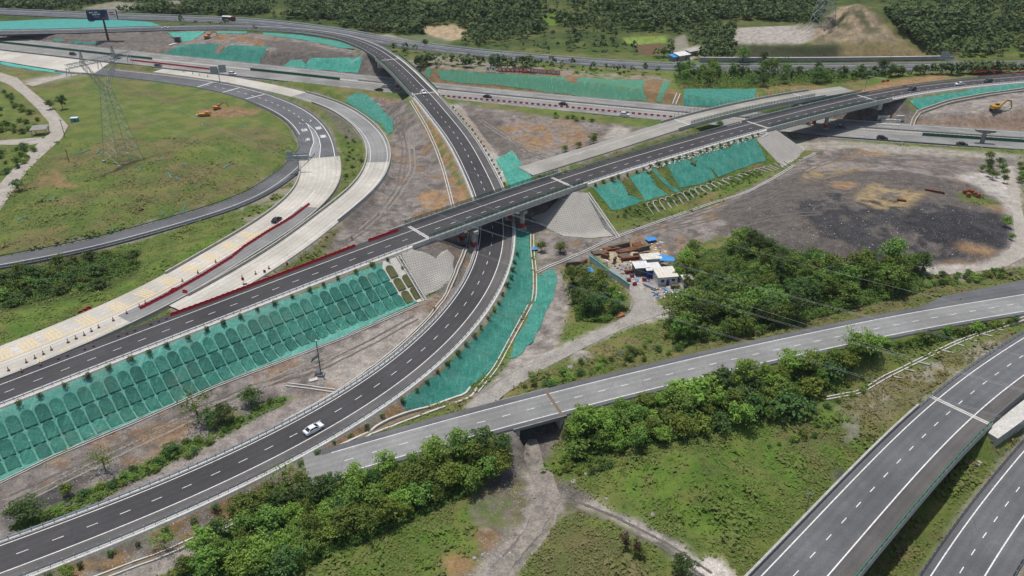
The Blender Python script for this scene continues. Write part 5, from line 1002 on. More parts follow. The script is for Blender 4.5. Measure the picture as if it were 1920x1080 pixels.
grove([(960, 722), (1050, 690), (1180, 650), (1262, 615), (1300, 655), (1180, 690), (1000, 735)], 34, 1.9, (1, 2.4), B3('bush'), 'bush on the grassy verge above the grey road', 'bushes on the verge above the grey road', 14)
grove([(1140, 398), (1200, 385), (1290, 360), (1420, 318), (1430, 330), (1380, 350), (1200, 405), (1150, 412)], 60, 1.2, (.7, 1.3), ['bush0', 'bush1'], 'weed clump on the berm above the pale arches', 'weeds on the berm', 15, 1)
grove([(640, 230), (690, 280), (685, 330), (640, 370), (650, 300)], 18, 2, (.8, 1.8), B3('bush'), 'bush between the two concrete ramps', 'bushes between the concrete ramps', 16)
grove([(1560, 720), (1640, 700), (1590, 790), (1480, 850), (1420, 840), (1480, 790)], 26, 2.4, (.9, 1.9), B3('bush'), 'bush on the grassland left of the bridge road', 'low bushes left of the bridge road', 17)
grove([(1640, 642), (1760, 620), (1900, 600), (1905, 606), (1780, 632), (1690, 655)], 30, 1.8, (1.2, 2.6), B3('bush'), 'bush in the hedge below the grey road at right', 'hedge below the grey road', 18, .6)
grove([(1000, 840), (1060, 850), (1160, 870), (1100, 890), (1040, 885)], 20, 1.8, (1, 2), B3('bush'), 'bush beside the mouth of the underpass', 'bushes beside the underpass', 19, .6)
grove([(760, 108), (830, 112), (960, 122), (1240, 140), (1240, 146), (900, 128)], 20, 3, (.8, 1.8), B3('bush'), 'bush on the verge above the cutting', 'small bushes above the cutting', 20)
grove([(1040, 214), (1130, 228), (1120, 232), (1030, 222)], 8, 2, (1.2, 2.2), B3('bush'), 'bush beside the highway rail', 'bushes beside the highway rail', 21, .4)
for (x, y, h, k, lab) in [
    (198, 882, 5.2, 'sparse0', 'nearly leafless pale tree standing on the dirt at lower left'), (372, 792, 7.5, 'sparse1', 'tall thin tree with pale top in front of the netted slope'), (395, 795, 4.2, 'dark0', 'dark bushy tree beside the tall thin tree'), (425, 790, 4.6, 'dark1', 'round dark tree right of the tall thin tree'), (400, 806, 3, 'broad0', 'short bushy tree in front of the dark pair'),
    (471, 757, 4.6, 'dark2', 'round dark tree nearest the solar pole'), (323, 850, 3, 'dark0', 'single round bush on the stony strip'), (58, 975, 5.4, 'dark1', 'big dark bushy tree at the left edge by the ramp'), (128, 930, 3.2, 'bright0', 'light green bush right of the big dark tree'),
    (1015, 472, 3.6, 'broad1', 'left of two small trees below the right paved cone'), (1051, 474, 3.8, 'broad2', 'right of two small trees below the right paved cone'), (1405, 468, 7, 'dark2', 'tall dark tree at the edge of the dark mound'), (1440, 472, 5, 'dark0', 'dark tree right of the tall one at the mound'),
    (118, 205, 7, 'dark1', 'tall tree beside the bend of the dirt track'), (95, 205, 5, 'dark2', 'shorter tree left of the tall one by the dirt track'), (36, 358, 5, 'dark0', 'lone dark tree at the lower end of the dirt track'), (1113, 270, 4.8, 'bright1', 'light green tree beside the grey side road'), (1085, 278, 3, 'broad0', 'small tree left of the light green one by the side road'), (1060, 285, 3, 'broad2', 'small tree farthest left by the side road'),
    (1172, 1030, 4.6, 'dry0', 'withered brown tree, left of two beside the muddy track'), (1190, 1042, 4.8, 'dry0', 'withered brown tree, right of two beside the muddy track'), (1200, 1045, 2.6, 'broad1', 'green bush at the foot of the withered trees'), (1280, 1078, 4.4, 'dark1', 'small conifer-like tree at the bottom edge by the track'),
    (1600, 660, 7.2, 'sparse0', 'tall feathery tree overhanging the grey road'), (548, 925, 6.5, 'sparse1', 'tall feathery tree beside the end of the grey road'), (310, 1030, 4.5, 'sparse0', 'thin pale tree below the ramp shrubs, left of bottom thicket'), (130, 1085, 3.4, 'bright2', 'light green bush at the bottom left edge'), (1100, 812, 6.8, 'bright0', 'big light green tree at the right side of the underpass'), (915, 872, 5.5, 'broad0', 'leafy tree at the left side of the underpass'),
    (1885, 425, 3.8, 'bright1', 'yellow green bush at the right rim of the dark mound'), (1895, 450, 2.4, 'broad1', 'low bush below the yellow green one at the mound rim'), (1335, 135, 8, 'broad1', 'big tree at the left end of the belt by the expressway'), (1445, 140, 9, 'broad0', 'tallest tree in the belt by the expressway'), (797, 88, 5, 'dark2', 'small lone tree on the tan field'), (1350, 235, 2.2, 'bush0', 'small bush beside the side road bridge'), (795, 120, 4, 'dark0', 'dark bush beside the end of far overpass'), (1000, 722, 2.2, 'broad1', 'round bush at the turn of the dusty lane'),
]: plant(k, G(x, y), h, label=lab, sx=1.45 if k.startswith('dark') and y > 700 else None)
# planted shrubs in rows
def shrubrow(rd, off, a, b, step, label, group, h=1.25):
    s = a
    while s < b:
        p = rd.pt(s, off + random.uniform(-.2, .2)); plant('shrub' + str(random.randrange(3)), (p[0], p[1], float(terr(p[0], p[1])) + .05), h * random.uniform(.8, 1.25), label=label, group=group); s += step * random.uniform(.85, 1.15)
A_, B_ = RD['A'], RD['B']
shrubrow(A_, -6.4, A_.at_px(-20, 748), A_.at_px(720, 465), 4.9, 'round planted shrub along the top of the netted lattice slope', 'shrubs above the lattice slope'); shrubrow(A_, -6.6, A_.at_px(1090, 335), A_.at_px(1410, 240), 4.0, 'planted shrub above the torn nets between the bridges', 'shrubs above the torn nets')
shrubrow(B_, -9.0, B_.at_px(-20, 1058), B_.at_px(700, 730), 4.6, 'planted shrub on the orange strip outside the ramp', 'shrubs on the orange strip'); shrubrow(B_, -8.6, B_.at_px(705, 728), B_.at_px(922, 470), 4.2, 'planted shrub at the top of the ramp net', 'shrubs above the ramp net'); shrubrow(B_, -8.4, B_.at_px(905, 345), B_.at_px(812, 200), 4.2, 'planted shrub beside the climbing ramp', 'shrubs beside the climbing ramp', 1.0)
shrubrow(A_, 8.6, A_.at_px(1090, 335), A_.at_px(1380, 248), 5.2, 'planted shrub on the far verge between the two bridges', 'shrubs on the far verge', .9)
# ------------------------------------------------------------------ uncountable cover
def field(x, y, A_): 
    i = np.clip(np.searchsorted(GX, x), 0, len(GX) - 1); j = np.clip(np.searchsorted(GY, y), 0, len(GY) - 1); return A_[j, i]
rng = np.random.default_rng(5)
# grass and weeds
N = 620000; yy = 88 + (330 - 88) * rng.random(N) ** 1.25; xx = (rng.random(N) * 2 - 1) * (yy * .70 + 25); keep = (field(xx, yy, VEG) > .55) & (field(xx, yy, DROAD) > .9); xx, yy = xx[keep], yy[keep]
dens = fbm(xx / 5, yy / 5, 3); keep = rng.random(len(xx)) < np.clip((dens - .26) * 2.6, .12, 1) * np.clip(1.25 - yy / 420, .25, 1) * .62; xx, yy = xx[keep], yy[keep]; n = len(xx)
zz = terr(xx, yy); hh = (.26 + .62 * rng.random(n) ** 2) * (1 + .9 * (fbm(xx / 7 + 5, yy / 7, 2) > .52)); k = 3
cen = np.repeat(np.stack([xx, yy, zz + hh * .35], 1), k, 0) + rng.normal(size=(n * k, 3)) * np.repeat(hh, k)[:, None] * np.array([.35, .35, .12]); nrm = rng.normal(size=(n * k, 3)) * .35 + np.array([0, -.2, .9]); nrm /= np.linalg.norm(nrm, axis=1)[:, None]
tone = field(xx, yy, CC[..., 0]) / (field(xx, yy, CC[..., 1]) + 1e-6)
leafv = np.repeat(np.clip((tone - .6) / .6, 0, 1), k) + rng.normal(size=n * k) * .16
gm_ = leafmat('grass_tuft', (.135, .230, .038), (.235, .205, .092)); me = quadmesh('grass_tufts', quads(cen, nrm, np.repeat(hh * .42, k), rng), np.clip(leafv, 0, 1)); o = link('grass_tufts', me, gm_); o['kind'] = 'stuff'; tag(o, 'rough green and brown grass and weeds covering the open ground', 'grass')
print('tufts', n)
# far woods
N = 400000; yy = 425 + (1100 - 425) * rng.random(N); xx = (rng.random(N) * 2 - 1) * (yy * .72 + 60); keep = (field(xx, yy, VEG) > .75) & (field(xx, yy, DROAD) > 6); xx, yy = xx[keep], yy[keep]; zz = terr(xx, yy); px, py = proj(xx, yy, zz)
dens = fbm(xx / 60 + 3, yy / 60, 3) * .7 + fbm(xx / 18, yy / 18, 2) * .3; keepp = np.clip((dens - .36) * 6, 0.05, 1)
for poly, f in (([(640, 20), (1010, 5), (1015, 62), (960, 72), (900, 85), (860, 60), (700, 62), (640, 55)], 1.6), ([(1040, 35), (1320, 30), (1330, 70), (1040, 48)], 1.6), ([(330, 40), (640, 55), (640, 20), (330, 25)], 1.0), ([(1200, -40), (1560, -40), (1540, 45), (1200, 30)], 2.2), ([(1650, 30), (1930, 0), (1930, 115), (1780, 105), (1700, 80)], 1.4), ([(1080, 85), (1260, 92), (1240, 118), (1080, 112)], .8), ([(720, 70), (860, 60), (870, 100), (760, 92)], .08), ([(-200, 18), (330, 30), (330, 70), (-200, 70)], 0.0), ([(-200, 58), (720, 62), (720, 175), (-200, 175)], 0.0), ([(1160, 62), (1260, 60), (1260, 88), (1160, 90)], 0.0), ([(60, 5), (300, 0), (300, 26), (60, 26)], .5), ([(1376, 44), (1530, 42), (1560, 5), (1640, 5), (1690, 62), (1752, 114), (1376, 114)], 0.0), ([(800, 95), (1080, 112), (1240, 130), (1240, 110), (900, 90)], .3)): keepp = np.where(inpoly(px, py, poly), np.minimum(1, keepp * f + (f - 1) * .35 if f > 1 else keepp * f), keepp)
keep = (rng.random(len(xx)) < keepp * np.where(yy < 690, .52, .05)) & ((np.abs(px - 960) < 1300)); xx, yy, zz = xx[keep], yy[keep], zz[keep]; n = len(xx); print('far trees', n)
th = (3.0 + 3.8 * rng.random(n) ** 1.4) * (.75 + .6 * (fbm(xx / 40, yy / 40, 2))); k = 14; d = rng.normal(size=(n * k, 3)); d /= np.linalg.norm(d, axis=1)[:, None]; d[:, 2] = np.where(d[:, 2] < -.2, -d[:, 2], d[:, 2]); H_ = np.repeat(th, k)
cen = np.repeat(np.stack([xx, yy, zz], 1), k, 0) + d * np.stack([H_ * .34, H_ * .34, H_ * .46], 1) * (.6 + .5 * rng.random((n * k, 1))) + np.stack([0 * H_, 0 * H_, H_ * .5], 1)
nrm = d + rng.normal(size=d.shape) * .4 + np.array([0, 0, .3]); nrm /= np.linalg.norm(nrm, axis=1)[:, None]; lv = np.repeat(np.clip(rng.normal(.42, .3, n), 0, 1), k) + rng.normal(size=n * k) * .12
me = quadmesh('far_woods', quads(cen, nrm, H_ * .21, rng), np.clip(lv, 0, 1)); o = link('far_woods', me, 'leaf_far'); o['kind'] = 'stuff'; tag(o, 'dark green woods and orchards on the hills at the back', 'woods')
# undergrowth filling the thickets
P_, L2 = [], []
for poly, n_, hmax in (([(1250, 610), (1300, 570), (1440, 520), (1560, 505), (1690, 490), (1735, 505), (1730, 548), (1560, 590), (1420, 630), (1262, 650)], 46000, 2.6), ([(1262, 490), (1400, 450), (1540, 482), (1550, 512), (1430, 525), (1290, 550)], 16000, 1.6), ([(1040, 800), (1062, 772), (1300, 722), (1560, 662), (1650, 645), (1640, 675), (1500, 765), (1300, 822), (1080, 862)], 50000, 2.4), ([(330, 1085), (440, 985), (520, 930), (720, 882), (940, 838), (960, 862), (880, 930), (740, 992), (540, 1085)], 52000, 2.4), ([(1262, 142), (1400, 112), (1700, 134), (1600, 154), (1400, 166), (1270, 166)], 22000, 4.0), ([(0, 520), (250, 474), (260, 506), (60, 570), (0, 582)], 14000, 1.8), ([(1068, 535), (1100, 520), (1142, 548), (1170, 582), (1140, 606), (1080, 604)], 9000, 1.6), ([(1640, 644), (1900, 600), (1905, 608), (1690, 657)], 9000, 1.3), ([(20, 990), (290, 862), (540, 738), (530, 760), (200, 932), (50, 1004)], 9000, .9), ([(1150, 400), (1420, 322), (1425, 330), (1200, 408)], 5000, .6)):
    Wp = np.array([G(*p)[:2] for p in densify(poly, True, 30)]); lo, hi = Wp.min(0), Wp.max(0); q = lo + (hi - lo) * rng.random((n_ * 2, 2)); q = q[inpoly(q[:, 0], q[:, 1], Wp)][:n_]; q = q[field(q[:, 0], q[:, 1], DROAD) > 1.2]; q = q[np.hypot(q[:, 0] - _k0[0], q[:, 1] - _k0[1]) > 6.5]
    hgt = np.clip(fbm(q[:, 0] / 2.2, q[:, 1] / 2.2, 3) - .22, .02, 1) * hmax * 2.0; z = terr(q[:, 0], q[:, 1]) + hgt * (.35 + .65 * rng.random(len(q)) ** .5); nn = rng.normal(size=(len(q), 3)) * .5 + np.array([0, 0, .8]); nn /= np.linalg.norm(nn, axis=1)[:, None]
    P_.append(quads(np.stack([q[:, 0], q[:, 1], z], 1), nn, np.full(len(q), .26 if hmax < 3 else .4), rng)); L2.append(np.clip(fbm(q[:, 0] / 5 + 8, q[:, 1] / 5, 2) * 1.5 - .2 + rng.normal(size=len(q)) * .15, 0, 1))
me = quadmesh('undergrowth', np.vstack(P_), np.concatenate(L2)); o = link('undergrowth', me, leafmat('leaf_under', (.068, .128, .024), (.150, .225, .044))); o['kind'] = 'stuff'; tag(o, 'tangled green undergrowth filling the thickets and tree belts', 'undergrowth')
# stones and clods on bare ground
N = 60000; yy = 95 + 330 * rng.random(N) ** 1.2; xx = (rng.random(N) * 2 - 1) * (yy * .68 + 10); keep = (field(xx, yy, VEG) < .3) & (field(xx, yy, DROAD) > 1); xx, yy = xx[keep], yy[keep]
px, py = proj(xx, yy, terr(xx, yy)); w = np.clip((fbm(xx / 8, yy / 8, 3) - .42) * 3, .02, 1); w = np.where(inpoly(px, py, [(1380, 400), (1480, 360), (1700, 370), (1905, 420), (1900, 470), (1700, 500), (1500, 505), (1420, 470)]), 1.0, w); w = np.where(inpoly(px, py, [(600, 690), (640, 630), (760, 590), (740, 620), (640, 680)]), .8, w)
keep = rng.random(len(xx)) < w * .42; xx, yy = xx[keep], yy[keep]; n = len(xx); zz = terr(xx, yy); s_ = .06 + .22 * rng.random(n) ** 3; oct_ = np.array([(1, 0, 0), (0, 1, 0), (-1, 0, 0), (0, -1, 0), (0, 0, .8), (0, 0, -.6)]); V = (oct_[None] * (.7 + .6 * rng.random((n, 6, 3)))) * s_[:, None, None] + np.stack([xx, yy, zz + s_ * .35], 1)[:, None]
F = np.array([(0, 1, 4), (1, 2, 4), (2, 3, 4), (3, 0, 4), (1, 0, 5), (2, 1, 5), (3, 2, 5), (0, 3, 5)]); me = bpy.data.meshes.new('stones'); me.from_pydata(V.reshape(-1, 3).tolist(), [], (F[None] + (np.arange(n) * 6)[:, None, None]).reshape(-1, 3).tolist()); at = me.attributes.new('leaf', 'FLOAT', 'POINT'); at.data.foreach_set('value', np.repeat(rng.random(n), 6).astype(np.float32))
m = mat('stone', (.3, .28, .25), .9); t = NT(m); a_ = t.n('ShaderNodeAttribute', attribute_name='leaf'); t.color(t.ramp(a_.outputs['Fac'], [(0, (.10, .09, .085)), (.6, (.26, .235, .21)), (1, (.52, .49, .44))]))
o = link('loose_stones', me, m); o['kind'] = 'stuff'; tag(o, 'loose pale stones and clods scattered on the bare ground', 'stones'); print('stones', n)
# ------------------------------------------------------------------ vehicles
def carpaint(name, c):
    m = mat(name, c, .3, .1, .5); m.node_tree.nodes['Principled BSDF'].inputs['Coat Weight'].default_value = .5; return m
carpaint('car_white', (.72, .72, .72)); carpaint('car_black', (.012, .013, .016)); carpaint('car_silver', (.38, .39, .40)); carpaint('car_navy', (.012, .018, .04))
mat('glass_dark', (.015, .02, .025), .08, 0, .6); mat('rubber', (.015, .015, .015), .8); mat('lamp_red', (.35, .01, .01), .3); mat('lamp_clear', (.7, .7, .68), .2); mat('alloy', (.45, .45, .46), .35, .6)
def loft(secs): return MB().strip(secs, True)
CARM = {}
def car_meshes(kind):
    if kind in CARM: return CARM[kind]
    suv = kind == 'suv'; L = 4.7; w = .92; zt = .98 if suv else .9; rf = 1.68 if suv else 1.45
    st = [(-2.35, .40, .78, .80), (-2.25, .30, .93, .88), (-1.6, .26, zt + .02, w), (-.4, .24, zt + .02, w), (.9, .24, zt, w), (1.35, .26, zt - .04, w), (2.05, .30, .80, .88), (2.32, .36, .68, .74)]
    body = loft([[(x, -y, z0), (x, -y * 1.0, (z0 + z1) * .55), (x, -y * .93, z1), (x, y * .93, z1), (x, y, (z0 + z1) * .55), (x, y, z0)] for x, z0, z1, y in st])
    rear = -2.0 if suv else -1.75; cab = [(rear, zt - .02, .84, zt), (rear + (.25 if suv else .6), zt - .02, .80, rf - .05), (-.3, zt - .02, .80, rf), (.35, zt - .02, .80, rf - .06), (1.25, zt - .06, .84, zt - .02)]
    gl = MB().strip([[(x, -y, z0), (x, -y * (.82 if z1 > zt + .1 else 1), z1), (x, y * (.82 if z1 > zt + .1 else 1), z1), (x, y, z0)] for x, z0, y, z1 in cab], True)
    r0, r1 = cab[1][0] + .02, .33; roof = loft([[(x, -.69, z - .03), (x, -.62, z + .035), (x, .62, z + .035), (x, .69, z - .03)] for x, z in ((r0, rf - .05), (-.3, rf), (r1, rf - .06))])
    pil = MB()
    for sg in (-1, 1):
        pil.beam((.34, .67 * sg, rf - .05), (1.24, .83 * sg, zt), .09, .07); pil.beam((-.35, .665 * sg, rf - .01), (-.4, .81 * sg, zt), .1, .06); pil.beam((r0 + .05, .66 * sg, rf - .06), (rear + .05, .83 * sg, zt), .14, .08)
        pil.box((.95, .98 * sg, zt + .08), (.16, .2, .13))
    wh = MB().tube([(0, -.11, 0), (0, .11, 0)], .33, 16); rim = MB().tube([(0, -.125, 0), (0, .125, 0)], .2, 10)
    hl = MB().box((0, 0, 0), (.22, .32, .12)); tl = MB().box((0, 0, 0), (.12, .36, .14))
    CARM[kind] = {k: m.mesh(k) for k, m in dict(body=body, windows=gl, roof=roof, pillars=pil, wheel=wh, rim=rim, headlight=hl, tail_light=tl).items()}
    for k, m in CARM[kind].items():
        bm = bmesh.new(); bm.from_mesh(m); bmesh.ops.recalc_face_normals(bm, faces=bm.faces); bm.to_mesh(m); bm.free()
        if k in ('body', 'roof', 'wheel'): m.polygons.foreach_set('use_smooth', [True] * len(m.polygons)); m.set_sharp_from_angle(angle=.7)
    return CARM[kind]
PAINTED = {}
def pm_(me, m):
    k = (me.name, m)
    if k not in PAINTED: q = me.copy(); q.materials.clear(); q.materials.append(MATS[m]); PAINTED[k] = q
    return PAINTED[k]
def sub(name, me, m, parent, loc=(0, 0, 0), rz=0):
    o = bpy.data.objects.new(name, pm_(me, m)); COL.objects.link(o); o.parent = parent; o.location = loc; o.rotation_euler = (0, 0, rz); return o
def car(loc, rz, kind, paint, label, pitch=0, name='car'):
    M = car_meshes(kind); t = thing(name, label, 'car', loc, rz); t.rotation_euler = (0, -pitch, rz); b = sub('body', M['body'], paint, t); sub('windows', M['windows'], 'glass_dark', t); r = sub('roof', M['roof'], paint, t); sub('pillars', M['pillars'], paint, t)
    for x in (-1.42, 1.42):
        for y in (-.8, .8): w = sub('wheel', M['wheel'], 'rubber', t, (x, y, .33)); sub('rim', M['rim'], 'alloy', w)
    for y in (-.6, .6): sub('headlight', M['headlight'], 'lamp_clear', t, (2.2, y, .68)); sub('tail_light', M['tail_light'], 'lamp_red', t, (-2.27, y, .78))
    return t
def road_car(key, px, py, kind, paint, label, rev=False, dz=.0):
    rd = RD[key]; s, off = rd.off_px(px, py); p = rd.pt(s, off, dz); sl_ = math.atan((rd.pt(s + 2)[2] - rd.pt(s - 2)[2]) / 4); return car(p, rd.ang(s) + (math.pi if rev else 0), kind, paint, label, -sl_ if rev else sl_)
road_car('B', 582, 811, 'sedan', 'car_white', 'white sedan alone on the curved ramp in the foreground', False); road_car('B', 793, 174, 'sedan', 'car_white', 'white car at the near end of the ramp overpass', True)
road_car('G', 519, 415, 'sedan', 'car_black', 'black car beside the red barrier on the concrete ramp', True, .07)
for px, py, k, c, l, rv in ((708, 170, 'sedan', 'car_black', 'black sedan on the highway left of the ramp overpass', True), (721, 164, 'sedan', 'car_silver', 'silver car in the lane beyond the black sedan, by the overpass pier', True), (915, 183, 'sedan', 'car_black', 'black car on the highway, first right of the ramp overpass', False), (1059, 197, 'sedan', 'car_black', 'black car on the highway below the slogan boards', False), (1174, 217, 'suv', 'car_white', 'white car beside the red and white barrier row', False), (295, 124, 'sedan', 'car_black', 'black car beside the red barrier row at the left', False), (438, 140, 'suv', 'car_white', 'white car on the highway by the left sign gantry', False), (213, 118, 'sedan', 'car_white', 'white car behind the pylon head on the highway', False), (222, 110, 'sedan', 'car_navy', 'dark car beyond the white one behind the pylon', False), (137, 103, 'suv', 'car_navy', 'dark car at the left edge of the pylon arms', False), (1655, 261, 'suv', 'car_black', 'black van-like car right of the far bridge', False), (1803, 272, 'sedan', 'car_black', 'black car passing the T shaped pier', False), (1572, 239, 'sedan', 'car_navy', 'dark car in the shade under the far bridge', False)):
    road_car('HW', px, py, k, c, l, rv)
for px, py, k, c, l in ((1711, 169, 'suv', 'car_navy', 'dark car first past the far bridge on the upper road'), (1800, 159, 'sedan', 'car_white', 'white car between two dark cars on the upper road'), (1853, 154, 'suv', 'car_black', 'black car nearest the red barriers at far right')): road_car('A', px, py, k, c, l, True)
road_car('B', 307, 54, 'sedan', 'car_white', 'white car on the far curve near the billboard', False)
# tanker lorry
rd = RD['FAR']; s, off = rd.off_px(429, 39); t = thing('tanker_lorry', 'dark lorry with white covered load on the old expressway', 'lorry', rd.pt(s, off), rd.ang(s))
part('chassis', MB().box((0, 0, .9), (9.5, 2.2, .35)), 'steel_dark', t); part('cargo_box', MB().box((-.9, 0, 1.9), (7.2, 2.5, 1.8)), nmat('lorry_blue', (.03, .05, .07), (.02, .035, .05), 1), t)
part('load_cover', loft([[(x, -1.25, 2.8), (x, -.9, 3.3 - abs(x) * .03), (x, 0, 3.5 - abs(x) * .04), (x, .9, 3.3 - abs(x) * .03), (x, 1.25, 2.8)] for x in (-4.5, -3, -1, 1, 2.7)]), 'white_plastic', t)
cb = part('cab', loft([[(x, -1.2, .6), (x, -1.2, 1.9), (x, -1.1, h), (x, 1.1, h), (x, 1.2, 1.9), (x, 1.2, .6)] for x, h in ((2.9, 3.0), (4.2, 3.0), (4.75, 2.2))]), nmat('lorry_red', (.16, .03, .03), (.12, .03, .03), 1), t); part('windscreen', MB().box((4.6, 0, 2.35), (.25, 2.0, .6)), 'glass_dark', cb)
for x in (-3.9, -2.7, 3.5):
    for y in (-1, 1): part('wheel', MB().tube([(x, y - .15, .5), (x, y + .15, .5)], .5, 14), 'rubber', t)
# excavators
nmat('digger_yellow', (.50, .27, .02), (.38, .2, .02), 1, .5); nmat('digger_orange', (.55, .21, .03), (.42, .16, .03), 1, .5)
def excavator(loc, rz, m, label, sc=1.0, boom=((1.2, 2.0), (3.6, 4.3), (5.4, 4.0)), stick=(6.4, 1.4)):
    t = thing('excavator', label, 'excavator', loc, rz); t.scale = (sc,) * 3
    for y in (-1.15, 1.15):
        tr = MB().strip([[(x, y - .3, z) for x, z in prof] for prof in ()], False) if False else MB(); prof = [(-1.9, .25), (-1.7, .05), (1.7, .05), (1.95, .3), (1.95, .55), (1.7, .85), (-1.7, .85), (-1.95, .55)]
        tr.add([(x, y - .3, z) for x, z in prof] + [(x, y + .3, z) for x, z in prof], [tuple(range(8))[::-1], tuple(range(8, 16))] + [(i, (i + 1) % 8, (i + 1) % 8 + 8, i + 8) for i in range(8)]); part('track', tr, 'steel_dark', t)
    part('turntable', MB().tube([(0, 0, .6), (0, 0, 1.15)], .7, 14).box((0, 0, .65), (1.8, 1.9, .35)), 'steel_dark', t); h = part('house', MB().box((-.55, -.1, 1.65), (2.9, 2.5, 1.0)).box((-1.75, 0, 1.7), (.7, 2.5, 1.25), 0, .9), m, t)
    c = part('cab', MB().box((.55, .75, 2.1), (1.5, 1.0, 1.75), 0, .88), m, t); part('cab_windows', MB().box((.62, .76, 2.35), (1.5, 1.06, .8), 0, .92), 'glass_dark', c)
    b = [(x, -.25, z) for x, z in boom]; mb = MB(); [mb.beam(b[i], b[i + 1], .42, .55) for i in range(2)]; part('boom', mb, m, t); st = (stick[0], -.25, stick[1]); part('stick', MB().beam(b[2], st, .3, .42), m, t); part('cylinder', MB().tube([(1.0, -.25, 1.7), (2.8, -.25, 3.4)], .09, 8), 'steel_white', t)
    part('bucket', loft([[(st[0] - .1, y, st[1] + .1), (st[0] + .3, y, st[1] - .25), (st[0] + .1, y, st[1] - .85), (st[0] - .5, y, st[1] - .8), (st[0] - .8, y, st[1] - .35)] for y in (-.8, .3)]), 'steel_dark', t); return t
excavator(G(390, 73), .15, 'digger_orange', 'orange excavator on the dark spoil bank at the top', 1.0); excavator(G(408, 206), .1, 'digger_orange', 'orange excavator with white cab digging in the left meadow', .85)
excavator(G(1866, 208), .12, 'digger_yellow', 'yellow excavator with arched boom at the far right', 1.15)
t = thing('drilling_machine', 'low orange tracked drilling machine in the left meadow', 'machine', G(384, 218), .12)
part('track', MB().box((0, -.8, .35), (4.5, .5, .7)).box((0, .8, .35), (4.5, .5, .7)), 'steel_dark', t); part('body', MB().box((0, 0, 1.0), (5.2, 1.9, .8)).box((1.2, 0, 1.7), (1.6, 1.5, .8)), 'digger_orange', t); part('mast', MB().beam((-3.2, 0, .6), (3.4, 0, 1.8), .35, .35), 'digger_yellow', t); part('rod_head', MB().tube([(-3.6, 0, .6), (-3.0, 0, .7)], .45, 12), 'steel_white', t)
# ------------------------------------------------------------------ pylons and wires
def lattice(mb, a, b, w0, w1, n, th=.16, d=None):
    """square lattice member between two points"""
    a = Vector(a); b = Vector(b); ax = (b - a).normalized(); up = Vector((0, 0, 1)) if abs(ax.z) < .8 else Vector((0, 1, 0)); x = ax.cross(up).normalized(); y = x.cross(ax)
    def cor(f): c = a + (b - a) * f; w = (w0 + (w1 - w0) * f) / 2; return [c + x * sx * w + y * sy * w for sx, sy in ((-1, -1), (1, -1), (1, 1), (-1, 1))]
    fs = [0]; f = 0
    for k in range(n): f += (w0 + (w1 - w0) * (k / n)); fs.append(f)
    fs = [q / fs[-1] for q in fs]
    for k in range(n):
        p, q = cor(fs[k]), cor(fs[k + 1])
        for i in range(4):
            mb.beam(p[i], q[i], th); mb.beam(p[i], q[(i + 1) % 4], th * .6); mb.beam(p[(i + 1) % 4], q[i], th * .6); mb.beam(q[i], q[(i + 1) % 4], th * .6)
    return cor
def pylon(base, rz, H, label, th=.12):
    t = thing('pylon', label, 'pylon', base, rz); h1 = H * .66; mb = MB(); cor = lattice(mb, (0, 0, 0), (0, 0, h1), 10.5, 3.0, 9, th); part('tower_body', mb, 'galvanised', t)
    ends = []
    for sx in (-1, 1):
        mb = MB(); lattice(mb, (sx * .6, 0, h1), (sx * 6.5, 0, H * .90), 1.8, 1.5, 5, .11); part('branch', mb, 'galvanised', t); mb = MB(); lattice(mb, (sx * 6.5, 0, H * .90), (sx * 6.2, 0, H * 1.0), 1.4, .3, 3, .1); part('peak', mb, 'galvanised', t)
    mb = MB(); lattice(mb, (-13, 0, H * .905), (13, 0, H * .905), 1.5, 1.5, 13, .1); part('crossarm', mb, 'galvanised', t)
    for x in (-12.5, 0, 12.5):
        for y in (-.8, .8): part('insulator', MB().tube([(x, y, H * .89), (x, y * 2.2, H * .82)], .13, 6), 'steel_white', t)
    for cx, cy in ((-1, -1), (1, -1), (1, 1), (-1, 1)): part('footing', MB().box((cx * 5.25, cy * 5.25, 0), (1.0, 1.0, .8)), 'concrete', t)
    return t
p1 = G(232, 300); py_ang = math.radians(-62); pylon(p1, py_ang + math.pi / 2 + .5, 44, 'tall steel lattice pylon standing in the left meadow')
p2 = G(1542, 45); pylon((p2[0], p2[1], float(terr(p2[0], p2[1]))), .6, 46, 'steel lattice pylon beside the quarry hill at the top', .24)
def wire(a, b, sag, r=.035):
    pts = [np.array(a) + (np.array(b) - np.array(a)) * f - np.array([0, 0, 4 * sag * f * (1 - f)]) for f in np.linspace(0, 1, 40)]; return MB().tube(pts, r, 4, False)
ca, sa_ = math.cos(py_ang + math.pi / 2 + .5), math.sin(py_ang + math.pi / 2 + .5)
fars = [W(2300, 760, 44), W(2300, 830, 44), W(2300, 900, 44), W(2300, 690, 52), W(2300, 850, 52)]
for (x, z), e, l in zip(((12.5, 36), (0, 36), (-12.5, 36), (6.2, 44), (-6.2, 44)), fars, ('first', 'second', 'third', 'upper first', 'upper second')):
    a = (p1[0] + ca * x, p1[1] + sa_ * x, p1[2] + z)
    for k in ((-.25, .25) if z == 36 else (0,)):
        mb = wire((a[0], a[1] + k, a[2]), (e[0], e[1] + k, e[2]), 9 if z == 36 else 6, .014); o = link('power_line', mb.mesh('power_line', a), 'galvanised', None, a); tag(o, 'thin power line strung from the left pylon across the whole site', 'power line', 'power lines from the left pylon')
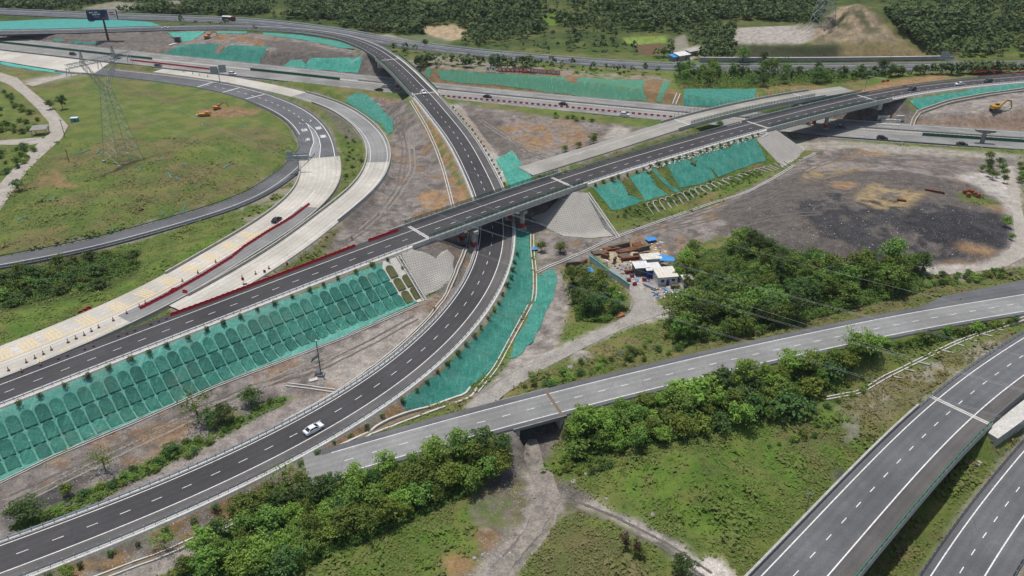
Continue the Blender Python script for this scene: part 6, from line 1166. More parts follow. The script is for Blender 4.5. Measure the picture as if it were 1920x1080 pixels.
# ------------------------------------------------------------------ signs
def text_mesh(body, size, name='lettering'):
    c = bpy.data.curves.new(name, 'FONT'); c.body = body; c.size = size; c.align_x = 'CENTER'; c.align_y = 'CENTER'; c.resolution_u = 1; c.offset = .012 * size; o = bpy.data.objects.new('tmp', c); COL.objects.link(o); dg = bpy.context.evaluated_depsgraph_get(); m = bpy.data.meshes.new_from_object(o.evaluated_get(dg)); bpy.data.objects.remove(o); bpy.data.curves.remove(c); return m
def text_part(body, size, m, parent, loc, rot): me = text_mesh(body, size); me.materials.clear(); me.materials.append(MATS[m]); o = bpy.data.objects.new('lettering', me); COL.objects.link(o); o.parent = parent; o.location = loc; o.rotation_euler = rot; return o
bm_ = mat('billboard_blue', (.02, .05, .14), .5); tt = NT(bm_); tt.color(tt.mix(tt.mrange(tt.noise(.25, 4), .4, .7), (.012, .025, .07), (.02, .14, .27)))
b0 = G(203, 75); t = thing('billboard', 'tall single pole billboard, dark blue with a white end panel', 'billboard', b0, .12)
part('pole', MB().tube([(0, 0, -1), (0, 0, 13)], [.75, .55], 14), nmat('pole_brown', (.10, .065, .055), (.07, .05, .045), .5), t)
part('panel_blue', MB().box((-2.6, -.9, 15.4), (12.6, .3, 6.2)), bm_, t); part('panel_white', MB().box((6.3, -.9, 15.4), (5.0, .3, 6.2)), 'white_plastic', t); part('panel_back', MB().box((0, .9, 15.4), (17.6, .3, 6.2)).box((0, 0, 15.4), (17, 1.4, .5)).box((0, 0, 13), (17, 1.4, .3)), 'steel_dark', t)
for (x, z, w, h, m) in ((-6.6, 17.0, 1.0, .8, 'white_plastic'), (-5.4, 17.1, .9, .6, 'white_plastic'), (-3.6, 17.2, .8, .6, 'white_plastic'), (-2.6, 17.2, .8, .6, 'white_plastic'), (-4.9, 15.9, 1.0, .8, 'white_plastic'), (-3.7, 15.9, .9, .7, 'white_plastic'), (-2.4, 16.0, .9, .5, 'white_plastic'), (-1.4, 16.0, .8, .8, 'white_plastic'), (-3.2, 14.4, 3.6, .25, 'steel_rail'), (.8, 13.9, 2.6, .8, 'red_plastic'), (6.4, 15.6, 3.2, .5, 'red_plastic'), (6.2, 16.8, 2.6, .6, 'red_paint'), (7.7, 14.6, .8, .4, 'steel_dark')): part('printed_mark', MB().box((x, -1.07, z), (w, .03, h)), m, t)
part('lamp_box', MB().box((-6.6, -1.2, 12.0), (2.8, .8, .5)), 'steel_dark', t)
# slogan boards: one character on each
sl0, sl1 = G(933, 137), G(1050, 144); d = sl1 - sl0; n = 14; ang = math.atan2(d[1], d[0]); chars = '遵章驾车保平安违章驾驶是祸端'
for i, ch in enumerate(chars):
    f = (i + (.55 if i > 6 else 0) + .5) / 14.55; p = sl0 + d * f; z = float(terr(p[0], p[1])); t = thing('slogan_board', ('first second third fourth fifth sixth seventh eighth ninth tenth eleventh twelfth thirteenth fourteenth'.split()[i]) + ' red slogan board from the left, with one white character', 'sign', (p[0], p[1], z), ang)
    part('panel', MB().box((0, 0, 1.9), (2.1, .12, 2.3)), 'red_paint2' if 'red_paint2' in MATS else nmat('red_paint2', (.40, .02, .03), (.34, .02, .03), 1, .5), t); text_part(ch, 1.7, 'white_plastic', t, (0, -.075, 1.9), (math.pi / 2, 0, 0))
    for x in (-.8, .8): part('post', MB().box((x, .1, .4), (.1, .1, .9)), 'steel_dark', t)
for i, (x, lab) in enumerate(((915, 'white board with a dark emblem at the left of the slogan'), (925, 'white board with a blue emblem just left of the slogan'))):
    p = G(x, 136); t = thing('emblem_board', lab, 'sign', p, ang); part('panel', MB().box((0, 0, 1.9), (2.3, .12, 2.3)), 'white_plastic', t); part('emblem', MB().tube([(0, -.07, 2.0), (0, -.1, 2.0)], .55, 14), ('steel_dark', 'lorry_blue')[i], t); [part('post', MB().box((x_, .1, .4), (.1, .1, .9)), 'steel_dark', t) for x_ in (-.8, .8)]
# sign gantries seen from behind
def gantry(px, py, z, H, panels, rz, label, arm=None):
    b = W(px, py, z) if z is not None else G(px, py); t = thing('sign_gantry', label, 'road sign', b, rz); part('post', MB().tube([(0, 0, -.5), (0, 0, H)], .2, 10), 'galvanised', t)
    if arm: part('arm', MB().tube([(arm[0], 0, H - 1), (arm[1], 0, H - 1)], .12, 8).tube([(arm[0], 0, H - 2.6), (arm[1], 0, H - 2.6)], .12, 8), 'steel_white', t)
    for (x, zz, w, h) in panels: o = part('sign_panel', MB().box((x, .2, zz), (w, .1, h)), 'galvanised', t); part('ribs', MB().box((x, .1, zz + h * .28), (w, .1, .12)).box((x, .1, zz - h * .28), (w, .1, .12)), 'steel_white', o)
    return t
gantry(413, 156, None, 8, [(-2.1, 7, 3.8, 4), (2.3, 7.6, 3.8, 4)], .25, 'twin panel road sign seen from behind beside the exit ramp'); gantry(562, 326, None, 8.5, [(0, 6.9, 8.4, 3.0), (-3.0, 8.9, 2.2, 1.2)], .1, 'wide overhead sign seen from behind at the ramp split', (-4, 4)); gantry(1772, 134, None, 9, [(-2.2, 8.5, 3.8, 4.0), (1.6, 8.0, 2.6, 2.8)], -.3, 'road sign seen from behind in front of far hillside', (-4, 3))
# ------------------------------------------------------------------ barriers and cones
wbm = MB(); wbm.strip([[(x, -.28, 0), (x, -.28, .18), (x, -.12, .42), (x, -.09, .82), (x, .09, .82), (x, .12, .42), (x, .28, .18), (x, .28, 0)] for x in (-.72, .72)], True); wbm.box((0, 0, .86), (.5, .12, .1)); wbr = wbm.mesh('water_barrier'); wbr.materials.append(MATS['red_plastic']); wbw = wbr.copy(); wbw.materials.clear(); wbw.materials.append(MATS['white_plastic'])
def barrier(p, rz, white, label, group, sc=1.0): o = bpy.data.objects.new('water_barrier', wbw if white else wbr); COL.objects.link(o); o.location = p; o.rotation_euler = (0, 0, rz); o.scale = (sc,) * 3; return tag(o, label, 'barrier', group)
def barrier_row(key, pts, label, group, step=1.5, dz=0, white=False, sc=1.0, jit=.04):
    rd = RD[key]; q = []
    for p in pts: s, off = rd.off_px(*p); q.append(rd.pt(s, off, dz))
    q = np.array(q); d = np.r_[0, np.cumsum(np.linalg.norm(np.diff(q, axis=0), axis=1))]; k = 0
    for s in np.arange(0, d[-1], step):
        p = [np.interp(s, d, q[:, j]) for j in range(3)]; e = [np.interp(s + .5, d, q[:, j]) for j in range(2)]; b_ = [np.interp(s - .5, d, q[:, j]) for j in range(2)]
        lab = label if isinstance(label, str) else label[k % 2]; gr = group if isinstance(group, str) else group[k % 2]
        barrier(p, math.atan2(e[1] - b_[1], e[0] - b_[0]) + random.uniform(-jit, jit), white and k % 2, lab, gr, sc); k += 1
barrier_row('A', [(318, 593), (400, 564), (520, 518), (600, 488), (668, 462)], 'red plastic barrier in the long row on the upper road', 'red barriers on the upper road', 1.5); barrier_row('A', [(693, 452), (753, 431)], 'red plastic barrier in the short row nearest the bridge', 'red barriers nearest the bridge', 1.5)
barrier_row('G', [(266, 579), (330, 546), (383, 516), (430, 487), (460, 463), (500, 437), (550, 407), (578, 386)], 'dark red barrier in the winding row on the concrete ramp', 'red barriers on the concrete ramp', 1.5, .07, jit=.12)
barrier_row('HW', [(247, 114), (320, 122), (397, 131)], 'red barrier in the solid row at the left of highway', 'red barriers at the left of highway', 1.6); barrier_row('HW', [(830, 181), (1000, 196), (1180, 213), (1290, 223)], ('red barrier in the alternating red and white highway row', 'white barrier in the alternating red and white highway row'), ('red pieces of the highway barrier row', 'white pieces of the highway barrier row'), 1.48, 0, True)
barrier_row('A', [(1838, 145), (1880, 141), (1925, 136)], 'red barrier in the near row at the far right junction', 'red barriers near row at far right', 1.6)
for k, (x, y) in enumerate(((1828, 137), (1836, 136), (1845, 135), (1860, 133), (1870, 132), (1886, 131), (1896, 130), (1906, 130), (1916, 131))): p = W(x, y, 7.6); barrier((p[0], p[1], 7.6), .1, False, 'red barrier in the back row at the far right junction', 'red barriers back row at far right', 1.2)
for (x, y, r, l) in ((322, 551, 1.2, 'toppled red barrier beside the winding row'), (328, 548, .2, 'second toppled red barrier beside the winding row'), (348, 552, -.3, 'lone red barrier lying on the empty lane')): p = G(x, y); barrier((p[0], p[1], float(RD['G'].pt(RD['G'].off_px(x, y)[0])[2]) + .12), r, False, l, None)
for k, (x, y) in enumerate(((152, 588), (160, 584), (167, 580))): barrier(tuple(G(x, y) + np.array([0, 0, .02])), .45, False, 'orange red barrier lying on the grass at left', 'barriers lying on the grass')
for x, y, l in ((1656, 154, 'red barrier left of two by the tree belt'), (1664, 153, 'red barrier right of two by the tree belt'), (1696, 163, 'small red barrier at the road edge past far bridge')): barrier(tuple(G(x, y)), .2, False, l, None, 1.2)
cm_ = MB().tube([(0, 0, .04), (0, 0, .3), (0, 0, .5), (0, 0, .78)], [.17, .12, .085, .03], 10).mesh('cone_body'); cm_.materials.append(nmat('cone_orange', (.36, .10, .05), (.26, .09, .06), 3, .6)); cb_ = MB().box((0, 0, .025), (.42, .42, .05)).mesh('cone_base'); cb_.materials.append(MATS['rubber']); cs_ = MB().tube([(0, 0, .32), (0, 0, .47)], [.125, .1], 10, False).mesh('cone_stripe'); cs_.materials.append(MATS['white_plastic'])
def cone_(p, label, group):
    t = thing('traffic_cone', label, 'traffic cone', p, random.random(), group); t.scale = (1.5,) * 3
    for n_, m_ in (('cone_body', cm_), ('cone_base', cb_), ('cone_stripe', cs_)): o = bpy.data.objects.new(n_, m_); COL.objects.link(o); o.parent = t
for x, y in ((18, 695), (43, 683), (60, 675), (79, 666), (104, 654), (123, 645), (132, 641), (138, 638), (147, 634), (155, 631), (172, 622), (192, 612), (210, 603), (233, 591), (256, 579), (278, 567), (338, 531), (374, 511), (408, 490)): s, off = RD['G'].off_px(x, y); cone_(RD['G'].pt(s, off, .07), 'orange traffic cone along the yellow striped concrete lane', 'cones along the concrete lane')
for x, y in ((50, 695), (78, 685), (105, 675), (131, 666), (152, 658), (178, 649), (222, 631), (240, 625), (253, 620), (275, 611), (285, 608), (301, 602), (312, 598)): s, off = RD['A'].off_px(x, y); cone_(RD['A'].pt(s, off, .02), 'orange traffic cone on the far edge of the upper road', 'cones on the upper road edge')
for x, y in ((455, 525), (480, 517), (505, 507), (565, 487), (660, 450), (345, 137), (362, 140), (375, 143), (390, 146)): p = G(x, y); cone_((p[0], p[1], p[2] + .55), 'orange traffic cone on the pale new concrete ramp', 'cones on the new ramp')
for x, y, l in ((458, 533, 'left of three small red signs on the new ramp'), (496, 520, 'middle of three small red signs on the new ramp'), (543, 503, 'right of three small red signs on the new ramp')):
    s, off = RD['J'].off_px(x, y); t = thing('small_sign', l, 'road sign', RD['J'].pt(s, off, .06), .2); part('post', MB().tube([(0, 0, 0), (0, 0, 1.6)], .05, 8), 'steel_white', t); part('plate', MB().box((0, -.06, 1.7), (.7, .05, .9)), 'red_plastic', t); part('base', MB().box((.3, 0, .12), (1.2, .5, .24)), 'steel_dark', t)
# ------------------------------------------------------------------ painted surfaces
def patch(rd, parent, a, b, o1, o2, m, dz, name): return link(name, ribbon(rd, a, b, o1, o2, dz, n=3), m, parent)
Gd = RD['G']; g0, g1 = Gd.at_px(515, 424), Gd.len
link('asphalt_lane', ribbon(Gd, Gd.at_px(590, 360), Gd.at_px(240, 582), lambda s: .6 if s < g0 + 60 else .6, lambda s: 7.6, .085, n=4), 'asphalt_old', rG) if False else None
side = 1 if Gd.off_px(333, 545)[1] > 0 else -1     # which side of the ramp faces the upper road
lo, hi = (.4, 7.6) if side > 0 else (-7.6, -.4)
patch(Gd, rG, Gd.at_px(560, 390), Gd.at_px(215, 596), hi, lo, 'asphalt_old', .085, 'asphalt_lane')
bar = MB(); bar.add([(-.28, -2.6, 0), (.28, -2.6, 0), (.28, 2.6, 0), (-.28, 2.6, 0)], [(0, 1, 2, 3)]); barm = bar.mesh('yellow_bar'); barm.materials.append(MATS['paint_yellow'])
c0 = -side * 3.9; s = Gd.at_px(490, 440); k = 0
while s < Gd.at_px(-60, 705):
    for j in range(4):
        o = bpy.data.objects.new('yellow_bar', barm); COL.objects.link(o); o.parent = rG; o.location = Gd.pt(s + j * 1.0, c0, .09); o.rotation_euler = (0, 0, Gd.ang(s))
    s += 9 if s < Gd.at_px(130, 632) else 6
patch(Gd, rG, g0, g1, c0 + 3.2, c0 + 2.6, 'paint_yellow', .088, 'dust_line'); patch(Gd, rG, Gd.at_px(590, 360), g1, side * .5 + .12, side * .5 - .12, 'paint_white', .095, 'edge_line')
s = Gd.at_px(190, 606)
while s < Gd.at_px(60, 662):
    for j in range(3): o = bpy.data.objects.new('yellow_bar', barm); COL.objects.link(o); o.parent = rG; o.scale = (.6, .3, 1); o.location = Gd.pt(s + j * .8, side * 5.5, .1); o.rotation_euler = (0, 0, Gd.ang(s))
    s += 5.5
# exit ramp lettering and hatching
Hd = RD['H']
def on_H(px, py, dz=.045): s, off = Hd.off_px(px, py); return Hd.pt(s, off, dz), Hd.ang(s), s, off
for px, py, ch in ((571, 244, '柳'), (575, 261, '城'), (597, 240, '鹿'), (606, 256, '寨')):
    p, a_, s, off = on_H(px, py); me = text_mesh(ch, 2.9); me.materials.clear(); me.materials.append(MATS['paint_white']); o = bpy.data.objects.new('lettering', me); COL.objects.link(o); o.parent = rH; o.location = p; o.rotation_euler = (0, 0, a_ - math.pi / 2); o.scale = (1, 1.5, 1)
mb = MB()
for px, py, tip in ((562, 231, -1), (583, 226, 1)):
    p, a_, s, off = on_H(px, py, .05); c_, s_ = math.cos(a_), math.sin(a_); 
    for q in (((-1.6, .15), (.4, .15), (.4, -.15), (-1.6, -.15)), ((.4, .15), (1.6, -.9 * tip), (1.3, -1.15 * tip), (.2, -.15))):
        mb.poly([(p[0] + x * c_ - y * s_, p[1] + x * s_ + y * c_, p[2]) for x, y in q])
o = struct('lane_arrows', mb, 'paint_white', rH)
mb = MB(); L_ = [on_H(*p)[0] for p in ((577, 233), (583, 246), (587, 258), (588, 268), (583, 281), (580, 292))]; R_ = [on_H(*p)[0] for p in ((577, 233), (591, 246), (598, 259), (601, 272), (600, 288), (598, 302))]
L_, R_ = np.array(L_), np.array(R_); f = np.linspace(0, 1, len(L_))
for q in (L_, R_): mb.strip([[p + np.array([-.14, 0, .004]), p + np.array([.14, 0, .004])] for p in q])
for u in np.linspace(.16, .98, 26):
    a = np.array([np.interp(u, f, L_[:, j]) for j in range(3)]); b = np.array([np.interp(u, f, R_[:, j]) for j in range(3)]); m_ = (a + b) / 2 + np.array([0, -.35, 0]); w = np.array([0, .28, 0]); mb.strip([[a, a - w], [m_, m_ - w], [b, b - w]])
struct('hatching', mb, 'paint_white', rH)
for px, py in ((383, 159), (432, 170), (478, 181)):
    p, a_, s, off = on_H(px, py); mb = MB(); mb.strip([[Hd.pt(s - .35, 5.8, .05), Hd.pt(s + .35, 5.8, .05)], [Hd.pt(s - .35, -5.6, .05), Hd.pt(s + .35, -5.6, .05)]][::-1]); struct('cross_line', mb, 'paint_white', rH)
mb = MB(); rdA = RD['A']
for k in range(8): p0 = W(1868 + k * 8, 140 - k * .4, 8.3); mb.poly([tuple(p0 + np.array(v)) for v in ((-1.2, -2.2, 0), (-.3, -2.2, 0), (1.2, 2.2, 0), (.3, 2.2, 0))])
# ------------------------------------------------------------------ building yard and other things
nmat('panel_white', (.62, .61, .58), (.5, .49, .46), .8, .6); nmat('tarp_blue', (.03, .17, .48), (.05, .26, .55), .9, .55, .4, 3); nmat('door_blue', (.02, .06, .28), (.02, .05, .2), 1, .5); nmat('fence_teal', (.05, .27, .29), (.08, .33, .34), .8, .55); nmat('roof_cream', (.60, .57, .48), (.5, .47, .4), .9, .6); nmat('orange_rust', (.32, .12, .05), (.22, .09, .05), 1.2, .8)
def quadroof(mb, pts, z, th=.12): mb.prism([(p[0], p[1]) for p in pts], z, z + th)
def cabin(px, rz, sz, label, roofm, winx=(), wallm='panel_white', pitch=.0, doorx=None):
    b = G(*px); t = thing('site_cabin', label, 'cabin', b, rz); L, Wd, H = sz
    part('wall', MB().box((0, 0, H / 2), (L, Wd, H)), wallm, t); n = max(2, int(L / 1.0))
    for k in range(n): part('roof_panel', MB().add([(-L / 2 - .2 + (L + .4) * k / n + .02, -Wd / 2 - .3, H + .05), (-L / 2 - .2 + (L + .4) * (k + 1) / n - .02, -Wd / 2 - .3, H + .05), (-L / 2 - .2 + (L + .4) * (k + 1) / n - .02, Wd / 2 + .3, H + .05 + pitch), (-L / 2 - .2 + (L + .4) * k / n + .02, Wd / 2 + .3, H + .05 + pitch), (-L / 2 - .2 + (L + .4) * k / n + .02, -Wd / 2 - .3, H + .18), (-L / 2 - .2 + (L + .4) * (k + 1) / n - .02, -Wd / 2 - .3, H + .18), (-L / 2 - .2 + (L + .4) * (k + 1) / n - .02, Wd / 2 + .3, H + .18 + pitch), (-L / 2 - .2 + (L + .4) * k / n + .02, Wd / 2 + .3, H + .18 + pitch)], [(3, 2, 1, 0), (4, 5, 6, 7), (0, 1, 5, 4), (1, 2, 6, 5), (2, 3, 7, 6), (3, 0, 4, 7)]), roofm, t)
    for x in winx: w = part('window', MB().box((x, -Wd / 2 - .02, H * .58), (1.0, .08, .9)), 'glass_dark', t); part('window_frame', MB().box((x, -Wd / 2 - .01, H * .58 - .52), (1.15, .12, .1)).box((x, -Wd / 2 - .01, H * .58 + .52), (1.15, .12, .1)), 'panel_white', w)
    if doorx is not None: part('door', MB().box((doorx, -Wd / 2 - .03, 1.05), (.95, .08, 2.1)), 'door_blue', t)
    return t
cabin((1246, 527), .16, (6.0, 5.4, 2.8), 'white panel site office with cream ribbed roof, largest in the yard', 'roof_cream', (-1.6, 1.6), pitch=.35, doorx=0)
cabin((1222, 515), .16, (4.6, 4.0, 2.6), 'white and blue site cabin left of the site office', 'panel_white', (), 'door_blue', .2); cabin((1200, 512), .16, (4.2, 3.6, 2.7), 'open white roofed shelter at the left of the cabins', 'panel_white', (), 'steel_dark', .2); cabin((1219, 496), .16, (6.0, 3.2, 2.7), 'long cream roofed cabin at the back of the yard', 'roof_cream', (), 'panel_white', .15); cabin((1287, 533), .16, (2.8, 2.6, 2.2), 'small white hut right of the site office', 'panel_white', (), 'panel_white', .1)  # open shelter: its dark walls stand in for the shade beneath the roof
def tarp(poly, z, label, m='tarp_blue', h=.5):
    mb = drape(poly, z, .5, h); c = np.mean(mb.v, 0); o = link('tarpaulin', mb.mesh('tarpaulin', tuple(c)), m, None, tuple(c)); tag(o, label, 'tarpaulin'); return o
tarp([(1226, 496), (1240, 492), (1262, 499), (1265, 506), (1238, 505)], 2.9, 'bright blue tarpaulin over the cabin roofs'); tarp([(1100, 504), (1110, 506), (1113, 512), (1100, 513)], .6, 'blue tarpaulin at the left end of the teal fence'); tarp([(1128, 531), (1140, 536), (1136, 540), (1127, 536)], .4, 'small blue sheet among the trees by the fence'); tarp([(996, 467), (1007, 466), (1009, 470), (998, 473)], .5, 'blue sheet lying across the concrete drain'); tarp([(1312, 538), (1322, 537), (1328, 544), (1318, 549)], .8, 'blue sheet right of the rusty roof'); tarp([(1208, 449), (1228, 448), (1232, 454), (1215, 457)], .7, 'blue sheet pile beside the long drain'); tarp([(1292, 544), (1310, 540), (1318, 548), (1296, 554)], .8, 'rust coloured sheet in the scrub right of the yard', 'orange_rust'); tarp([(1118, 578), (1145, 570), (1150, 576), (1122, 590)], .5, 'rust orange sheet below the trees by the lane', 'orange_rust'); tarp([(1150, 590), (1168, 586), (1172, 593), (1155, 598)], .4, 'small rust sheet at the corner of the lane', 'orange_rust')
# teal fence of sheets
q = ground_path([(1105, 490), (1130, 506), (1155, 526), (1180, 545)], step=3); L_ = np.linalg.norm(q[-1] - q[0]); t = thing('sheet_fence', 'teal sheet metal fence between the trees and the yard lane', 'fence', q[0]); n = 14; d = (q[-1] - q[0]) / n; ang = math.atan2(d[1], d[0]); pl = np.hypot(d[0], d[1])
pm0 = MB().box((0, 0, .9), (pl - .05, .05, 1.8)).mesh('fence_panel'); pm0.materials.append(MATS['panel_white']); pm1 = MB().box((0, 0, 1.95), (pl, .3, .35)).mesh('top_rail'); pm1.materials.append(MATS['fence_teal'])
for k in range(n):
    p = q[0] + d * (k + .5); z = float(terr(p[0], p[1]))
    for nm, m_ in (('fence_panel', pm0), ('top_rail', pm1)): o = bpy.data.objects.new(nm, m_); COL.objects.link(o); o.parent = t; o.location = (p[0] - q[0][0], p[1] - q[0][1], z - q[0][2]); o.rotation_euler = (0, 0, ang)
# stacks of steel and timber
def stack(px, rz, n, ln, m, label, cat='steel stack', r=.22, rows=2, name='steel_stack', pn='beam'):
    b = G(*px); t = thing(name, label, cat, b, rz); me = MB().box((0, 0, 0), (ln, r * 1.8, r * 1.6)).mesh(pn); me.materials.append(MATS[m])
    for k in range(n):
        o = bpy.data.objects.new(pn, me); COL.objects.link(o); o.parent = t; o.location = (random.uniform(-.3, .3), (k % max(1, n // rows) - n / rows / 2) * r * 2.1, .2 + (k // max(1, n // rows)) * r * 1.75); o.rotation_euler = (0, 0, random.uniform(-.05, .05))
for px, rz, n, ln, m, l in (((1180, 470), .42, 10, 9, 'rust', 'long rusty beams stacked at the back of the yard'), ((1215, 492), .3, 8, 10, 'rust', 'rusty beams stacked behind the white cabins'), ((1170, 482), .35, 12, 3.4, 'dark_wood', 'dark bundle of short timbers in the middle of the yard'), ((1125, 475), .25, 10, 5, 'dark_wood', 'dark timber pile at the left end of the yard'), ((1145, 468), .3, 8, 5, 'rust', 'rusty steel pile beside the drain end'), ((1200, 478), .3, 5, 5, 'dark_wood', 'few loose timbers on the sand of the yard'), ((1195, 461), .35, 12, 3, 'rust', 'rusty bundle at the far corner of the yard'), ((1218, 538), -.85, 4, 4.2, 'steel_rail', 'narrow steel ladder frames lying in front of the office'), ((1690, 377), -.5, 4, 2.6, 'rust', 'small rusty steel blocks on the yellow sand of the mound'), ((1752, 360), -.55, 2, 6.5, 'rust', 'single long rusty beam on the mound'), ((1133, 556), -.9, 14, 2.6, 'galvanised', 'grey scaffold frames piled below the teal fence')): stack(px, rz, n, ln, m, l)
for k, (x, y) in enumerate(((1808, 363), (1815, 362), (1822, 363), (1828, 367), (1834, 370), (1815, 369))):
    b = G(x, y); t = thing('rusty_drum', 'rusty drum in the row at the edge of the mound', 'drum', b, -.4, 'rusty drums on the mound'); part('drum_body', MB().tube([(0, -.9, .8), (0, .9, .8)], .75, 12), 'rust', t); part('drum_rim', MB().tube([(0, -.95, .8), (0, -.85, .8)], .8, 12), 'orange_rust', t)
for x, y, m, l in ((1185, 520, 'red_plastic', 'red machine by the yard lane, left of the shelter'), (1179, 528, 'red_paint', 'red tank lying beside the red machine'), (1208, 527, 'red_plastic', 'red motor at the end of the ladder frames'), (1190, 535, 'red_plastic', 'small red pump standing on the yard floor')):
    t = thing('yard_machine', l, 'machine', G(x, y), random.random()); part('housing', MB().box((0, 0, .5), (1.2, .8, .8), 0, .85), m, t); part('motor', MB().tube([(-.6, 0, .95), (.5, 0, .95)], .25, 10), 'steel_dark', t); part('skid', MB().box((0, -.3, .06), (1.5, .12, .12)).box((0, .3, .06), (1.5, .12, .12)), 'steel_dark', t)
for px, rz, n, ln, m, l in (((1160, 463), .45, 14, 7, 'dark_wood', 'tangled dark timber heap at the back left of yard'), ((1188, 486), .25, 6, 8, 'rust', 'rusty rails lying across the middle of the yard'), ((1135, 484), -.6, 8, 2.5, 'rust', 'small rusty bundle by the yard entrance'), ((1150, 492), 1.1, 5, 2.2, 'dark_wood', 'little timber pile near the teal fence end'), ((1205, 468), .5, 10, 4.5, 'dark_wood', 'dark stacked planks at the right back of yard'), ((1090, 495), .7, 6, 4, 'rust', 'rusty rods beside the blue sheet left of fence'), ((1075, 500), .2, 5, 5, 'dark_wood', 'loose boards by the concrete drain bend'), ((1178, 512), .3, 6, 2.4, 'rust', 'rusty crates stack left of the shelter'), ((1265, 540), .2, 6, 2.6, 'dark_wood', 'timber offcuts in front of the site office')): stack(px, rz, n, ln, m, l, rows=3)
mb_ = {k: MB() for k in ('rust', 'white_plastic', 'tarp_blue', 'dark_wood', 'galvanised')}
for poly, n in (([(1115, 470), (1240, 455), (1260, 500), (1200, 540), (1130, 495)], 150), ([(1075, 500), (1150, 520), (1180, 580), (1140, 600), (1090, 560)], 90), ([(1210, 535), (1290, 545), (1300, 560), (1230, 560)], 70), ([(1290, 490), (1340, 500), (1330, 550), (1290, 550)], 50)):
    for p in scatter(poly, n, .25, n, .3): k = random.choice(list(mb_)); mb_[k].box((p[0], p[1], p[2] + .12), (random.uniform(.2, 1.3), random.uniform(.15, .5), random.uniform(.1, .45)), random.uniform(0, 3))
for k, m_ in mb_.items(): o = link('yard_scrap', m_.mesh('yard_scrap'), k); o['kind'] = 'stuff'; tag(o, {'rust': 'rusty', 'white_plastic': 'white', 'tarp_blue': 'blue', 'dark_wood': 'wooden', 'galvanised': 'grey metal'}[k] + ' scrap pieces strewn about the building yard', 'scrap')
# T shaped pier in the highway median
b = W(1841, 268, 0); t = thing('median_pier', 'lone T shaped concrete pier standing in the highway median', 'pier', b, RD['HW'].ang(RD['HW'].off_px(1841, 268)[0])); part('column', MB().tube([(0, 0, -.3), (0, 0, 4.6)], [1.0, .8], 14), 'concrete_dark', t); part('cap_beam', MB().add([(-4, -.9, 5.9), (4, -.9, 5.9), (4, .9, 5.9), (-4, .9, 5.9), (-4, -.9, 5.2), (4, -.9, 5.2), (4, .9, 5.2), (-4, .9, 5.2), (-1.2, -.9, 4.5), (1.2, -.9, 4.5), (1.2, .9, 4.5), (-1.2, .9, 4.5)], [(0, 1, 2, 3), (0, 3, 7, 4), (1, 5, 6, 2), (4, 8, 9, 5, 1, 0), (3, 2, 6, 10, 11, 7), (8, 11, 10, 9), (4, 7, 11, 8), (5, 9, 10, 6)]), 'concrete_dark', t)
# block stacks by the far bridge
blk = MB().box((0, 0, .4), (1.7, 1.0, .78)).mesh('concrete_block'); blk.materials.append(MATS['concrete_light'])
for px, lab, nn in (((1659, 226), 'tall stack of pale concrete blocks under the far bridge end', (3, 3)), ((1673, 230), 'wide low stack of pale blocks at the highway edge', (5, 2)), ((1690, 226), 'stack of pale slabs leaning on the earth bank', (2, 3)), ((1668, 236), 'row of grey blocks nearest the highway', (6, 1))):
    t = thing('block_stack', lab, 'block stack', G(*px), -.1)
    for i in range(nn[0]):
        for j in range(nn[1]): o = bpy.data.objects.new('block', blk); COL.objects.link(o); o.parent = t; o.location = ((i - nn[0] / 2) * 1.8, random.uniform(-.2, .2), j * .8); o.rotation_euler = (0, 0, random.uniform(-.06, .06))
# white kerb stones dumped along the torn net edge
mb = MB(); A_ = RD['A']
for s in np.arange(A_.at_px(1180, 307), A_.at_px(1415, 238), .55):
    for k in range(2):
        if random.random() < .7: p = A_.pt(s + random.uniform(-.4, .4), -5.9 - random.random() * 1.8); mb.box((p[0], p[1], float(terr(p[0], p[1])) + .18), (.75, .3, .25), random.uniform(0, 3))
o = link('kerb_stones', mb.mesh('kerb_stones'), 'white_plastic'); o['kind'] = 'stuff'; tag(o, 'white kerb stones dumped along the edge above the torn nets', 'kerb stones')
# open shed, tank, poles
t = thing('open_shed', 'small open shed with grey slab roof beside the dirt track', 'shed', G(76, 252), .25); part('roof', MB().add([(-3.4, -2.4, 2.6), (3.4, -2.4, 2.6), (3.8, 2.6, 3.4), (-2.8, 2.6, 3.4), (-3.4, -2.4, 2.8), (3.4, -2.4, 2.8), (3.8, 2.6, 3.6), (-2.8, 2.6, 3.6)], [(3, 2, 1, 0), (4, 5, 6, 7), (0, 1, 5, 4), (1, 2, 6, 5), (2, 3, 7, 6), (3, 0, 4, 7)]), 'concrete_dark', t)
for x, y, h in ((-2.8, -2, 2.7), (2.9, -2, 2.7), (-2.3, 2.2, 3.4), (3.2, 2.2, 3.4)): part('post', MB().box((x, y, h / 2 - .2), (.3, .3, h + .2)), 'concrete', t)
t = thing('teal_hut', 'small teal hut in the meadow right of the dirt track', 'hut', G(141, 228), .1); part('wall', MB().box((0, 0, .9), (3, 2, 1.8)), 'fence_teal', t); part('door', MB().box((.4, -1.02, .8), (.8, .06, 1.4)), 'steel_dark', t); part('roof', MB().box((0, 0, 1.9), (3.3, 2.3, .15)), 'steel_white', t)
def pole(px, h, label, m='dark_wood', arm=False):
    t = thing('utility_pole', label, 'pole', G(*px)); part('shaft', MB().tube([(0, 0, -.5), (0, 0, h)], [.16, .1], 8), m, t); part('crossbar', MB().box((0, 0, h - .4), (1.4, .1, .12)), m, t)
    for x in (-.6, .6): part('insulator', MB().tube([(x, 0, h - .34), (x, 0, h - .1)], .06, 6), 'steel_white', t)
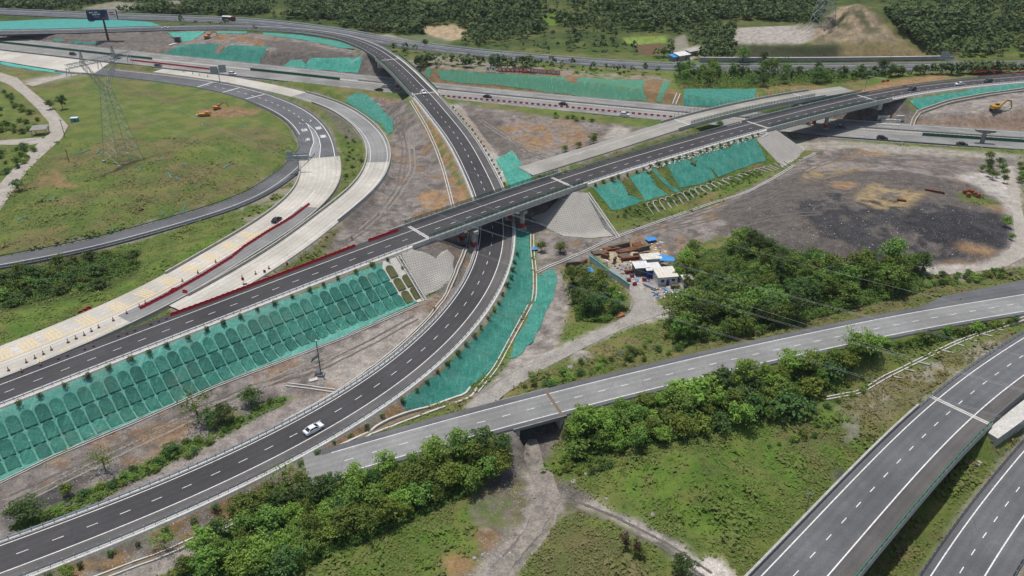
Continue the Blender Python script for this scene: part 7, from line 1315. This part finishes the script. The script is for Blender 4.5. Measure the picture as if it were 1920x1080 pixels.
pole((122, 257), 8, 'leaning dark utility pole beside the dirt track'); pole((129, 302), 5, 'short dark pole in the meadow below the track'); pole((1511, 958), 5, 'thin grey pole in the grass left of the bridge road', 'galvanised'); pole((1668, 115), 9, 'thin pole in front of the quarry benches', 'galvanised')
t = thing('lamp_post', 'road lamp post with a long white arm past the far bridge', 'lamp post', G(1621, 172)); part('post', MB().tube([(0, 0, -.5), (0, 0, 8)], .13, 8), 'galvanised', t); a_ = part('arm', MB().tube([(0, 0, 8), (8, -1.5, 6.8)], .09, 6), 'steel_white', t); part('lamp', MB().box((8, -1.5, 6.75), (.9, .3, .15)), 'steel_white', a_)
b = G(602, 703); t = thing('solar_pole', 'monitoring pole with a tilted solar panel on the dirt strip', 'pole', b); part('shaft', MB().tube([(0, 0, 0), (0, 0, 10.2)], [.16, .11], 10), 'steel_dark', t); sp = MB().add([(-.2, .1, 5.4), (-2.1, -.4, 3.9), (-2.0, 1.3, 4.0), (-.1, 1.6, 5.5), (-.2, .1, 5.32), (-2.1, -.4, 3.82), (-2.0, 1.3, 3.92), (-.1, 1.6, 5.42)], [(0, 1, 2, 3), (7, 6, 5, 4), (0, 4, 5, 1), (1, 5, 6, 2), (2, 6, 7, 3), (3, 7, 4, 0)]); part('solar_panel', sp, 'glass_dark', t); part('control_box', MB().box((-.3, -.2, 1.3), (.6, .4, .9)), 'steel_white', t); part('footing', MB().box((0, 0, .2), (1.8, 1.8, .5)), 'concrete_dark', t); part('camera_head', MB().box((0, 0, 10.2), (.5, .3, .3)), 'steel_white', t)
t = thing('concrete_slab', 'white concrete slab lying beside the solar pole', 'slab', G(588, 713), .5); part('slab_body', MB().box((0, 0, .15), (2.2, 1.1, .25), 0, .97), 'concrete_light', t); part('edge_lip', MB().box((0, .6, .2), (2.2, .1, .4)), 'concrete', t)
# culvert mouth, chute left of the apron, farm sheds
t = thing('culvert', 'small dark culvert mouth in the green bank at the top left', 'culvert', G(334, 80), .15)
part('head_wall', MB().box((-1.9, 0, 1.6), (.6, 1.2, 3.4)).box((1.9, 0, 1.6), (.6, 1.2, 3.4)).box((0, 0, 3.5), (4.4, 1.2, .6)), 'concrete', t); part('bore_shade', MB().box((0, 1.2, 1.5), (3.1, 1.6, 3.1)), 'steel_dark', t); part('apron', MB().box((-2.2, -3.6, .1), (2.0, 7, .2), -.5), 'concrete_light', t)  # dark block in the mouth stands in for the shade inside the bore
for px, rz, sz, m, l in (((1278, 112), .55, (8, 5, 3), 'panel_white', 'white roofed farm shed behind the old expressway'), ((1264, 114), .55, (5, 4, 2.6), 'tarp_blue', 'blue roofed farm shed behind the old expressway'), ((1296, 103), .6, (7, 4, 2.5), 'concrete', 'ruined grey farm building behind the white shed')):
    t = thing('farm_shed', l, 'shed', G(*px), rz); part('wall', MB().box((0, 0, sz[2] / 2), sz), 'concrete_dark', t); part('roof', MB().add([(-sz[0] / 2 - .4, -sz[1] / 2 - .4, sz[2]), (sz[0] / 2 + .4, -sz[1] / 2 - .4, sz[2]), (sz[0] / 2 + .4, sz[1] / 2 + .4, sz[2] + .8), (-sz[0] / 2 - .4, sz[1] / 2 + .4, sz[2] + .8), (-sz[0] / 2 - .4, -sz[1] / 2 - .4, sz[2] + .15), (sz[0] / 2 + .4, -sz[1] / 2 - .4, sz[2] + .15), (sz[0] / 2 + .4, sz[1] / 2 + .4, sz[2] + .95), (-sz[0] / 2 - .4, sz[1] / 2 + .4, sz[2] + .95)], [(3, 2, 1, 0), (4, 5, 6, 7), (0, 1, 5, 4), (1, 2, 6, 5), (2, 3, 7, 6), (3, 0, 4, 7)]), m, t); part('door', MB().box((1, -sz[1] / 2 - .03, 1), (1.4, .08, 2)), 'steel_dark', t)
# long wall below the quarry
rf = RD['FAR']; t = thing('stone_wall', 'long grey retaining wall at the foot of the quarry', 'wall', rf.pt(rf.at_px(1320, 127), 11)); wallstrip(rf, rf.at_px(1318, 127), rf.at_px(1790, 126), 12.2, 11.4, -1.5, 3.2, 'wall_body', 'concrete', t); wallstrip(rf, rf.at_px(1318, 127), rf.at_px(1790, 126), 12.4, 11.2, 3.2, 3.45, 'coping', 'concrete_light', t)
# pond and puddles
wm = mat('pond_water', (.05, .10, .06), .08, 0, .5); wm2 = mat('mud_water', (.16, .13, .085), .15, 0, .5)
for poly, m, l in (([(1142, 655), (1152, 650), (1168, 655), (1170, 664), (1152, 668), (1143, 663)], wm, 'pond_water'), ([(912, 925), (930, 905), (950, 880), (962, 870), (968, 878), (955, 905), (930, 930)], wm2, 'puddle'), ([(1015, 945), (1030, 935), (1040, 945), (1025, 958)], wm2, 'puddle')):
    bp = [G(*p) for p in poly]; z = min(p[2] for p in bp) + .15; mb = MB(); mb.poly([(p[0], p[1], z) for p in bp][::-1]); o = link(l, mb.mesh(l), m); o['kind'] = 'structure'
# worker in a vest
def person(px, label, rz=0):
    b = G(*px); t = thing('person', label, 'person', b, rz); J = dict(pel=(0, 0, .92), ch=(0, .02, 1.3), nk=(0, .02, 1.5), hd=(0, .03, 1.66), top=(0, .03, 1.76))
    vs = [(0, 0, .93), (0, .02, 1.15), (0, .03, 1.38), (0, .03, 1.5), (0, .05, 1.62), (0, .05, 1.74), (.1, 0, .88), (.12, .04, .48), (.12, 0, .08), (.12, .14, .04), (-.1, 0, .88), (-.12, -.06, .48), (-.13, -.12, .08), (-.13, .02, .04), (.2, .03, 1.42), (.28, .02, 1.15), (.26, .16, .94), (.26, .2, .86), (-.2, .03, 1.42), (-.28, .02, 1.15), (-.26, .14, .94), (-.26, .18, .86)]
    ed = [(0, 1), (1, 2), (2, 3), (3, 4), (4, 5), (0, 6), (6, 7), (7, 8), (8, 9), (0, 10), (10, 11), (11, 12), (12, 13), (2, 14), (14, 15), (15, 16), (16, 17), (2, 18), (18, 19), (19, 20), (20, 21)]
    rr = [.15, .14, .17, .06, .1, .07, .1, .07, .05, .04, .1, .07, .05, .04, .07, .05, .04, .04, .07, .05, .04, .04]
    me = bpy.data.meshes.new('body'); me.from_pydata(vs, ed, []); o = link('body', me, nmat('work_clothes', (.03, .035, .05), (.05, .05, .06), 3), t); md = o.modifiers.new('skin', 'SKIN')
    for i, r_ in enumerate(rr): me.skin_vertices[0].data[i].radius = (r_, r_ * .8)
    me.skin_vertices[0].data[0].use_root = True; o.modifiers.new('sub', 'SUBSURF').levels = 1
    part('vest', MB().tube([(0, .02, .98), (0, .03, 1.2), (0, .03, 1.42)], [.19, .2, .18], 12), nmat('vest_green', (.25, .5, .05), (.3, .45, .05), 3), t); part('helmet', MB().tube([(0, .05, 1.68), (0, .05, 1.76), (0, .05, 1.81)], [.14, .13, .05], 10), 'paint_yellow', t); return t
person((815, 584), 'worker in a yellow green vest on the ramp verge', .6)
# scraps of net lying in the meadow
for k, (x, y) in enumerate(((158, 285), (185, 285), (245, 300), (262, 320), (300, 300), (318, 330), (332, 335), (345, 310), (250, 340), (425, 312), (380, 235), (480, 250), (460, 238), (388, 202), (305, 400), (345, 395), (210, 430), (95, 375), (40, 410))):
    a = random.uniform(.9, 2.2); L_ = random.uniform(2, 6); p = G(x, y); dx, dy = math.cos(a), math.sin(a); mb = MB(); secs = []
    for f in np.linspace(-.5, .5, 6):
        cx, cy = p[0] + dx * L_ * f + random.uniform(-.25, .25), p[1] + dy * L_ * f; w = .16 + .14 * random.random(); secs.append([(cx - w, cy, float(terr(cx, cy)) + .22), (cx, cy, float(terr(cx, cy)) + .42), (cx + w, cy, float(terr(cx, cy)) + .22)])
    mb.strip(secs); o = link('net_scrap', mb.mesh('net_scrap', tuple(p)), 'net_teal', None, tuple(p)); tag(o, 'thin shred of teal net lying in the left meadow', 'net scrap', 'net shreds in the meadow')
# boulders of pale rock
def rock(px, s, label, m='concrete_dark', seed=0):
    s *= .75
    rng = np.random.default_rng(seed); bm = bmesh.new(); bmesh.ops.create_icosphere(bm, subdivisions=2, radius=1.0)
    for v in bm.verts: v.co = v.co * (0.7 + .6 * fbm(np.array(v.co.x * 1.3 + seed), np.array(v.co.y * 1.3 + v.co.z), 3)); v.co.z *= .42
    me = bpy.data.meshes.new('boulder'); bm.to_mesh(me); bm.free(); p = G(*px); o = link('boulder', me, m, None, tuple(p)); o.scale = (s,) * 3; o.rotation_euler = (0, 0, seed); tag(o, label, 'boulder'); return o
for i, (px, s, l) in enumerate((((1068, 688), 1.2, 'pale boulder at the verge above the grey road'), ((1098, 889), .6, 'flat pale stone beside the muddy track'), ((1075, 903), 1.0, 'white rock heap at the track fork'), ((1220, 868), .5, 'small pale boulder on the grassy mound'), ((1223, 965), .8, 'grey boulder pair on the grass below the mound'), ((1137, 935), .6, 'white stone by the branching track'), ((905, 1040), .5, 'pale stone on the orange bank'), ((890, 1046), .6, 'second pale stone on the orange bank'), ((185, 878), 1.1, 'white rubble at the foot of the leafless tree'))): rock(px, s, l, seed=i + 1)
# distant air
hz = MB(); hz.box((0, 700, 45), (2600, 2100, 150)); hz_m = bpy.data.materials.new('haze'); hz_m.use_nodes = True; hz_m.node_tree.nodes.clear(); out = hz_m.node_tree.nodes.new('ShaderNodeOutputMaterial'); pv_ = hz_m.node_tree.nodes.new('ShaderNodeVolumePrincipled'); pv_.inputs['Color'].default_value = (.86, .91, 1, 1); pv_.inputs['Density'].default_value = .00005; pv_.inputs['Anisotropy'].default_value = .2; hz_m.node_tree.links.new(pv_.outputs[0], out.inputs['Volume'])

hzo = link('haze', hz.mesh('haze'), hz_m); hzo['kind'] = 'stuff'; tag(hzo, 'thin pale haze in the air over the whole site', 'haze')
